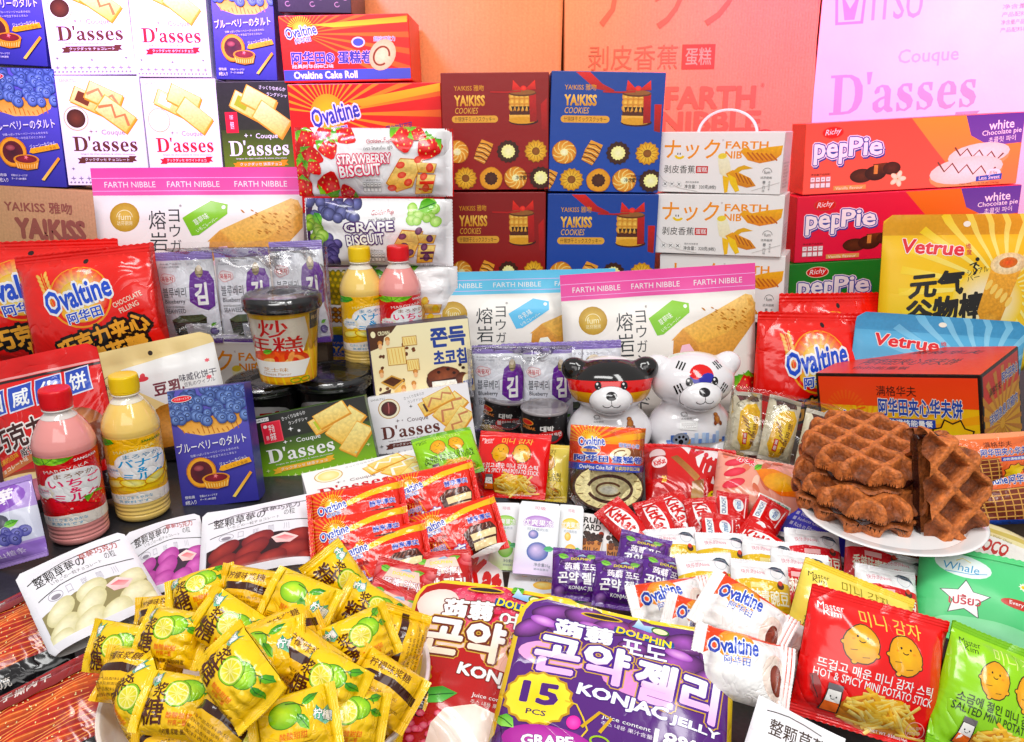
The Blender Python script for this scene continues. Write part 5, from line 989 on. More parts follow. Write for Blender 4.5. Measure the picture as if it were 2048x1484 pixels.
def A_rice():
    W, H = 230, 132; a = Art(W, H, 'f0b41c'); a.R(0, 0, W, H, 'f4bc24', 'eaa818')
    for i in range(18): a.L([(i * 13 - 20, 0), (i * 13 + 4, 132)], 3, 'f6c84a')
    cx = 112; a.P([(cx - 46, 8), (cx + 44, 4), (cx + 50, 40), (cx + 40, 70), (cx - 40, 72), (cx - 52, 40)], 'f2e8d8'); a.T('炒', cx - 22, 6, 42, 34, 'd8301c', .02); a.T('年糕', cx - 46, 38, 86, 34, 'd8301c', .02); a.a = .2; a.E(cx, 84, 50, 20, 'c8381c', 'e8743a')
    for i in range(14): a.E(cx - 40 + RND.random() * 80, 74 + RND.random() * 20, 10, 4, RND.choice(('e8602a', 'f09a5a', 'd03a1c', 'f2c07a')), rot=RND.random() * 180)
    leaf(a, cx - 20, 70, 18, 10, 20); a.a = 0; a.P([(cx - 52, 86), (cx + 52, 86), (cx + 40, 116), (cx - 38, 116)], 'f2ece4', 'f8f4ee'); a.T('芝士味', cx - 24, 98, 40, 8, 'c08a4a'); a.T('Cheese Flavor', cx - 26, 108, 46, 5, 'c08a4a'); a.RING(cx + 26, 124, 8, 4, 1.6, '6a9a2a'); a.RING(cx + 42, 124, 8, 4, 1.6, '6a9a2a'); a.R(cx + 52, 0, 22, 30, '2a2422'); a.T('韩式', cx + 55, 6, 16, 8, 'e8c88a', .02); a.L([(cx + 60, 60), (cx + 80, 56)], 1.2, '5a4a1a'); return a
def A_noodle():
    W, H = 230, 120; a = Art(W, H, '1c1a1a'); a.R(0, 0, W, H, '1e1c1c', '161414'); a.E(116, 40, 46, 26, 'eceae8'); a.T('불닭', 84, 28, 64, 28, 'c8202a', .05); a.R(60, 80, 110, 30, '6a1a12'); return a
def A_label(k):
    W, H = 210, 150; b, b2 = ('c81c28', 'd42430') if k == 's' else ('eeb41a', 'f4c42c'); a = Art(W, H, b); a.R(0, 0, W, H, b, b2)
    a.R(0, 0, 46, H, 'a83a38' if k == 's' else 'd8a032'); tinytext(a, 6, 14, 34, 9, 6, 'f0d8d0' if k == 's' else '6a5a1a'); a.R(6, 84, 34, 60, 'e8dcd4'); tinytext(a, 8, 88, 28, 9, 6, '777')
    cx = 106; g = ('4aa02c', '9ad84a') if k == 's' else ('2a8a3a', '5ab83a')
    for t in ((20, 50, 100, 140, 170) if k == 's' else (190, 215, 240)): leaf(a, cx - 22, 16 if k == 's' else 10, 44 if k == 's' else 64, 16, t if k == 's' else -t + 20, *g)
    a.T('SANGARIA', cx + 18, 8, 38, 7, 'fff' if k == 's' else '2a7a2a', .03); a.T('MAROYAKA', cx - 26, 28, 64, 9, 'f8dcd8' if k == 's' else 'fbe8a0', .01, 10)
    a.E(cx + 16, 78, 44, 44, 'fbf4f4', '#fffafa'[1:], sq=2.2); ink = 'e03a6a' if k == 's' else '2a9ad0'
    a.T('まろやか', cx - 12, 44, 56, 12, '8a5a3a' if k == 's' else '4a8ab0', .02); a.T('いちご' if k == 's' else 'バナナ', cx - 22, 58, 76, 24, ink, .03); a.T('&', cx + 6, 84, 16, 14, ink, .03); a.T('ミルク', cx - 16, 99, 64, 22, ink, .03)
    a.STAR(cx - 34, 94, 20, .86, 10, 'f6e8d0'); a.E(cx - 34, 94, 15, 15, 'fff'); a.T('北海道産', cx - 46, 86, 24, 6, ink, .02); a.T('生クリーム', cx - 46, 94, 24, 6, ink, .02)
    if k == 's': berry(a, cx + 44, 128, 22, 20); berry(a, 190, 60, 20, -20); [a.E(60 + RND.random() * 120, 110 + RND.random() * 36, 2, 2, 'f8b8b8') for i in range(8)]
    else:
        for x, y, t in ((74, 130, 20), (104, 128, -15), (140, 122, 30), (178, 110, 50)): a.E(x, y, 22, 13, 'c88a1a', rot=t); a.E(x, y, 20, 11, 'f6d44a', 'fdf0a8', rot=t)
    return a
def A_labelfoot(k):
    a = Art(210, 30, 'e8dcd4'); a.P([(0, 6), (60, 12), (110, 4), (160, 10), (210, 4), (210, 30), (0, 30)], 'f0e6dc'); a.T('口当たりまろやかな', 70, 12, 60, 7, '4a9ac0', .02); a.T('乳飲料です', 76, 21, 48, 6, '4a9ac0', .02); return a
# ------------------------------------------------------------------ builders of the things that are not boxes or bags
def lathe_part(name, prof, m, root, n=56, wob=None):
    g = Geo(); lathe(g, prof, n)
    if wob:
        v = g.v[0]; t = np.arctan2(v[:, 1], v[:, 0]); k, z0, z1, am = wob
        s = np.where((v[:, 2] > z0) & (v[:, 2] < z1), np.sin((v[:, 2] - z0) / (z1 - z0) * math.pi), 0) * am * np.cos(t * k); v[:, :2] *= (1 + np.clip(s, -1, 1))[:, None]
    return g.build(name, m, root)
def smooth_prof(pts, c, n=6):
    out = []
    for (r0, z0), (r1, z1) in zip(pts[:-1], pts[1:]):
        for i in range(n): t = i / n; out.append((r0 + (r1 - r0) * t, z0 + (z1 - z0) * t, c))
    return out + [(pts[-1][0], pts[-1][1], c)]
def bottle(label, k, base, top, zb, group, yaw=0):
    P = at_z(*base, zb); h = at_y(*top, P[1])[2] - zb; P[:2] *= (P[1] + h * .19) / P[1]
    X, Y, Z = axes(0, yaw); root = empty('milk_drink_bottle', mat4(X, Y, Z, P), label, 'bottle', group)
    liq, cap = ('e49a96', 'd81830') if k == 's' else ('eecb7c', 'f4c80c')
    c = [(r * .85 * h, z * h) for r, z in ((.0, .0), (.15, 0), (.185, .012), (.2, .03), (.203, .05), (.197, .06), (.203, .07), (.197, .085), (.204, .1), (.2, .115), (.206, .13), (.206, .145), (.206, .61), (.21, .625), (.211, .65), (.205, .675), (.192, .71), (.172, .745), (.145, .785), (.115, .82))]
    lathe_part('bottle_body', smooth_prof(c, liq, 3), LIQ, root, 72, (18, .64 * h, .84 * h, .014))
    n = [(r * .87 * h, z * h) for r, z in ((.116, .819), (.095, .838), (.084, .85), (.083, .862), (.1, .865), (.1, .874), (.082, .876), (.08, .89))]
    lathe_part('bottle_neck', smooth_prof(n, 'd8d0cc' if k == 's' else 'e2dccc', 3), LIQ, root)
    cp = [(r * .93 * h, z * h) for r, z in ((.0905, .876), (.094, .882), (.093, .892), (.0965, .894), (.096, .985), (.09, .996), (.0, 1.0))]
    g = Geo(); lathe(g, smooth_prof(cp, cap, 4), 120); v = g.v[0]; t = np.arctan2(v[:, 1], v[:, 0]); m_ = (v[:, 2] > .895 * h) & (v[:, 2] < .985 * h); v[:, :2] *= (1 + np.where(m_, .018 * np.cos(t * 60), 0))[:, None]
    g.build('cap', PLAST, root)
    g = Geo(); R = .2075 * .85 * h; lw = R * 2 * math.pi * .78; sf = cyl_surf(R)
    lathe(g, [(R * .9995, z * h, 'c81c28' if k == 's' else 'eeb41a') for z in (.148, .3, .45, .608)], 72)
    A_label(k).wrap(g, lambda x, y: sf(x, y), lw, .36 * h, 36, lift=.0002, x0=-lw * .44, y0=.248 * h); A_labelfoot(k).wrap(g, lambda x, y: sf(x, y), lw, .098 * h, 36, lift=.0002, x0=-lw * .44, y0=.15 * h)
    g.build('bottle_label', FILM2, root)
    return root
def cup(label, cx, ytop, ybot, wpx, zb, art, group, lidc='1a1a1c', taper=.8, hot=True):
    P = at_z(cx, ybot, zb); d = np.linalg.norm(P - CAMP); R = wpx / F * d / 2; P[:2] *= (P[1] + R * .9) / P[1]
    h = max(.02, at_y(cx, ytop, P[1])[2] - zb)
    root = empty('instant_cup', mat4(*axes(0, 0), P), label, 'cup', group)
    g = Geo(); r0 = R * taper; b = art.base
    lathe(g, [(0, .001, b), (r0 * .96, 0.001, b), (r0, .002, b), (R * .97, h * .84, b), (R * 1.0, h * .85, 'ddd'), (R * .96, h * .86, 'ddd')], 64)
    sf = cyl_surf(r0 * 1.003, R * .973, h * .84); art.wrap(g, sf, R * 2 * math.pi * .8, h * .8, 36, lift=.0003, x0=-R * math.pi * .8, y0=.012 * h)
    g.build('cup_body', PLAST, root)
    c = [(R * 1.02, h * .835), (R * 1.1, h * .84), (R * 1.11, h * .87), (R * 1.06, h * .885), (R * 1.09, h * .95), (R * 1.06, h * .965), (R * 1.02, h * .99), (R * .96, h), (R * .9, h * .985), (R * .3, h * .98), (0, h * .98)]
    lathe_part('lid', smooth_prof(c, lidc, 3), GLOSS, root)
    if hot: g = Geo(); lathe(g, [(r0 * 1.02, .001, 'fff'), (r0 * 1.03, h * .2, 'fff'), (R * 1.03, h * .8, 'fff'), (R * 1.13, h * .86, 'fff'), (R * 1.12, h * .97, 'fff'), (R * 1.0, h * 1.012, 'fff'), (R * .4, h * 1.015, 'fff')], 64); g.build('shrink_film', CLEAR, root)
    return root
def can(label, cx, ytop, ybot, wpx, zb, group, lean=0):
    P = at_z(cx, ybot, zb); d = np.linalg.norm(P - CAMP); R = wpx / F * d / 2; P[:2] *= (P[1] + R * .9) / P[1]
    h = at_y(cx, ytop, P[1])[2] - zb; X, Y, Z = axes(0, 0, lean)
    root = empty('noodle_can', mat4(X, Y, Z, P), label, 'can', group)
    art = A_can(); g = Geo(); lathe(g, [(0, .0005, '222'), (R * .97, .0005, '8a8a8e'), (R, .003, '9a9a9e'), (R, .006, '1a1718'), (R, h * .93, '1a1718')], 64)
    art.wrap(g, cyl_surf(R * 1.002), R * 2 * math.pi * .9, h * .9, 36, lift=.0002, x0=-R * math.pi * .9, y0=.02 * h); g.build('can_body', PLAST, root)
    lathe_part('lid', smooth_prof([(R * 1.0, h * .92), (R * 1.05, h * .93), (R * 1.06, h * .97), (R * 1.03, h), (R * .97, h), (R * .95, h * .975), (R * .5, h * .97), (0, h * .97)], '9a9496', 2), GLOSS, root)
    return root
def blob_mesh(parts, vox, smooth):
    bm = bmesh.new()
    for (x, y, z), (a, b, c), ry in parts:
        bmesh.ops.create_icosphere(bm, subdivisions=4, radius=1, matrix=Matrix.Translation((x, y, z)) @ Matrix.Rotation(ry, 4, 'Y') @ Matrix.Diagonal((a, b, c, 1)))
    me = bpy.data.meshes.new('blob'); bm.to_mesh(me); bm.free(); o = bpy.data.objects.new('blob', me); COL.objects.link(o)
    r = o.modifiers.new('r', 'REMESH'); r.mode = 'VOXEL'; r.voxel_size = vox
    s = o.modifiers.new('s', 'SMOOTH'); s.factor = .5; s.iterations = smooth
    dg = bpy.context.evaluated_depsgraph_get(); m2 = bpy.data.meshes.new_from_object(o.evaluated_get(dg))
    bpy.data.objects.remove(o); return m2
BEAR = []
def bear(label, q, zb, flag, group, yaw=0):
    mw, w, h = place(q, zb, None, 0, yaw); S = h / .124
    if not BEAR:
        BEAR.append(blob_mesh([((0, 0, .026), (.052, .04, .04), 0), ((0, 0, .05), (.037, .03, .03), 0), ((0, -.001, .0875), (.0505, .04, .0335), 0), ((.041, 0, .1045), (.018, .013, .0155), -.5), ((-.041, 0, .1045), (.018, .013, .0155), .5),
            ((0, -.031, .077), (.0255, .021, .0185), 0), ((.03, -.026, .008), (.018, .02, .012), 0), ((-.03, -.026, .008), (.018, .02, .012), 0)], .0019, 9))
    bm = bmesh.new(); bm.from_mesh(BEAR[0])
    bmesh.ops.bisect_plane(bm, geom=bm.verts[:] + bm.edges[:] + bm.faces[:], plane_co=(0, 0, .001), plane_no=(0, 0, 1), clear_inner=True)
    bands = [((0, -.035, .0735), (0, .1, 1)), ((0, -.037, .0875), (0, .12, 1)), ((0, -.03, .1005), (0, .2, 1)), ((0, 0, .1165), (0, .42, 1))] if flag == 'g' else []
    for co, no in bands: bmesh.ops.bisect_plane(bm, geom=bm.verts[:] + bm.edges[:] + bm.faces[:], plane_co=co, plane_no=no)
    for v in bm.verts: v.co *= S
    bm.normal_update(); root = empty('bear_tin', mw, label, 'tin', group)
    g = Geo(); cols = ['ebe9ec', 'dca01c', 'd21820', '161414', 'ebe9ec']; bm.verts.ensure_lookup_table()
    by = {}
    for f in bm.faces:
        c = f.calc_center_median() / S; k = 0
        for i, (co, no) in enumerate(bands):
            if (c - Vector(co)).dot(Vector(no)) > 0: k = i + 1
        if flag == 'g' and k == 4 and abs(c.x) > .03 and c.y < .002: k = 3
        by.setdefault(k, []).append(f)
    for k, fs in by.items():
        ids = {}; V = []; N = []; Fx = []
        for f in fs:
            r = []
            for v in f.verts:
                if v.index not in ids: ids[v.index] = len(V); V.append(v.co[:]); N.append(v.normal[:])
                r.append(ids[v.index])
            Fx.append(r)
        g.add(V, Fx, [*lin(cols[k]), 0], N)
    bvh = BVHTree.FromBMesh(bm)
    def P(x, y):
        out = []; nn = []
        for a, b in zip(x, y):
            hit, n, i, d = bvh.ray_cast(Vector((a, -.2, b + .084)), Vector((0, 1, -.42)).normalized())
            out.append(hit[:] if hit else (a, 0, b)); nn.append(n[:] if hit else (0, -1, 0))
        return np.array(out), np.array(nn)
    a = Art(100, 124)
    if flag == 'k':
        a.E(50, 35, 14, 14, 'd8281e'); a.P([(36, 35), (40, 39.5), (44, 40.5), (48, 38), (52, 34), (57, 32.5), (62, 33.5), (64, 36), (63, 41), (58, 47), (50, 49), (42, 47), (37, 41)], '2c2c9c')
        for x, y, t, br in ((29, 21, 58, (0, 0, 0)), (72, 22, -62, (1, 0, 1)), (24, 50, -68, (0, 1, 0)), (77, 51, 56, (1, 1, 1))):
            for i in range(3):
                d = a.rot([(x, y + (i - 1) * 3.2)], x, y, t)[0]
                if br[i]: [a.R(d[0] + s - 2.4, d[1] - .8, 4.8, 1.7, '161616', rot=t) if False else a.P(a.rot([(x + s - 2.4, y + (i - 1) * 3.2 - .8), (x + s + 2.4, y + (i - 1) * 3.2 - .8), (x + s + 2.4, y + (i - 1) * 3.2 + .8), (x + s - 2.4, y + (i - 1) * 3.2 + .8)], x, y, t), '161616') for s in (-3, 3)]
                else: a.P(a.rot([(x - 5.6, y + (i - 1) * 3.2 - .8), (x + 5.6, y + (i - 1) * 3.2 - .8), (x + 5.6, y + (i - 1) * 3.2 + .8), (x - 5.6, y + (i - 1) * 3.2 + .8)], x, y, t), '161616')
    a.E(50, 61, 25, 17, '4a4448', n=40); a.E(50, 61, 24.6, 16.6, 'ebe9ec', 'f1eff2', n=40)
    for s in (-1, 1): a.E(50 + s * 15, 43, 3.9, 5.4, '121012'); a.E(50 + s * 15 - .9, 41, 1.3, 1.5, 'fff'); a.E(50 + s * 15 + 1, 45.6, .7, .8, 'fff')
    a.E(50, 57, 6.4, 5.8, '171315'); a.E(48.4, 54.6, 1.8, 1.2, '4a464a'); a.L([(50, 62), (50, 67)], .7, '2a2426'); a.RING(45, 67, 5, 3.6, .8, '2a2426', 10, 170); a.RING(55, 67, 5, 3.6, .8, '2a2426', 10, 170)
    a.RING(34, 82, 3.4, 3.2, .7, '555', 180, 360); a.T('fum', 31, 81, 7, 4, '555'); a.T('达芬厨房', 30, 86.5, 12, 2.4, '777'); a.a = .3; a.E(72, 84, 3, 3, '8a4a1c', 'c8823a'); a.E(73, 90, 4, 6, '8a4a1c', 'c8823a'); a.E(70, 95, 2, 3, '7a3a18'); a.E(77, 95, 2, 3, '7a3a18'); a.a = 0
    a.R(28, 90, 20, 12, 'f2f0ee', rot=-8); nutr(a, 30, 93, 16, 7, 6, 'a8a4a4')
    R = random.Random(4)
    for i in range(17): hh = R.uniform(3, 15); a.R(14 + i * 4.3, 119 - hh, 4, hh, R.choice(('6a8ac8', '9ab4e0', 'b8cce8', '4a6ab0', 'c08a4a', '8aa0d0')))
    if flag == 'k': a.E(29, 113, 9, 8, '7a8090', 'a0a6b4'); [a.E(29 + dx, 114 + dy, r, r * 1.2, '1a1a1e') for dx, dy, r in ((0, 2, 2.6), (-5, -1, 1.5), (-1.8, -4, 1.5), (2.4, -4, 1.5), (5.4, -1, 1.5))]
    a.wrap(g, P, .1 * S, .124 * S, 46, lift=.0004 * S)
    g.build('tin_body', GLOSS, root); bm.free(); return root
def waffle_geo(g, R, n=150, half=False, seed=0, t=.0145, flip=1, z0=0., cells=4.7, rot=0., col=('4e220e', 'b86a3c')):
    """round batter waffle: raised lattice with deep square pockets and a lobed edge; flip=-1 turns the lattice down"""
    xs = np.linspace(-R * 1.12, R * 1.12, n); X, Y = np.meshgrid(xs, xs)
    rr = np.hypot(X, Y); th = np.arctan2(Y, X)
    p = R * 2 / cells; cr, sr = math.cos(rad(rot)), math.sin(rad(rot)); u = X * cr + Y * sr + .2 * p; v = Y * cr - X * sr + .35 * p
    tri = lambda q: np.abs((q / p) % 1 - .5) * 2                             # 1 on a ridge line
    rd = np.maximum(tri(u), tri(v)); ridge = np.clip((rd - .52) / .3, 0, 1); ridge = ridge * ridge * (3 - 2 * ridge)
    ue = R * np.cos(th - rad(rot)) + .2 * p; ve = R * np.sin(th - rad(rot)) + .35 * p
    cu, cv = np.abs(np.sin(th - rad(rot))), np.abs(np.cos(th - rad(rot)))
    lb = np.maximum(tri(ue) * np.clip(cu * 2.2 - .7, 0, 1), tri(ve) * np.clip(cv * 2.2 - .7, 0, 1)); lb = lb * lb * (3 - 2 * lb)
    edge = R * (.9 + .11 * lb + .02 * np.sin(th * 3 + seed) + .012 * np.sin(th * 7 + seed * 2))
    m = np.clip((edge - rr) / (R * .13), 0, 1); rim = np.sqrt(np.clip(1 - (1 - m) ** 2, 0, 1))
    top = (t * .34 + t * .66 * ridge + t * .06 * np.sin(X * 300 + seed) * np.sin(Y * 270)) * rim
    inside = rr < edge + (xs[1] - xs[0])
    if half: inside &= X > -.0005
    c0, c1 = np.array(lin(col[0])), np.array(lin(col[1]))
    idx = -np.ones(X.shape, int); V = []; C = []
    for side in (0, 1):
        Z = top if side == 0 else -t * .12 * rim
        idm = -np.ones(X.shape, int); k = 0; vs = []; cs = []
        for j, i in np.argwhere(inside):
            s = min(1, edge[j, i] / rr[j, i]) if rr[j, i] > 1e-6 else 1
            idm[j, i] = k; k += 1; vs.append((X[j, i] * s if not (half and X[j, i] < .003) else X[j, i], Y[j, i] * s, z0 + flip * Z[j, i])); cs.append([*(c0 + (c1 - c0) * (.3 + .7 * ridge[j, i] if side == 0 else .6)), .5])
        fs = []
        for j in range(n - 1):
            for i in range(n - 1):
                q = [idm[j, i], idm[j, i + 1], idm[j + 1, i + 1], idm[j + 1, i]]
                if min(q) >= 0: fs.append(q if (side == 0) == (flip > 0) else q[::-1])
        vs = np.array(vs); nn = np.zeros((len(vs), 3)); fa = np.array(fs); fn = np.cross(vs[fa[:, 1]] - vs[fa[:, 0]], vs[fa[:, 3]] - vs[fa[:, 0]])
        for q in range(4): np.add.at(nn, fa[:, q], fn)
        nn /= np.linalg.norm(nn, axis=1)[:, None] + 1e-15; g.add(vs, fs, cs, nn)
def waffle_sandwich(label, mw, R, seed, half=False):
    root = empty('waffle_sandwich', mw, label, 'waffle', 'chocolate filled waffles on the white plate')
    for fl, z in ((-1, .0135), (1, .020)):
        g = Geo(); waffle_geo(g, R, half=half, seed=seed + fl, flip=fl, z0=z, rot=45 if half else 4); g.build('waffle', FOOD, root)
    g = Geo(); rs = np.random.RandomState(seed); m = 60; v = []; c = []
    for z, k in ((.012, .95), (.0135, 1.0), (.0168, 1.02), (.020, 1.0), (.0212, .95)):
        for i in range(m):
            t = 2 * math.pi * i / m; r = R * k * (.86 + .05 * math.sin(t * 5 + seed) + .03 * math.sin(t * 11 + seed)); x = r * math.cos(t)
            if half: x = max(x, -.0015 - .002 * (rs.rand() if k == 1.02 else 0))
            v.append((x, r * math.sin(t), z + .0006 * math.sin(t * 9))); c.append([*lin('2a0e08'), .3])
    f = [[j * m + i, j * m + (i + 1) % m, (j + 1) * m + (i + 1) % m, (j + 1) * m + i] for j in range(4) for i in range(m)]
    g.add(v, f, c); g.build('chocolate_filling', mat('melted chocolate', .18, .0015, 200, coat=.3), root)
    return root
# ------------------------------------------------------------------ setting
def slab(name, x0, x1, y0, y1, z0, z1, c, m):
    g = Geo(); 
    bm = bmesh.new(); bmesh.ops.create_cube(bm, size=1, matrix=Matrix.Translation(((x0 + x1) / 2, (y0 + y1) / 2, (z0 + z1) / 2)) @ Matrix.Diagonal((x1 - x0, y1 - y0, z1 - z0, 1))); bm.normal_update()
    for f in bm.faces: g.add([v.co[:] for v in f.verts], [[0, 1, 2, 3]], [*lin(c), .3], [f.normal[:]] * 4)
    bm.free(); return tag(g.build(name, m), kind='structure')
slab('table_top', -1.3, 1.3, .1, 1.9, -.04, 0, '2c2c2f', mat('dark stone table', .3, .0003, 80))
slab('wall', -1.6, 1.6, 1.9, 1.95, -.5, 1.4, 'b9b0aa', mat('painted wall', .7, .0003, 90))
# ------------------------------------------------------------------ back wall of cartons
G1 = 'cartons stacked along the back'
box('carton', 'brown kraft carton with dark red lettering under the upright blueberry tart box', 'carton', [(-30, 735), (243, 735), (203, 375), (-30, 380)], A_kraft([('YA!KISS 雅吻', 58, 24, 130, 22, .03), ('YA!KISS', 74, 56, 136, 42, .07)], 250, 360, '8a5242', 'c09a6e'), .2, Y=1.26, m=KRAFT, group=G1, base='b08a5c')
box('carton', 'large plain kraft carton with no print, above the red cookie boxes', 'carton', [(700, 740), (1112, 740), (1122, -120), (690, -120)], A_kraft([], b='c4926a'), .25, Y=1.42, m=KRAFT, group=G1, base='c4926a')
box('carton', 'tall pinkish kraft carton printed FARTH NIBBLE in red brown', 'carton', [(1122, 740), (1588, 740), (1642, -120), (1134, -120)], A_farthcarton(), .25, Y=1.40, m=KRAFT, group=G1, base='c8926a')
box('carton', 'large pale grey carton printed with a serif name and dark ribbon', 'carton', [(1602, 740), (2080, 740), (2110, -120), (1638, -120)], A_dcarton(), .25, Y=1.40, m=KRAFT, group=G1, base='d2ccd4')
oc = box('carton', 'lower red carton with sun rays behind the strawberry biscuit bag', 'carton', [(600, 425), (892, 425), (880, 167), (571, 166)], A_ovcarton(2), .16, Y=1.24, group=G1)
box('carton', 'upper red carton with a blue stripe reading Cake Roll', 'carton', [(571, 164), (824, 163), (816, 30), (553, 28)], A_ovcarton(1), .14, Y=1.27, group=G1, sup=False)
ch = Art(150, 80, '2c2034'); ch.R(0, 0, 150, 80, '3a2c44', '2a1e34')
for i in range(8): ch.RING(20 + i * 17, 66 - (i % 3) * 12, 5, 4, 1.6, 'a07a90', 20, 300)
box('carton', 'dark purple carton at the top edge, on the cake roll carton', 'carton', [(556, 25), (702, 26), (700, -70), (550, -70)], ch, .12, Y=1.27, group=G1, sup=False)
G2 = 'blueberry tart boxes'
T1 = A_tart(); 
t0 = box('tart_box', 'blueberry tart box in the lower row behind, left of the pale chocolate biscuit box', 'biscuit box', [(-12, 373), (134, 373), (106, 137), (-36, 134)], T1, .06, Y=1.27, tilt=3, group=G2, sup=False)
box('tart_box', 'blueberry tart box cut by the top left corner', 'biscuit box', [(-48, 128), (94, 131), (74, -106), (-62, -108)], T1, .06, Y=1.28, tilt=3, group=G2, sup=False)
box('tart_box', 'blueberry tart box at the top beside the upper red carton', 'biscuit box', [(430, 158), (557, 162), (541, -60), (420, -60)], T1, .06, Y=1.28, tilt=3, group=G2, sup=False)
G3 = 'langue de chat biscuit boxes'
DB, DP, DG = A_dport('brown'), A_dport('pink'), A_dport('green')
box('biscuit_box', 'white upright biscuit box with brown lettering, next to the back blueberry tart box', 'biscuit box', [(137, 371), (301, 371), (276, 153), (108, 150)], DB, .05, Y=1.27, tilt=3, group=G3, sup=False)
box('biscuit_box', 'white upright biscuit box with red lettering, between brown and green ones', 'biscuit box', [(304, 371), (452, 371), (427, 160), (279, 154)], DP, .05, Y=1.27, tilt=3, group=G3, sup=False)
box('biscuit_box', 'upright green biscuit box with a black top, above the pink topped pouch', 'biscuit box', [(455, 371), (602, 371), (572, 166), (430, 160)], DG, .05, Y=1.265, tilt=3, group=G3, sup=False)
box('biscuit_box', 'white biscuit box in the top row right of the corner tart box', 'biscuit box', [(109, 149), (271, 149), (248, -68), (68, -70)], DB, .05, Y=1.28, tilt=3, group=G3, sup=False)
box('biscuit_box', 'white biscuit box in the top row left of the purple tart box', 'biscuit box', [(274, 150), (427, 157), (402, -64), (249, -66)], DP, .05, Y=1.28, tilt=3, group=G3, sup=False)
G4 = 'cookie boxes'
YR, YB = A_yakiss('red'), A_yakiss('blue')
box('cookie_box', 'red cookie box on top of the other red cookie box', 'cookie box', [(890, 380), (1096, 380), (1099, 143), (879, 146)], YR, .1, Y=1.18, group=G4, sup=False)
box('cookie_box', 'blue cookie box on top of the other blue cookie box', 'cookie box', [(1098, 383), (1312, 386), (1337, 143), (1101, 143)], YB, .1, Y=1.18, group=G4, sup=False, side=None)
box('cookie_box', 'red cookie box under the upper red one, behind the blue pouch', 'cookie box', [(900, 622), (1090, 622), (1092, 384), (893, 385)], YR, .1, Y=1.175, group=G4)
box('cookie_box', 'blue cookie box under the upper blue one, beside the banana cake boxes', 'cookie box', [(1092, 622), (1306, 626), (1316, 390), (1095, 386)], YB, .1, Y=1.175, group=G4)
box('cookie_box', 'dark blue cookie box under the pineapple biscuit bag, behind the milk bottles', 'cookie box', [(640, 790), (880, 790), (884, 672), (636, 672)], A_yakiss('blue'), .1, Y=1.08, group=G4)
G5 = 'banana cake boxes'
NK, NS = A_nakku(), A_nside()
def handle(o, w, h, d):
    bm = bmesh.new(); g = Geo(); pts = []
    for i in range(25):
        t = math.pi * i / 24; pts.append((w * .02 + w * .235 * -math.cos(t), d * .5, h + h * .40 * math.sin(t) - .004))
    base = list(pts)
    for i in range(25):
        p = np.array(base[i]); q = np.array(base[min(i + 1, 24)]) - np.array(base[max(i - 1, 0)]); q /= np.linalg.norm(q); n = np.cross(q, (0, 1, 0))
        pts[i] = [p + np.array((0, -1, 0)) * .005 * a + n * .0016 * b for a, b in ((1, 0), (.7, 1), (-.7, 1), (-1, 0), (-.7, -1), (.7, -1))]
    v = [x for p in pts for x in p]; f = [[(i + 1) * 6 + j, (i + 1) * 6 + (j + 1) % 6, i * 6 + (j + 1) % 6, i * 6 + j] for i in range(24) for j in range(6)]
    v = np.array(v); c = v.reshape(25, 6, 3).mean(1, keepdims=True); nn = (v.reshape(25, 6, 3) - c).reshape(-1, 3); nn /= np.linalg.norm(nn, axis=1)[:, None]
    g.add(v, f, [*lin('f0ecee'), 0], nn); g.build('carry_handle', PLAST, o); bm.free()
nb = box('banana_cake_box', 'white banana cake box with a carry handle, topmost of its stack', 'cake box', [(1310, 385), (1560, 388), (1571, 265), (1316, 262)], NK, .07, Y=1.15, yaw=-27, group=G5, side=NS, sup=False)
handle(nb, *nb['wh'])
box('banana_cake_box', 'white banana cake box, second from the top under the handled one', 'cake box', [(1307, 507), (1560, 513), (1572, 390), (1310, 388)], NK, .07, Y=1.145, yaw=-24, group=G5, side=NS, sup=False)
box('banana_cake_box', 'white banana cake box mostly hidden by the right pink topped pouch', 'cake box', [(1318, 640), (1562, 643), (1574, 512), (1320, 508)], NK, .07, Y=1.145, yaw=-24, group=G5, side=NS)
box('banana_cake_box', 'white banana cake box lying behind the boxed rice cake cup', 'cake box', [(330, 820), (600, 812), (600, 680), (325, 690)], NK, .07, Y=1.03, yaw=3, group=G5)
G6 = 'chocolate pie boxes'
PS = Art(70, 140, 'b0442a')
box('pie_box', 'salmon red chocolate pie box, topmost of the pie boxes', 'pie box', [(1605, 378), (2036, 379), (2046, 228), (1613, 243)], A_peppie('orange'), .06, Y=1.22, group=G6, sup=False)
box('pie_box', 'crimson chocolate pie box with a purple corner, between the salmon and green ones', 'pie box', [(1588, 512), (2032, 516), (2034, 380), (1597, 384)], A_peppie('red'), .06, Y=1.21, group=G6, sup=False)
box('pie_box', 'green pie box at the bottom of the pie boxes', 'pie box', [(1572, 645), (2026, 645), (2022, 518), (1582, 514)], A_peppie('green'), .06, Y=1.205, group=G6)
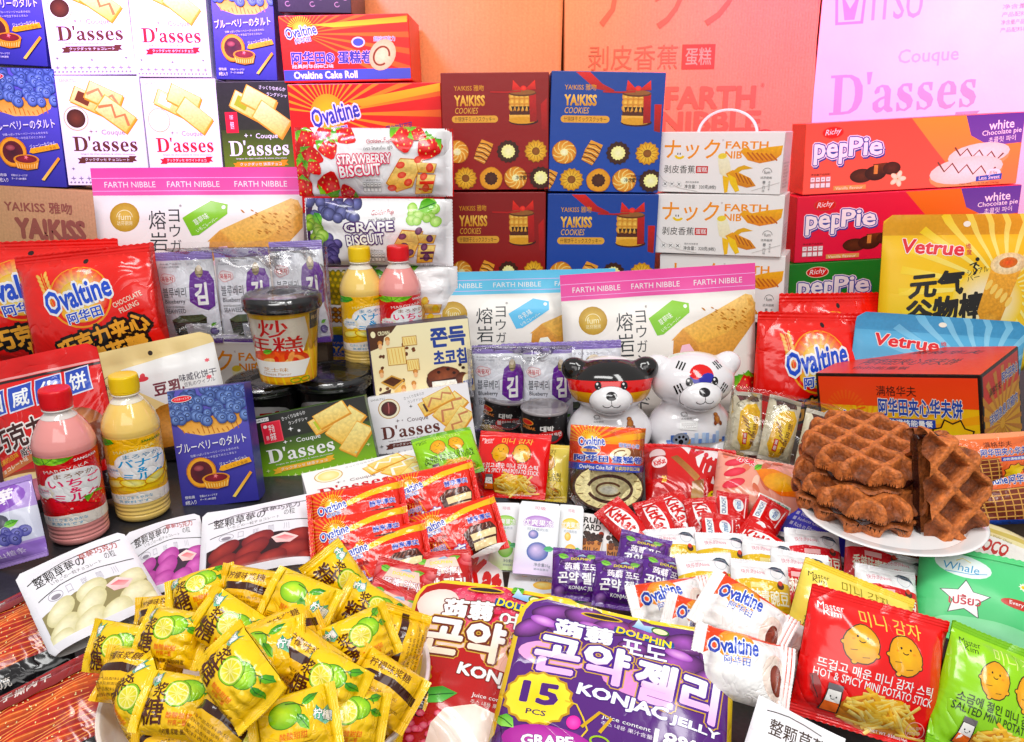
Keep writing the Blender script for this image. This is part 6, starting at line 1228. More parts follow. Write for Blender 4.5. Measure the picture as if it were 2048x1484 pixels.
# ------------------------------------------------------------------ bags
def bag(name, label, cat, art, q, T=.02, kind='tb', zb=None, Y=None, tilt=0, yaw=0, sup=None, **k):
    mw, w, h = place(q, zb, Y, tilt, yaw)
    o = pack(name, label, cat, art, w, h, mw, T, kind, **k); o['w'] = w; o['h'] = h
    if sup is None: sup = tilt < 30
    if sup: riser_under(mw, w, T + .02)
    return o
G7 = 'fruit biscuit bags stacked behind the milk bottles'
bag('biscuit_bag', 'strawberry biscuit bag, on top of the grape biscuit bag', 'biscuit bag', A_biscuit('s'), [(600, 393), (908, 393), (905, 262), (588, 250)], .05, 'lr', Y=1.09, yaw=4, e=.05, seed=3, group=G7, sealc='b81820', sup=False)
bag('biscuit_bag', 'grape biscuit bag under the strawberry one', 'biscuit bag', A_biscuit('g'), [(618, 531), (906, 531), (904, 396), (612, 398)], .05, 'lr', Y=1.08, yaw=2, e=.05, seed=5, group=G7, sup=False)
bag('biscuit_bag', 'pineapple biscuit bag, lowest, mostly hidden by the milk bottles', 'biscuit bag', A_biscuit('p'), [(640, 672), (920, 672), (912, 533), (630, 533)], .05, 'lr', Y=1.085, e=.05, seed=6, group=G7, sup=False)
G8 = 'sandwich biscuit pouches'
FP, FB_ = A_farth('pink'), A_farth('blue')
bag('biscuit_pouch', 'pink topped biscuit pouch on the left under the green biscuit box', 'pouch', FP, [(215, 640), (618, 640), (600, 336), (177, 334)], .05, 'su', Y=1.1, tilt=6, m=MATTE, seed=2, group=G8, e=.17)
bag('biscuit_pouch', 'pale blue topped biscuit pouch right of the milk bottles', 'pouch', FB_, [(862, 790), (1238, 800), (1222, 552), (836, 531)], .05, 'su', Y=1.07, tilt=6, m=MATTE, seed=4, group=G8, e=.17)
bag('biscuit_pouch', 'pink topped biscuit pouch standing behind the two bear tins', 'pouch', FP, [(1132, 836), (1512, 820), (1506, 520), (1123, 556)], .05, 'su', Y=1.03, tilt=6, m=MATTE, seed=9, group=G8, e=.17)
G9 = 'red chocolate marshmallow bags'
AM = A_marsh(); kw = dict(kind='tb', e=.09, group=G9, sealc='e03020')
bag('marshmallow_bag', 'red marshmallow bag at the left edge behind the nearer red bag', 'sweets bag', AM, [(-85, 745), (262, 735), (234, 474), (-120, 492)], .045, Y=1.04, tilt=8, seed=1, **kw)
bag('marshmallow_bag', 'red marshmallow bag in front on the left, next to the purple topped seaweed packs', 'sweets bag', AM, [(86, 760), (352, 738), (304, 492), (20, 510)], .05, Y=.99, tilt=8, seed=2, **kw)
bag('marshmallow_bag', 'red marshmallow bag under the green pie box, behind the other red bag', 'sweets bag', AM, [(1540, 850), (1780, 850), (1758, 596), (1566, 578)], .04, Y=1.07, tilt=8, seed=3, **kw)
bag('marshmallow_bag', 'red marshmallow bag standing right of the white bear tin', 'sweets bag', AM, [(1500, 880), (1752, 890), (1742, 640), (1516, 612)], .05, Y=1.0, tilt=10, seed=4, **kw)
bag('wafer_pouch', 'red wafer pouch with blue character squares behind the pink milk bottle', 'pouch', A_wafer(), [(30, 1040), (262, 985), (186, 688), (-45, 728)], .05, 'su', zb=.0, tilt=16, e=.12, seed=8, rc=.01)
bag('wafer_pouch', 'cream coloured soy milk wafer pouch behind the left yellow capped bottle', 'pouch', A_soy(), [(226, 945), (470, 890), (424, 654), (170, 716)], .05, 'su', zb=.0, tilt=14, m=MATTE, e=.12, seed=12, rc=.015)
G10 = 'cereal bar pouches'
bag('cereal_bar_pouch', 'yellow cereal roll pouch standing in front of the pie boxes', 'pouch', A_vetrue('y'), [(1738, 740), (2072, 745), (2068, 430), (1778, 427)], .05, 'su', Y=1.06, tilt=8, m=MATTE, e=.14, rc=.012, seed=3, group=G10)
bag('cereal_bar_pouch', 'light blue cereal roll pouch behind the orange waffle carton', 'pouch', A_vetrue('b'), [(1672, 880), (2036, 920), (2028, 654), (1724, 612)], .05, 'su', Y=.98, tilt=10, m=MATTE, e=.14, rc=.012, seed=5, group=G10)
G11 = 'blueberry seaweed packs'
AS = A_seaweed()
for i, (lb, q, Y, s) in enumerate((
    ('silver and purple seaweed pack next to the left red marshmallow bag', [(337, 688), (446, 686), (424, 500), (307, 508)], 1.03, 1),
    ('silver and purple seaweed pack in the middle of the left three', [(452, 688), (556, 686), (534, 496), (424, 498)], 1.035, 2),
    ('silver and purple seaweed pack behind the boxed rice cake cup, beside the pineapple bag', [(562, 686), (664, 684), (642, 480), (536, 486)], 1.04, 3),
    ('silver and purple seaweed pack behind the leaning black noodle can', [(948, 866), (1054, 866), (1044, 692), (944, 690)], .995, 4),
    ('silver and purple seaweed pack behind the black red and gold bear tin', [(1052, 866), (1152, 866), (1138, 692), (1044, 692)], .99, 5),
    ('seaweed pack behind the front pair, only its purple top showing', [(1010, 856), (1246, 856), (1238, 683), (1000, 686)], 1.015, 6))):
    bag('seaweed_pack', lb, 'seaweed pack', AS, q, .02, 'tb', Y=Y, tilt=4, e=.06, seed=s, group=G11, sealc='8f7cc0', m=FILM2)
def sleeve(lb, q, Y, T):
    mw, w, h = place(q, None, Y, 4, 0); Pf, Pb = pouch_surf(w, h, T, 'tb', 77, .04); g = Geo()
    for P, fl in ((Pf, False), (Pb, True)): p, f, n = panel(P, w, h, 0, 1, 0, 1, 40, 30, fl, .01, 'v', 1); g.add(p, f, [.8, .8, .8, 0], n)
    tag(g.build('clear_sleeve', CLEAR, None, True, mw), lb, 'wrapping', 'clear film sleeves')
sleeve('clear crinkled film sleeve round the three left seaweed packs', [(318, 692), (668, 690), (652, 476), (300, 492)], 1.0, .07)
sleeve('clear crinkled film sleeve round the seaweed packs behind the noodle cans', [(938, 868), (1172, 868), (1160, 682), (936, 684)], .965, .05)
# ------------------------------------------------------------------ bottles, cups, cans, tins
G12 = 'milk drink bottles'
bottle('pink strawberry milk bottle with a red cap at the front left', 's', (168, 1100), (110, 796), 0, G12)
bottle('yellow banana milk bottle with a yellow cap at the front left', 'b', (293, 1052), (246, 766), 0, G12)
for lb, k, b, t in (('yellow banana milk bottle standing before the grape biscuit bag', 'b', (732, 738), (722, 499)), ('pink strawberry milk bottle standing behind the cream chocolate cookie box', 's', (806, 738), (803, 497))):
    o = bottle(lb, k, b, t, .085, G12); riser_under(o.matrix_world, .08, .05)
G13 = 'instant cups'
cup('black noodle cup half hidden behind the green biscuit box, under the rice cake cup', 545, 756, 905, 132, 0, A_noodle(), G13)
cup('wide black noodle cup with a dark lid, left of the cream cookie box', 676, 742, 900, 146, 0, A_noodle(), G13)
cup('yellow rice cake cup with a black lid standing on the black cups', 580, 586, 774, 134, .1, A_rice(), G13)
G14 = 'black chicken noodle cans'
can('black noodle can leaning left behind the red potato stick bag', 1004, 790, 872, 92, 0, G14, -6)
can('black noodle can with a pale lid beside the black red and gold bear tin', 1088, 812, 902, 92, 0, G14, 0)
G15 = 'bear shaped tins'
bear('bear tin painted in black, red and gold bands', [(1138, 900), (1300, 900), (1300, 708), (1138, 708)], 0, 'g', G15, -4)
bear('white bear tin with a red and blue circle on its forehead', [(1300, 893), (1462, 893), (1462, 700), (1300, 700)], 0, 'k', G15, 5)
# ------------------------------------------------------------------ boxes in the middle
box('tart_box', 'blueberry tart box standing in front, right of the yellow capped bottle', 'biscuit box', [(367, 1016), (522, 1002), (484, 767), (332, 783)], T1, .03, zb=0, tilt=14, yaw=4, group=G2)
box('biscuit_box', 'green and black landscape biscuit box leaning in front of the noodle cups', 'biscuit box', [(526, 986), (754, 911), (730, 798), (500, 830)], A_dland('green'), .03, zb=0.0, tilt=16, yaw=6, group=G3)
box('biscuit_box', 'white landscape biscuit box with brown lettering below the cream cookie box', 'biscuit box', [(755, 912), (958, 896), (932, 768), (732, 794)], A_dland('brown'), .03, zb=0.0, tilt=16, yaw=6, group=G3)
box('biscuit_box', 'white biscuit box with red lettering lying flat behind the red cake packs', 'biscuit box', [(624, 1020), (880, 968), (836, 902), (600, 942)], A_dland('red'), .035, zb=.04, tilt=74, yaw=9, group=G3, sup=False)
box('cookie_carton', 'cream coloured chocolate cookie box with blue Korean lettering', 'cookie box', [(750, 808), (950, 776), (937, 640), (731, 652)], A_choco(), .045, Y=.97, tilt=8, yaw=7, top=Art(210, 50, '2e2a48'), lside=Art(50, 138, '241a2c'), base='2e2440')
wb = box('waffle_carton', 'orange and yellow waffle carton with black edges behind the waffles', 'carton', [(1640, 940), (1968, 940), (1966, 748), (1638, 748)], A_wbox(),   .165, zb=.0, yaw=-44, top=A_wtop(), side=A_wside(), base='1c0e0a')
tp = Art(100, 50, '1c2228'); [tp.E(RND.random() * 100, RND.random() * 50, 4, 2, RND.choice(('6a9ab0', 'a8c4d0', '2a3a48')), rot=RND.random() * 90) for i in range(60)]
box('snack_carton', 'small brown carton with a dark speckled lid behind the waffle carton', 'carton', [(1655, 790), (1748, 800), (1750, 740), (1657, 716)], Art(90, 60, '8a5a3a'), .08, Y=1.0, yaw=-14, top=tp, base='8a5a3a')
# ------------------------------------------------------------------ lying bags, middle and front
G16 = 'mini potato stick bags'
PR, PG, PY = A_potato('red'), A_potato('green'), A_potato('yellow')
kp = dict(kind='tb', e=.08, group=G16)
bag('potato_stick_bag', 'small green potato stick bag lying on the white biscuit boxes', 'snack bag', PG, [(862, 958), (968, 950), (945, 856), (806, 880)], .025, zb=.05, tilt=46, yaw=16, seed=2, sealc='6aa014', **kp)
bag('potato_stick_bag', 'yellow potato stick bag half hidden behind the cake roll', 'snack bag', PY, [(1012, 1000), (1130, 1002), (1145, 888), (1030, 890)], .02, zb=.0, tilt=38, yaw=-14, seed=3, **kp)
bag('potato_stick_bag', 'red potato stick bag leaning on the noodle cans', 'snack bag', PR, [(940, 988), (1086, 1002), (1108, 860), (966, 874)], .025, zb=.012, tilt=40, yaw=-14, seed=4, **kp)
bag('potato_stick_bag', 'big red potato stick bag at the bottom right', 'snack bag', PR, [(1560, 1432), (1856, 1492), (1902, 1234), (1638, 1184)], .035, zb=.03, tilt=32, seed=5, **kp)
bag('potato_stick_bag', 'green potato stick bag cut by the bottom right corner', 'snack bag', PG, [(1846, 1490), (2070, 1580), (2140, 1332), (1906, 1246)], .035, zb=.02, tilt=36, seed=6, sealc='7ab41c', **kp)
bag('potato_stick_bag', 'yellow honey butter potato stick bag behind the big red one', 'snack bag', PY, [(1548, 1328), (1772, 1385), (1842, 1204), (1612, 1118)], .03, zb=.02, tilt=36, seed=7, **kp)
# cake roll in its clear bag
mw, w, h = place([(1128, 1026), (1288, 1030), (1286, 858), (1146, 846)], 0.0, None, 22, 0)
root = empty('cake_roll', mw, 'chocolate cake roll slice in a clear bag with an orange header', 'cake', None)
g = Geo(); cr = Art(150, 90, 'e8dcaa'); cr.a = .25; cr.E(75, 44, 74, 43, '4a2a1a'); cr.E(75, 43, 71, 40, 'e6d8a0', 'efe4b8'); cr.RING(78, 46, 46, 24, 6, '4a2614', 190, 520); cr.RING(76, 47, 26, 12, 4, '6a4020', 20, 330); cr.E(76, 48, 20, 8, 'f2ead0', 'fbf6e4')
for i in range(14): t = i * .45; cr.L([(75 + 58 * math.cos(t), 43 + 32 * math.sin(t)), (75 + 69 * math.cos(t + .06), 43 + 38 * math.sin(t + .06))], 1.6, '8a6a3a')
cr.a = 0
n = 48; a_, b_, zc, dd = w * .46, h * .27, h * .31, .028
for i in range(n):
    t, u = 2 * math.pi * i / n, 2 * math.pi * (i + 1) / n
    q = [(a_ * math.cos(t), -dd, zc + b_ * math.sin(t)), (a_ * math.cos(u), -dd, zc + b_ * math.sin(u)), (a_ * math.cos(u), .014, zc + b_ * math.sin(u)), (a_ * math.cos(t), .014, zc + b_ * math.sin(t))]
    g.add(q[::-1], [[0, 1, 2, 3]], [*lin('4a2a18'), .4], [(math.cos(v), 0, math.sin(v)) for v in (t, u, u, t)][::-1])
cr.wrap(g, flat((0, -dd, zc - b_), (1, 0, 0), (0, 0, 1), (0, -1, 0)), 2 * a_, 2 * b_)
g.build('cake', FOOD, root)
Pf, Pb = pouch_surf(w, h, .07, 'tb', 5, .03); g = Geo()
for P, fl in ((Pf, False), (Pb, True)): p, f, nn = panel(P, w, h, 0, 1, 0, 1, 40, 30, fl, .012, 'v', 1); g.add(p, f, [.8, .8, .8, 0], nn)
g.build('clear_bag', CLEAR, root)
g = Geo(); A_roll().wrap(g, withn(lambda x, y: Pf(x, y) + np.array([0, -.0006, 0])), w, h * .43, 10, y0=h * .565); A_rollband().wrap(g, withn(lambda x, y: Pf(x, y) + np.array([0, -.0007, 0])), w, h * .075, 10, y0=h * .5)
g.build('header_print', FILM2, root)
bag('chocolate_bag', 'big red wafer bar bag with a yellow mini spot, before the white bear tin', 'sweets bag', A_kkbag(), [(1290, 1018), (1486, 1040), (1474, 892), (1290, 896)], .035, zb=.012, tilt=58, seed=2, e=.05)
bag('jelly_bag', 'pale orange jelly candy bag with an orange fruit, over the red wafer bar bag', 'sweets bag', A_jelly(), [(1428, 1022), (1590, 1060), (1618, 936), (1430, 905)], .03, zb=.03, tilt=58, seed=6, e=.05)
G17 = 'banana cakes in clear wrappers'
NB = A_nanabag()
for lb, q, s in (('wrapped banana cake nearest the white bear tin', [(1460, 904), (1510, 912), (1536, 782), (1464, 790)], 1), ('wrapped banana cake in the middle of the three', [(1516, 916), (1576, 934), (1606, 806), (1538, 788)], 2), ('wrapped banana cake half hidden by the waffles', [(1590, 944), (1650, 962), (1690, 838), (1608, 816)], 3)):
    bag('banana_cake', lb, 'cake', NB, q, .03, 'tb', zb=.012, tilt=30, e=.06, seed=s, group=G17, sealc='bdb6a8', m=FILM2, sup=False)
mw, w, h = place([(1450, 925), (1660, 975), (1700, 812), (1458, 772)], .0, None, 30, 0)
Pf, Pb = pouch_surf(w, h, .06, 'tb', 15, .03); g = Geo()
p, f, nn = panel(Pf, w, h, 0, 1, 0, 1, 40, 30, False, .01, 'v', 1); g.add(p, f, [.8, .8, .8, 0], nn); p, f, nn = panel(Pb, w, h, 0, 1, 0, 1, 20, 20, True); g.add(p, f, [.8] * 3 + [0], nn)
tag(g.build('clear_sleeve', CLEAR, None, True, mw), 'clear film bag round the three wrapped banana cakes', 'wrapping', 'clear film sleeves')
G18 = 'waffle sachets'
WS = A_wsach()
bag('waffle_sachet', 'orange waffle sachet leaning on the waffle carton', 'sachet', WS, [(1892, 975), (2068, 965), (2062, 862), (1884, 872)], .022, 'lr', zb=.06, tilt=18, e=.07, seed=1, group=G18, m=FILM2)
bag('waffle_sachet', 'orange waffle sachet in front of the other, beside the plate', 'sachet', WS, [(1954, 1052), (2128, 1042), (2120, 906), (1934, 914)], .025, 'lr', zb=.025, tilt=25, e=.07, seed=2, group=G18, m=FILM2)
bag('nut_snack_bag', 'blue bottomed snack bag with white edges lying under the waffles', 'snack bag', A_nuts('b'), [(1534, 1070), (1690, 1124), (1800, 985), (1630, 925)], .012, zb=.022, tilt=72, yaw=-24, seed=3, kind='su', e=.05, m=MATTE)
bag('nut_snack_bag', 'orange bottomed snack bag lying beside the green whale bag', 'snack bag', A_nuts('o'), [(1690, 1180), (1850, 1228), (1900, 1085), (1740, 1045)], .012, zb=.012, tilt=72, yaw=-24, seed=4, kind='su', e=.05, m=MATTE)
bag('wafer_pack', 'cream wafer pack with red lettering above the green whale bag', 'snack pack', A_chocbox(), [(1898, 1096), (2064, 1150), (2110, 1098), (1950, 1048)], .02, 'lr', zb=.03, tilt=80, seed=6, e=.06)
bag('sour_fruit_bag', 'green bag with a white oval and a star, at the right edge', 'snack bag', A_whale(), [(1818, 1262), (2110, 1330), (2140, 1128), (1848, 1100)], .03, zb=.015, tilt=54, yaw=-18, seed=9, e=.06, m=MATTE)
# ------------------------------------------------------------------ waffles on a plate
P = at_z(1776, 1040, .066); root = empty('plate', mat4(*axes(0, 0), P), 'white round plate under the chocolate filled waffles', 'plate')  # disc added in place of the pale halo round the waffles
lathe_part('halo_dish', smooth_prof([(0, 0), (.06, 0), (.062, .003), (.074, .007), (.077, .009), (.074, .0095), (.062, .0065), (.06, .005), (0, .005)], 'f0eeee', 3), CER, root, 72)
riser_under(root.matrix_world, .06, .05)
def wmat(px, py, z, tx, ty, rz): return Matrix.Translation(Vector(at_z(px, py, z + .011))) @ Matrix.Rotation(rad(tx), 4, 'X') @ Matrix.Rotation(rad(ty), 4, 'Y') @ Matrix.Rotation(rad(rz), 4, 'Z')
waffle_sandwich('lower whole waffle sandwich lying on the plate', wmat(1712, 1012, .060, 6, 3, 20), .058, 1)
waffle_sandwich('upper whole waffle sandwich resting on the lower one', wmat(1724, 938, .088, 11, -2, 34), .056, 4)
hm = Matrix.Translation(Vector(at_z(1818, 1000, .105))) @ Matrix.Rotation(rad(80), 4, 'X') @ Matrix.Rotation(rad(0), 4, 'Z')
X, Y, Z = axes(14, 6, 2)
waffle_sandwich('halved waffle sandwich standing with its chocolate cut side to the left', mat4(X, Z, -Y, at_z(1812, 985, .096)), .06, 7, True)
# ------------------------------------------------------------------ small wrapped sweets
def pc(cx, cy, z, tilt, yaw, roll, h):
    X, Y, Z = axes(tilt, yaw, roll); return mat4(X, Y, Z, at_z(cx, cy, z) - Z * h / 2)
class Mini:
    def __init__(s, name, cat, arts, w, h, T, kind, group, e=.09, m=None, **k): s.a = (name, cat, arts, w, h, T, kind, group, e, m or FILM2, k); s.p = []; s.i = 0
    def __call__(s, label, cx, cy, z, tilt, roll, yaw=0, v=None):
        name, cat, arts, w, h, T, kind, group, e, m, k = s.a; mw = pc(cx, cy, z, tilt, yaw, roll, h)
        nv = len(arts) * 2; i = (s.i % nv) if v is None else v; s.i += 1
        for j, o in s.p:
            if j == i: return dup(o, mw, label, group)
        o = pack(name, label, cat, arts[i % len(arts)], w, h, mw, T, kind, seed=11 + i * 7, e=e, m=m, group=group, **k); s.p.append((i, o)); return o
ob = Mini('cake_pack', 'cake pack', [A_ovblock()], .085, .052, .022, 'lr', 'red chocolate cake packs', .055)
ob('red cake pack at the back left of the five, on the flat white biscuit box', 716, 1030, .075, 42, 9, 4)
ob('red cake pack at the back right, cut open cake picture clear', 866, 990, .07, 42, 11, 4)
ob('red cake pack in the middle of the left three', 722, 1082, .062, 46, 9, 4)
ob('red cake pack at the front right, over the pale pouches of jelly', 912, 1066, .05, 48, 14, 4)
ob('red cake pack at the front left, nearest the yellow candies', 760, 1118, .052, 48, 10, 4)
kk = Mini('wafer_bar', 'wafer bar', [A_kk()], .07, .031, .014, 'lr', 'mini red wafer bars', .1)
for lb, x, y, r in (('red mini wafer bar leftmost, pointing down right', 1262, 1064, -52), ('red mini wafer bar second from the left', 1322, 1066, -74), ('red mini wafer bar third from the left, next to the tilted second', 1366, 1050, -70), ('red mini wafer bar half hidden above the middle pea packet', 1412, 1064, -86), ('red mini wafer bar standing upright left of the last two', 1464, 1052, 80), ('red mini wafer bar tilted right, beside the blue snack bag', 1520, 1062, 56), ('red mini wafer bar lowest of the row, in shade', 1546, 1106, -40), ('red mini wafer bar peeping out below the yellow mini spot', 1440, 1100, 84)): kk(lb, x, y, .035, 52, r)
pe = Mini('pea_packet', 'pea packet', [A_pea('y')], .046, .056, .018, 'tb', 'white and yellow pea packets', .1)
for lb, x, y, z, r in (('yellow pea packet top left, touching the red wafer bars', 1350, 1118, .03, 4), ('yellow pea packet top middle', 1446, 1128, .03, -3), ('yellow pea packet top right by the red striped packets', 1538, 1142, .03, -8), ('yellow pea packet lower left, behind the round white marshmallows', 1416, 1176, .042, 2), ('yellow pea packet lower right with green peas showing', 1522, 1192, .044, -5)): pe(lb, x, y, z, 48, r)
pr = Mini('pea_packet', 'pea packet', [A_pea('r')], .048, .058, .018, 'tb', 'white and red pea packets', .1)
for lb, x, y, z, r in (('red pea packet below the blue snack bag', 1628, 1124, .034, -6), ('red pea packet with a dark haired head logo, left of the green bag', 1746, 1132, .04, -16), ('red pea packet peeping out left of the yellow honey butter bag', 1602, 1172, .036, -8), ('red pea packet half hidden left of the whale bag', 1806, 1178, .03, -14), ('red pea packet lying behind the yellow honey butter bag', 1774, 1206, .034, -10)): pr(lb, x, y, z, 50, r)
kmp = Mini('jelly_cup_packet', 'jelly packet', [A_kmini('p')], .046, .044, .022, 'tb', 'purple grape jelly packets', .09)
for lb, x, y, r in (('purple jelly packet back left showing its window, by the pale pouches', 1158, 1150, -4), ('purple jelly packet in front with full lettering', 1242, 1166, -8), ('purple jelly packet under the leftmost red wafer bar', 1286, 1118, -14), ('purple jelly packet right, behind the white marshmallow twist', 1330, 1164, -18)): kmp(lb, x, y, .034, 48, r)
kmr = Mini('jelly_cup_packet', 'jelly packet', [A_kmini('r')], .05, .05, .024, 'tb', 'red lychee jelly packets', .09)
for lb, x, y, r in (('red jelly packet left, above the red lychee pouch', 800, 1186, -12), ('red jelly packet right, under the front red cake packs', 884, 1162, 4), ('red jelly packet lowest, beside the yellow candies', 778, 1240, -24)): kmr(lb, x, y, .04, 48, r)
G19 = 'pale drinkable jelly pouches'
for lb, k, q, s in (('white pouch with a green lime print', 'g', [(986, 1138), (1032, 1146), (1046, 1006), (974, 1006)], 1), ('white pouch with a blueberry print', 'b', [(1016, 1146), (1110, 1156), (1121, 1006), (1048, 1006)], 2), ('white pouch with a yellow mango print', 'm', [(1108, 1152), (1160, 1156), (1170, 1012), (1120, 1010)], 3)):
    bag('jelly_pouch', lb, 'jelly pouch', A_stick(k), q, .005, 'su', zb=.01 + .006 * (s == 2), tilt=60, seed=s, e=.05, m=MATTE, group=G19, rc=.0015)
bag('jelly_pouch', 'pale mango pouch lying flat, its lower end under the konjac pouches', 'jelly pouch', A_stick('m'), [(1010, 1250), (1190, 1262), (1196, 1120), (1020, 1108)], .005, 'su', zb=.002, tilt=86, seed=8, e=.05, m=MATTE, group=G19)
MT = A_milktea()
for lb, q in (('milk tea pouch next to the mango pouch', [(1146, 1122), (1202, 1130), (1220, 1030), (1156, 1028)]), ('milk tea pouch under the leftmost red wafer bar', [(1198, 1134), (1254, 1140), (1278, 1042), (1214, 1036)])):
    bag('milk_tea_pouch', lb, 'pouch', MT, q, .006, 'su', zb=.012, tilt=58, seed=len(lb), e=.04, m=MATTE, group='milk tea pouches')
G20 = 'strawberry chocolate pouches'
for lb, k, q, z, ya in (('white pouch with cream coloured chocolate balls', 'w', [(126, 1290), (350, 1212), (238, 1078), (-2, 1152)], .042, 24), ('white pouch with bright pink chocolate balls', 'p', [(298, 1198), (440, 1162), (392, 1042), (222, 1060)], .034, 14), ('white pouch with dark red chocolate balls', 'r', [(438, 1152), (640, 1140), (622, 1008), (374, 1016)], .044, 4)):
    bag('chocolate_pouch', lb, 'pouch', A_choc(k), q, .02, 'su', zb=z, tilt=70, yaw=ya, seed=len(lb), e=.05, m=MATTE, rc=.004, group=G20, backc='c8c4c0')
bag('hawthorn_bag', 'lilac blueberry snack bag at the left edge', 'snack bag', A_blue(), [(-64, 1148), (112, 1112), (52, 964), (-110, 985)], .03, zb=.006, tilt=22, seed=4, e=.06)
AJ = A_jerky()
bag('jerky_bag', 'black jerky bag with a dark red banner, under the white chocolate pouch', 'snack bag', AJ, [(-90, 1420), (196, 1330), (70, 1190), (-150, 1262)], .02, zb=.008, tilt=66, seed=5, e=.05, group='black jerky bags')
bag('jerky_bag', 'black jerky bag at the bottom left corner beside the candy bowl', 'snack bag', AJ, [(-10, 1640), (280, 1500), (206, 1312), (-90, 1420)], .02, zb=.008, tilt=66, seed=6, e=.05, group='black jerky bags')
G21 = 'konjac jelly pouches'
bag('konjac_pouch', 'dark red lychee konjac pouch with a gold border', 'pouch', A_konjac('r'), [(728, 1540), (1150, 1590), (1206, 1196), (846, 1164)], .03, 'su', zb=.008, tilt=62, seed=3, e=.04, rc=.02, group=G21)
bag('konjac_pouch', 'purple grape konjac pouch with a gold border', 'pouch', A_konjac('p'), [(912, 1560), (1480, 1660), (1448, 1262), (1084, 1198)], .045, 'su', zb=.03, tilt=62, seed=5, e=.04, rc=.02, group=G21)
wp = Art(160, 120, 'e6e4e8'); wp.R(0, 0, 160, 120, 'e8e6ea'); wp.L([(20, 18), (60, 10), (120, 14)], 2, '2a2624'); wp.T('整颗草莓', 30, 24, 100, 26, '3a2a20', .02, 3)
bag('chocolate_pouch', 'plain white pouch with dark lettering at the bottom edge', 'pouch', wp, [(1452, 1560), (1650, 1620), (1700, 1478), (1528, 1402)], .02, 'su', zb=.045, tilt=60, seed=7, e=.05, m=MATTE, group=G20)
mm = Mini('marshmallow_sweet', 'sweet', [A_mallow()], .064, .042, .034, 'lr', 'white marshmallow sweets in clear film', .14, sealc='ece8e6')
for lb, x, y, z, r in (('white marshmallow sweet touching the purple jelly packets', 1346, 1216, .055, 8), ('white marshmallow sweet second up, under the tilted one', 1412, 1268, .06, -18), ('white marshmallow sweet tilted, crossing over the others', 1486, 1240, .08, -36), ('white marshmallow sweet nearest the camera', 1482, 1336, .07, -16), ('white marshmallow sweet right, half under the tilted one', 1546, 1282, .055, -30), ('white marshmallow sweet lowest left, against the purple konjac pouch', 1412, 1320, .05, 24)): mm(lb, x, y, z, 50, r)
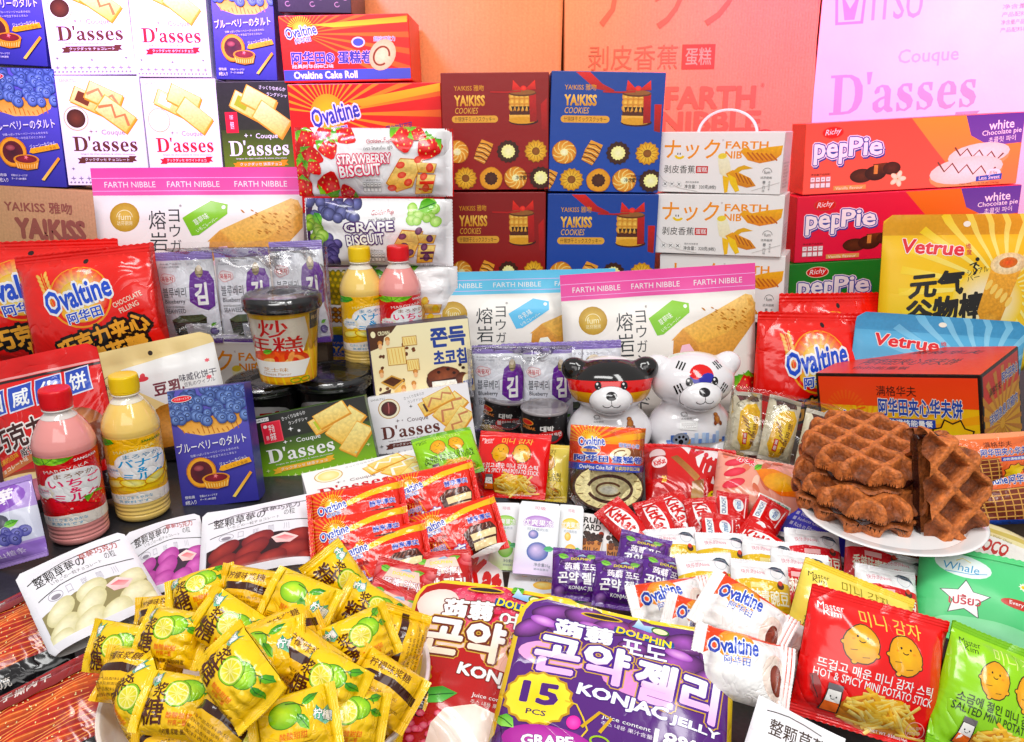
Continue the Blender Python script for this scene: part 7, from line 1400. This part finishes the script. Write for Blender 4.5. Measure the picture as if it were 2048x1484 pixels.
# ------------------------------------------------------------------ bowl of lime candies
P = at_z(545, 1362, .052); P[2] = .006; root = empty('bowl', mat4(*axes(0, 0), P), 'white bowl heaped with yellow lime candies', 'bowl')
lathe_part('bowl_dish', smooth_prof([(0, 0), (.05, 0), (.055, .004), (.078, .016), (.097, .036), (.1035, .05), (.103, .052), (.1005, .051), (.093, .037), (.072, .019), (.05, .008), (0, .007)], 'efe6e0', 4), CER, root, 80)
cy_ = Mini('lime_candy', 'candy', [A_lime(), A_limeback(), A_lime2()], .047, .033, .028, 'lr', 'yellow lime candies in the bowl', .11)
F0, B0, L0, F1, B1, L1 = range(6)
for lb, x, y, z, t, r, yw, v in (
    ('lime candy sunk under the others at the left of the heap', 300, 1366, .055, 30, 5, -10, B1), ('lime candy sunk under the others in the middle of the heap', 560, 1330, .07, 30, -15, 0, F1), ('lime candy sunk under the others at the right of the heap', 700, 1330, .06, 35, 10, 8, B0), ('lime candy deep in the heap at the back', 520, 1230, .075, 40, 10, 0, F1), ('lime candy lying deep at the front', 430, 1500, .05, 40, -10, 0, B1), ('lime candy deep in the heap, back left', 330, 1236, .06, 40, 14, 0, B1), ('lime candy deep in the heap, front right', 740, 1430, .055, 44, 12, 0, F0), ('lime candy deep in the heap, back right', 640, 1260, .08, 40, 30, 0, B0),
    ('lime candy showing its printed back, at the left rim of the heap', 246, 1300, .078, 36, -4, -14, F1), ('lime candy below the leftmost one, back up, over the rim', 262, 1352, .08, 42, 4, -10, B0), ('lime candy at the very top left of the heap', 404, 1190, .095, 50, 8, 0, F1), ('lime candy with full lime and leaf, top right of the heap', 600, 1206, .112, 44, -16, 5, L0), ('lime candy at the top between the two highest ones', 500, 1186, .1, 36, -6, -8, B1), ('lime candy standing on end with a white glare at the top', 676, 1160, .1, 26, -58, 14, F1),
    ('lime candy left of the centre, over the printed back one', 346, 1274, .097, 40, -8, -8, F0), ('lime candy tucked behind the big centre one', 462, 1256, .104, 32, -26, 6, F1), ('lime candy turned over behind the centre, dark script showing', 572, 1276, .104, 34, 16, 0, B0), ('lime candy at the right with a bright lime half', 718, 1284, .096, 40, 6, 12, F0), ('lime candy at the far right edge of the heap, on its side', 796, 1292, .08, 34, 60, 14, B1), ('lime candy at the back right, leaning on the standing one', 738, 1226, .09, 32, -44, 12, F1),
    ('lime candy turned over at the lower right inside the rim', 766, 1376, .082, 40, -36, 10, B0), ('lime candy right of the big centre one, lower', 652, 1366, .1, 44, -22, 8, F0), ('lime candy below that one, over the right rim', 690, 1440, .082, 50, -8, 8, F1), ('lime candy at the lower left front of the heap', 362, 1412, .094, 46, -14, -10, F0), ('lime candy between the leftmost and lower left ones', 286, 1400, .076, 40, -30, -14, F1), ('lime candy at the bottom edge under the centre one', 452, 1446, .092, 44, -26, 0, B1), ('lime candy at the bottom edge right of the centre', 590, 1450, .096, 46, 12, 6, L1), ('lime candy at the bottom edge, left of the others there', 350, 1478, .075, 50, 6, -6, B0), ('lime candy at the bottom edge, between the two back sides', 520, 1496, .08, 50, -6, 0, F0),
    ('lime candy above the big centre one, leaf side up', 538, 1304, .112, 36, 20, -4, L0), ('lime candy between the centre and the right rim', 604, 1322, .106, 38, -40, 8, B1), ('lime candy biggest and nearest in the centre of the heap', 480, 1352, .126, 44, -33, -4, F0)): cy_(lb, x, y, z, t + (x * 7 + y) % 19 - 9, r + (x + y * 3) % 15 - 7, yw + (x * 3 + y) % 41 - 20, v)
bag('sweets_bag', 'red bag with white swirls lying under the red cake packs', 'sweets bag', A_kkbag(), [(800, 1262), (1010, 1240), (1002, 1080), (820, 1090)], .012, zb=.003, tilt=84, seed=4, e=.05)
cy_('lime candy lying outside the bowl at its right rim', 850, 1420, .03, 55, 66, 10, B0)['group'] = 'yellow lime candies beside the bowl'
# ------------------------------------------------------------------ hidden stepped risers that carry the back rows
g = Geo()
for o, a, w, d in RISERS:
    R = Matrix.Translation((o.x, o.y, 0)) @ Matrix.Rotation(a, 4, 'Z'); hw = w * .38; z = o.z - .001
    bm = bmesh.new(); bmesh.ops.create_cube(bm, size=1, matrix=R @ Matrix.Translation((0, .006 + d * .45, z / 2)) @ Matrix.Diagonal((2 * hw, d * .85, z, 1))); bm.normal_update()
    for f in bm.faces: g.add([v.co[:] for v in f.verts], [[0, 1, 2, 3]], [*lin('4a3c30'), .3], [f.normal[:]] * 4)
    bm.free()
tag(g.build('display_riser', KRAFT), kind='structure')
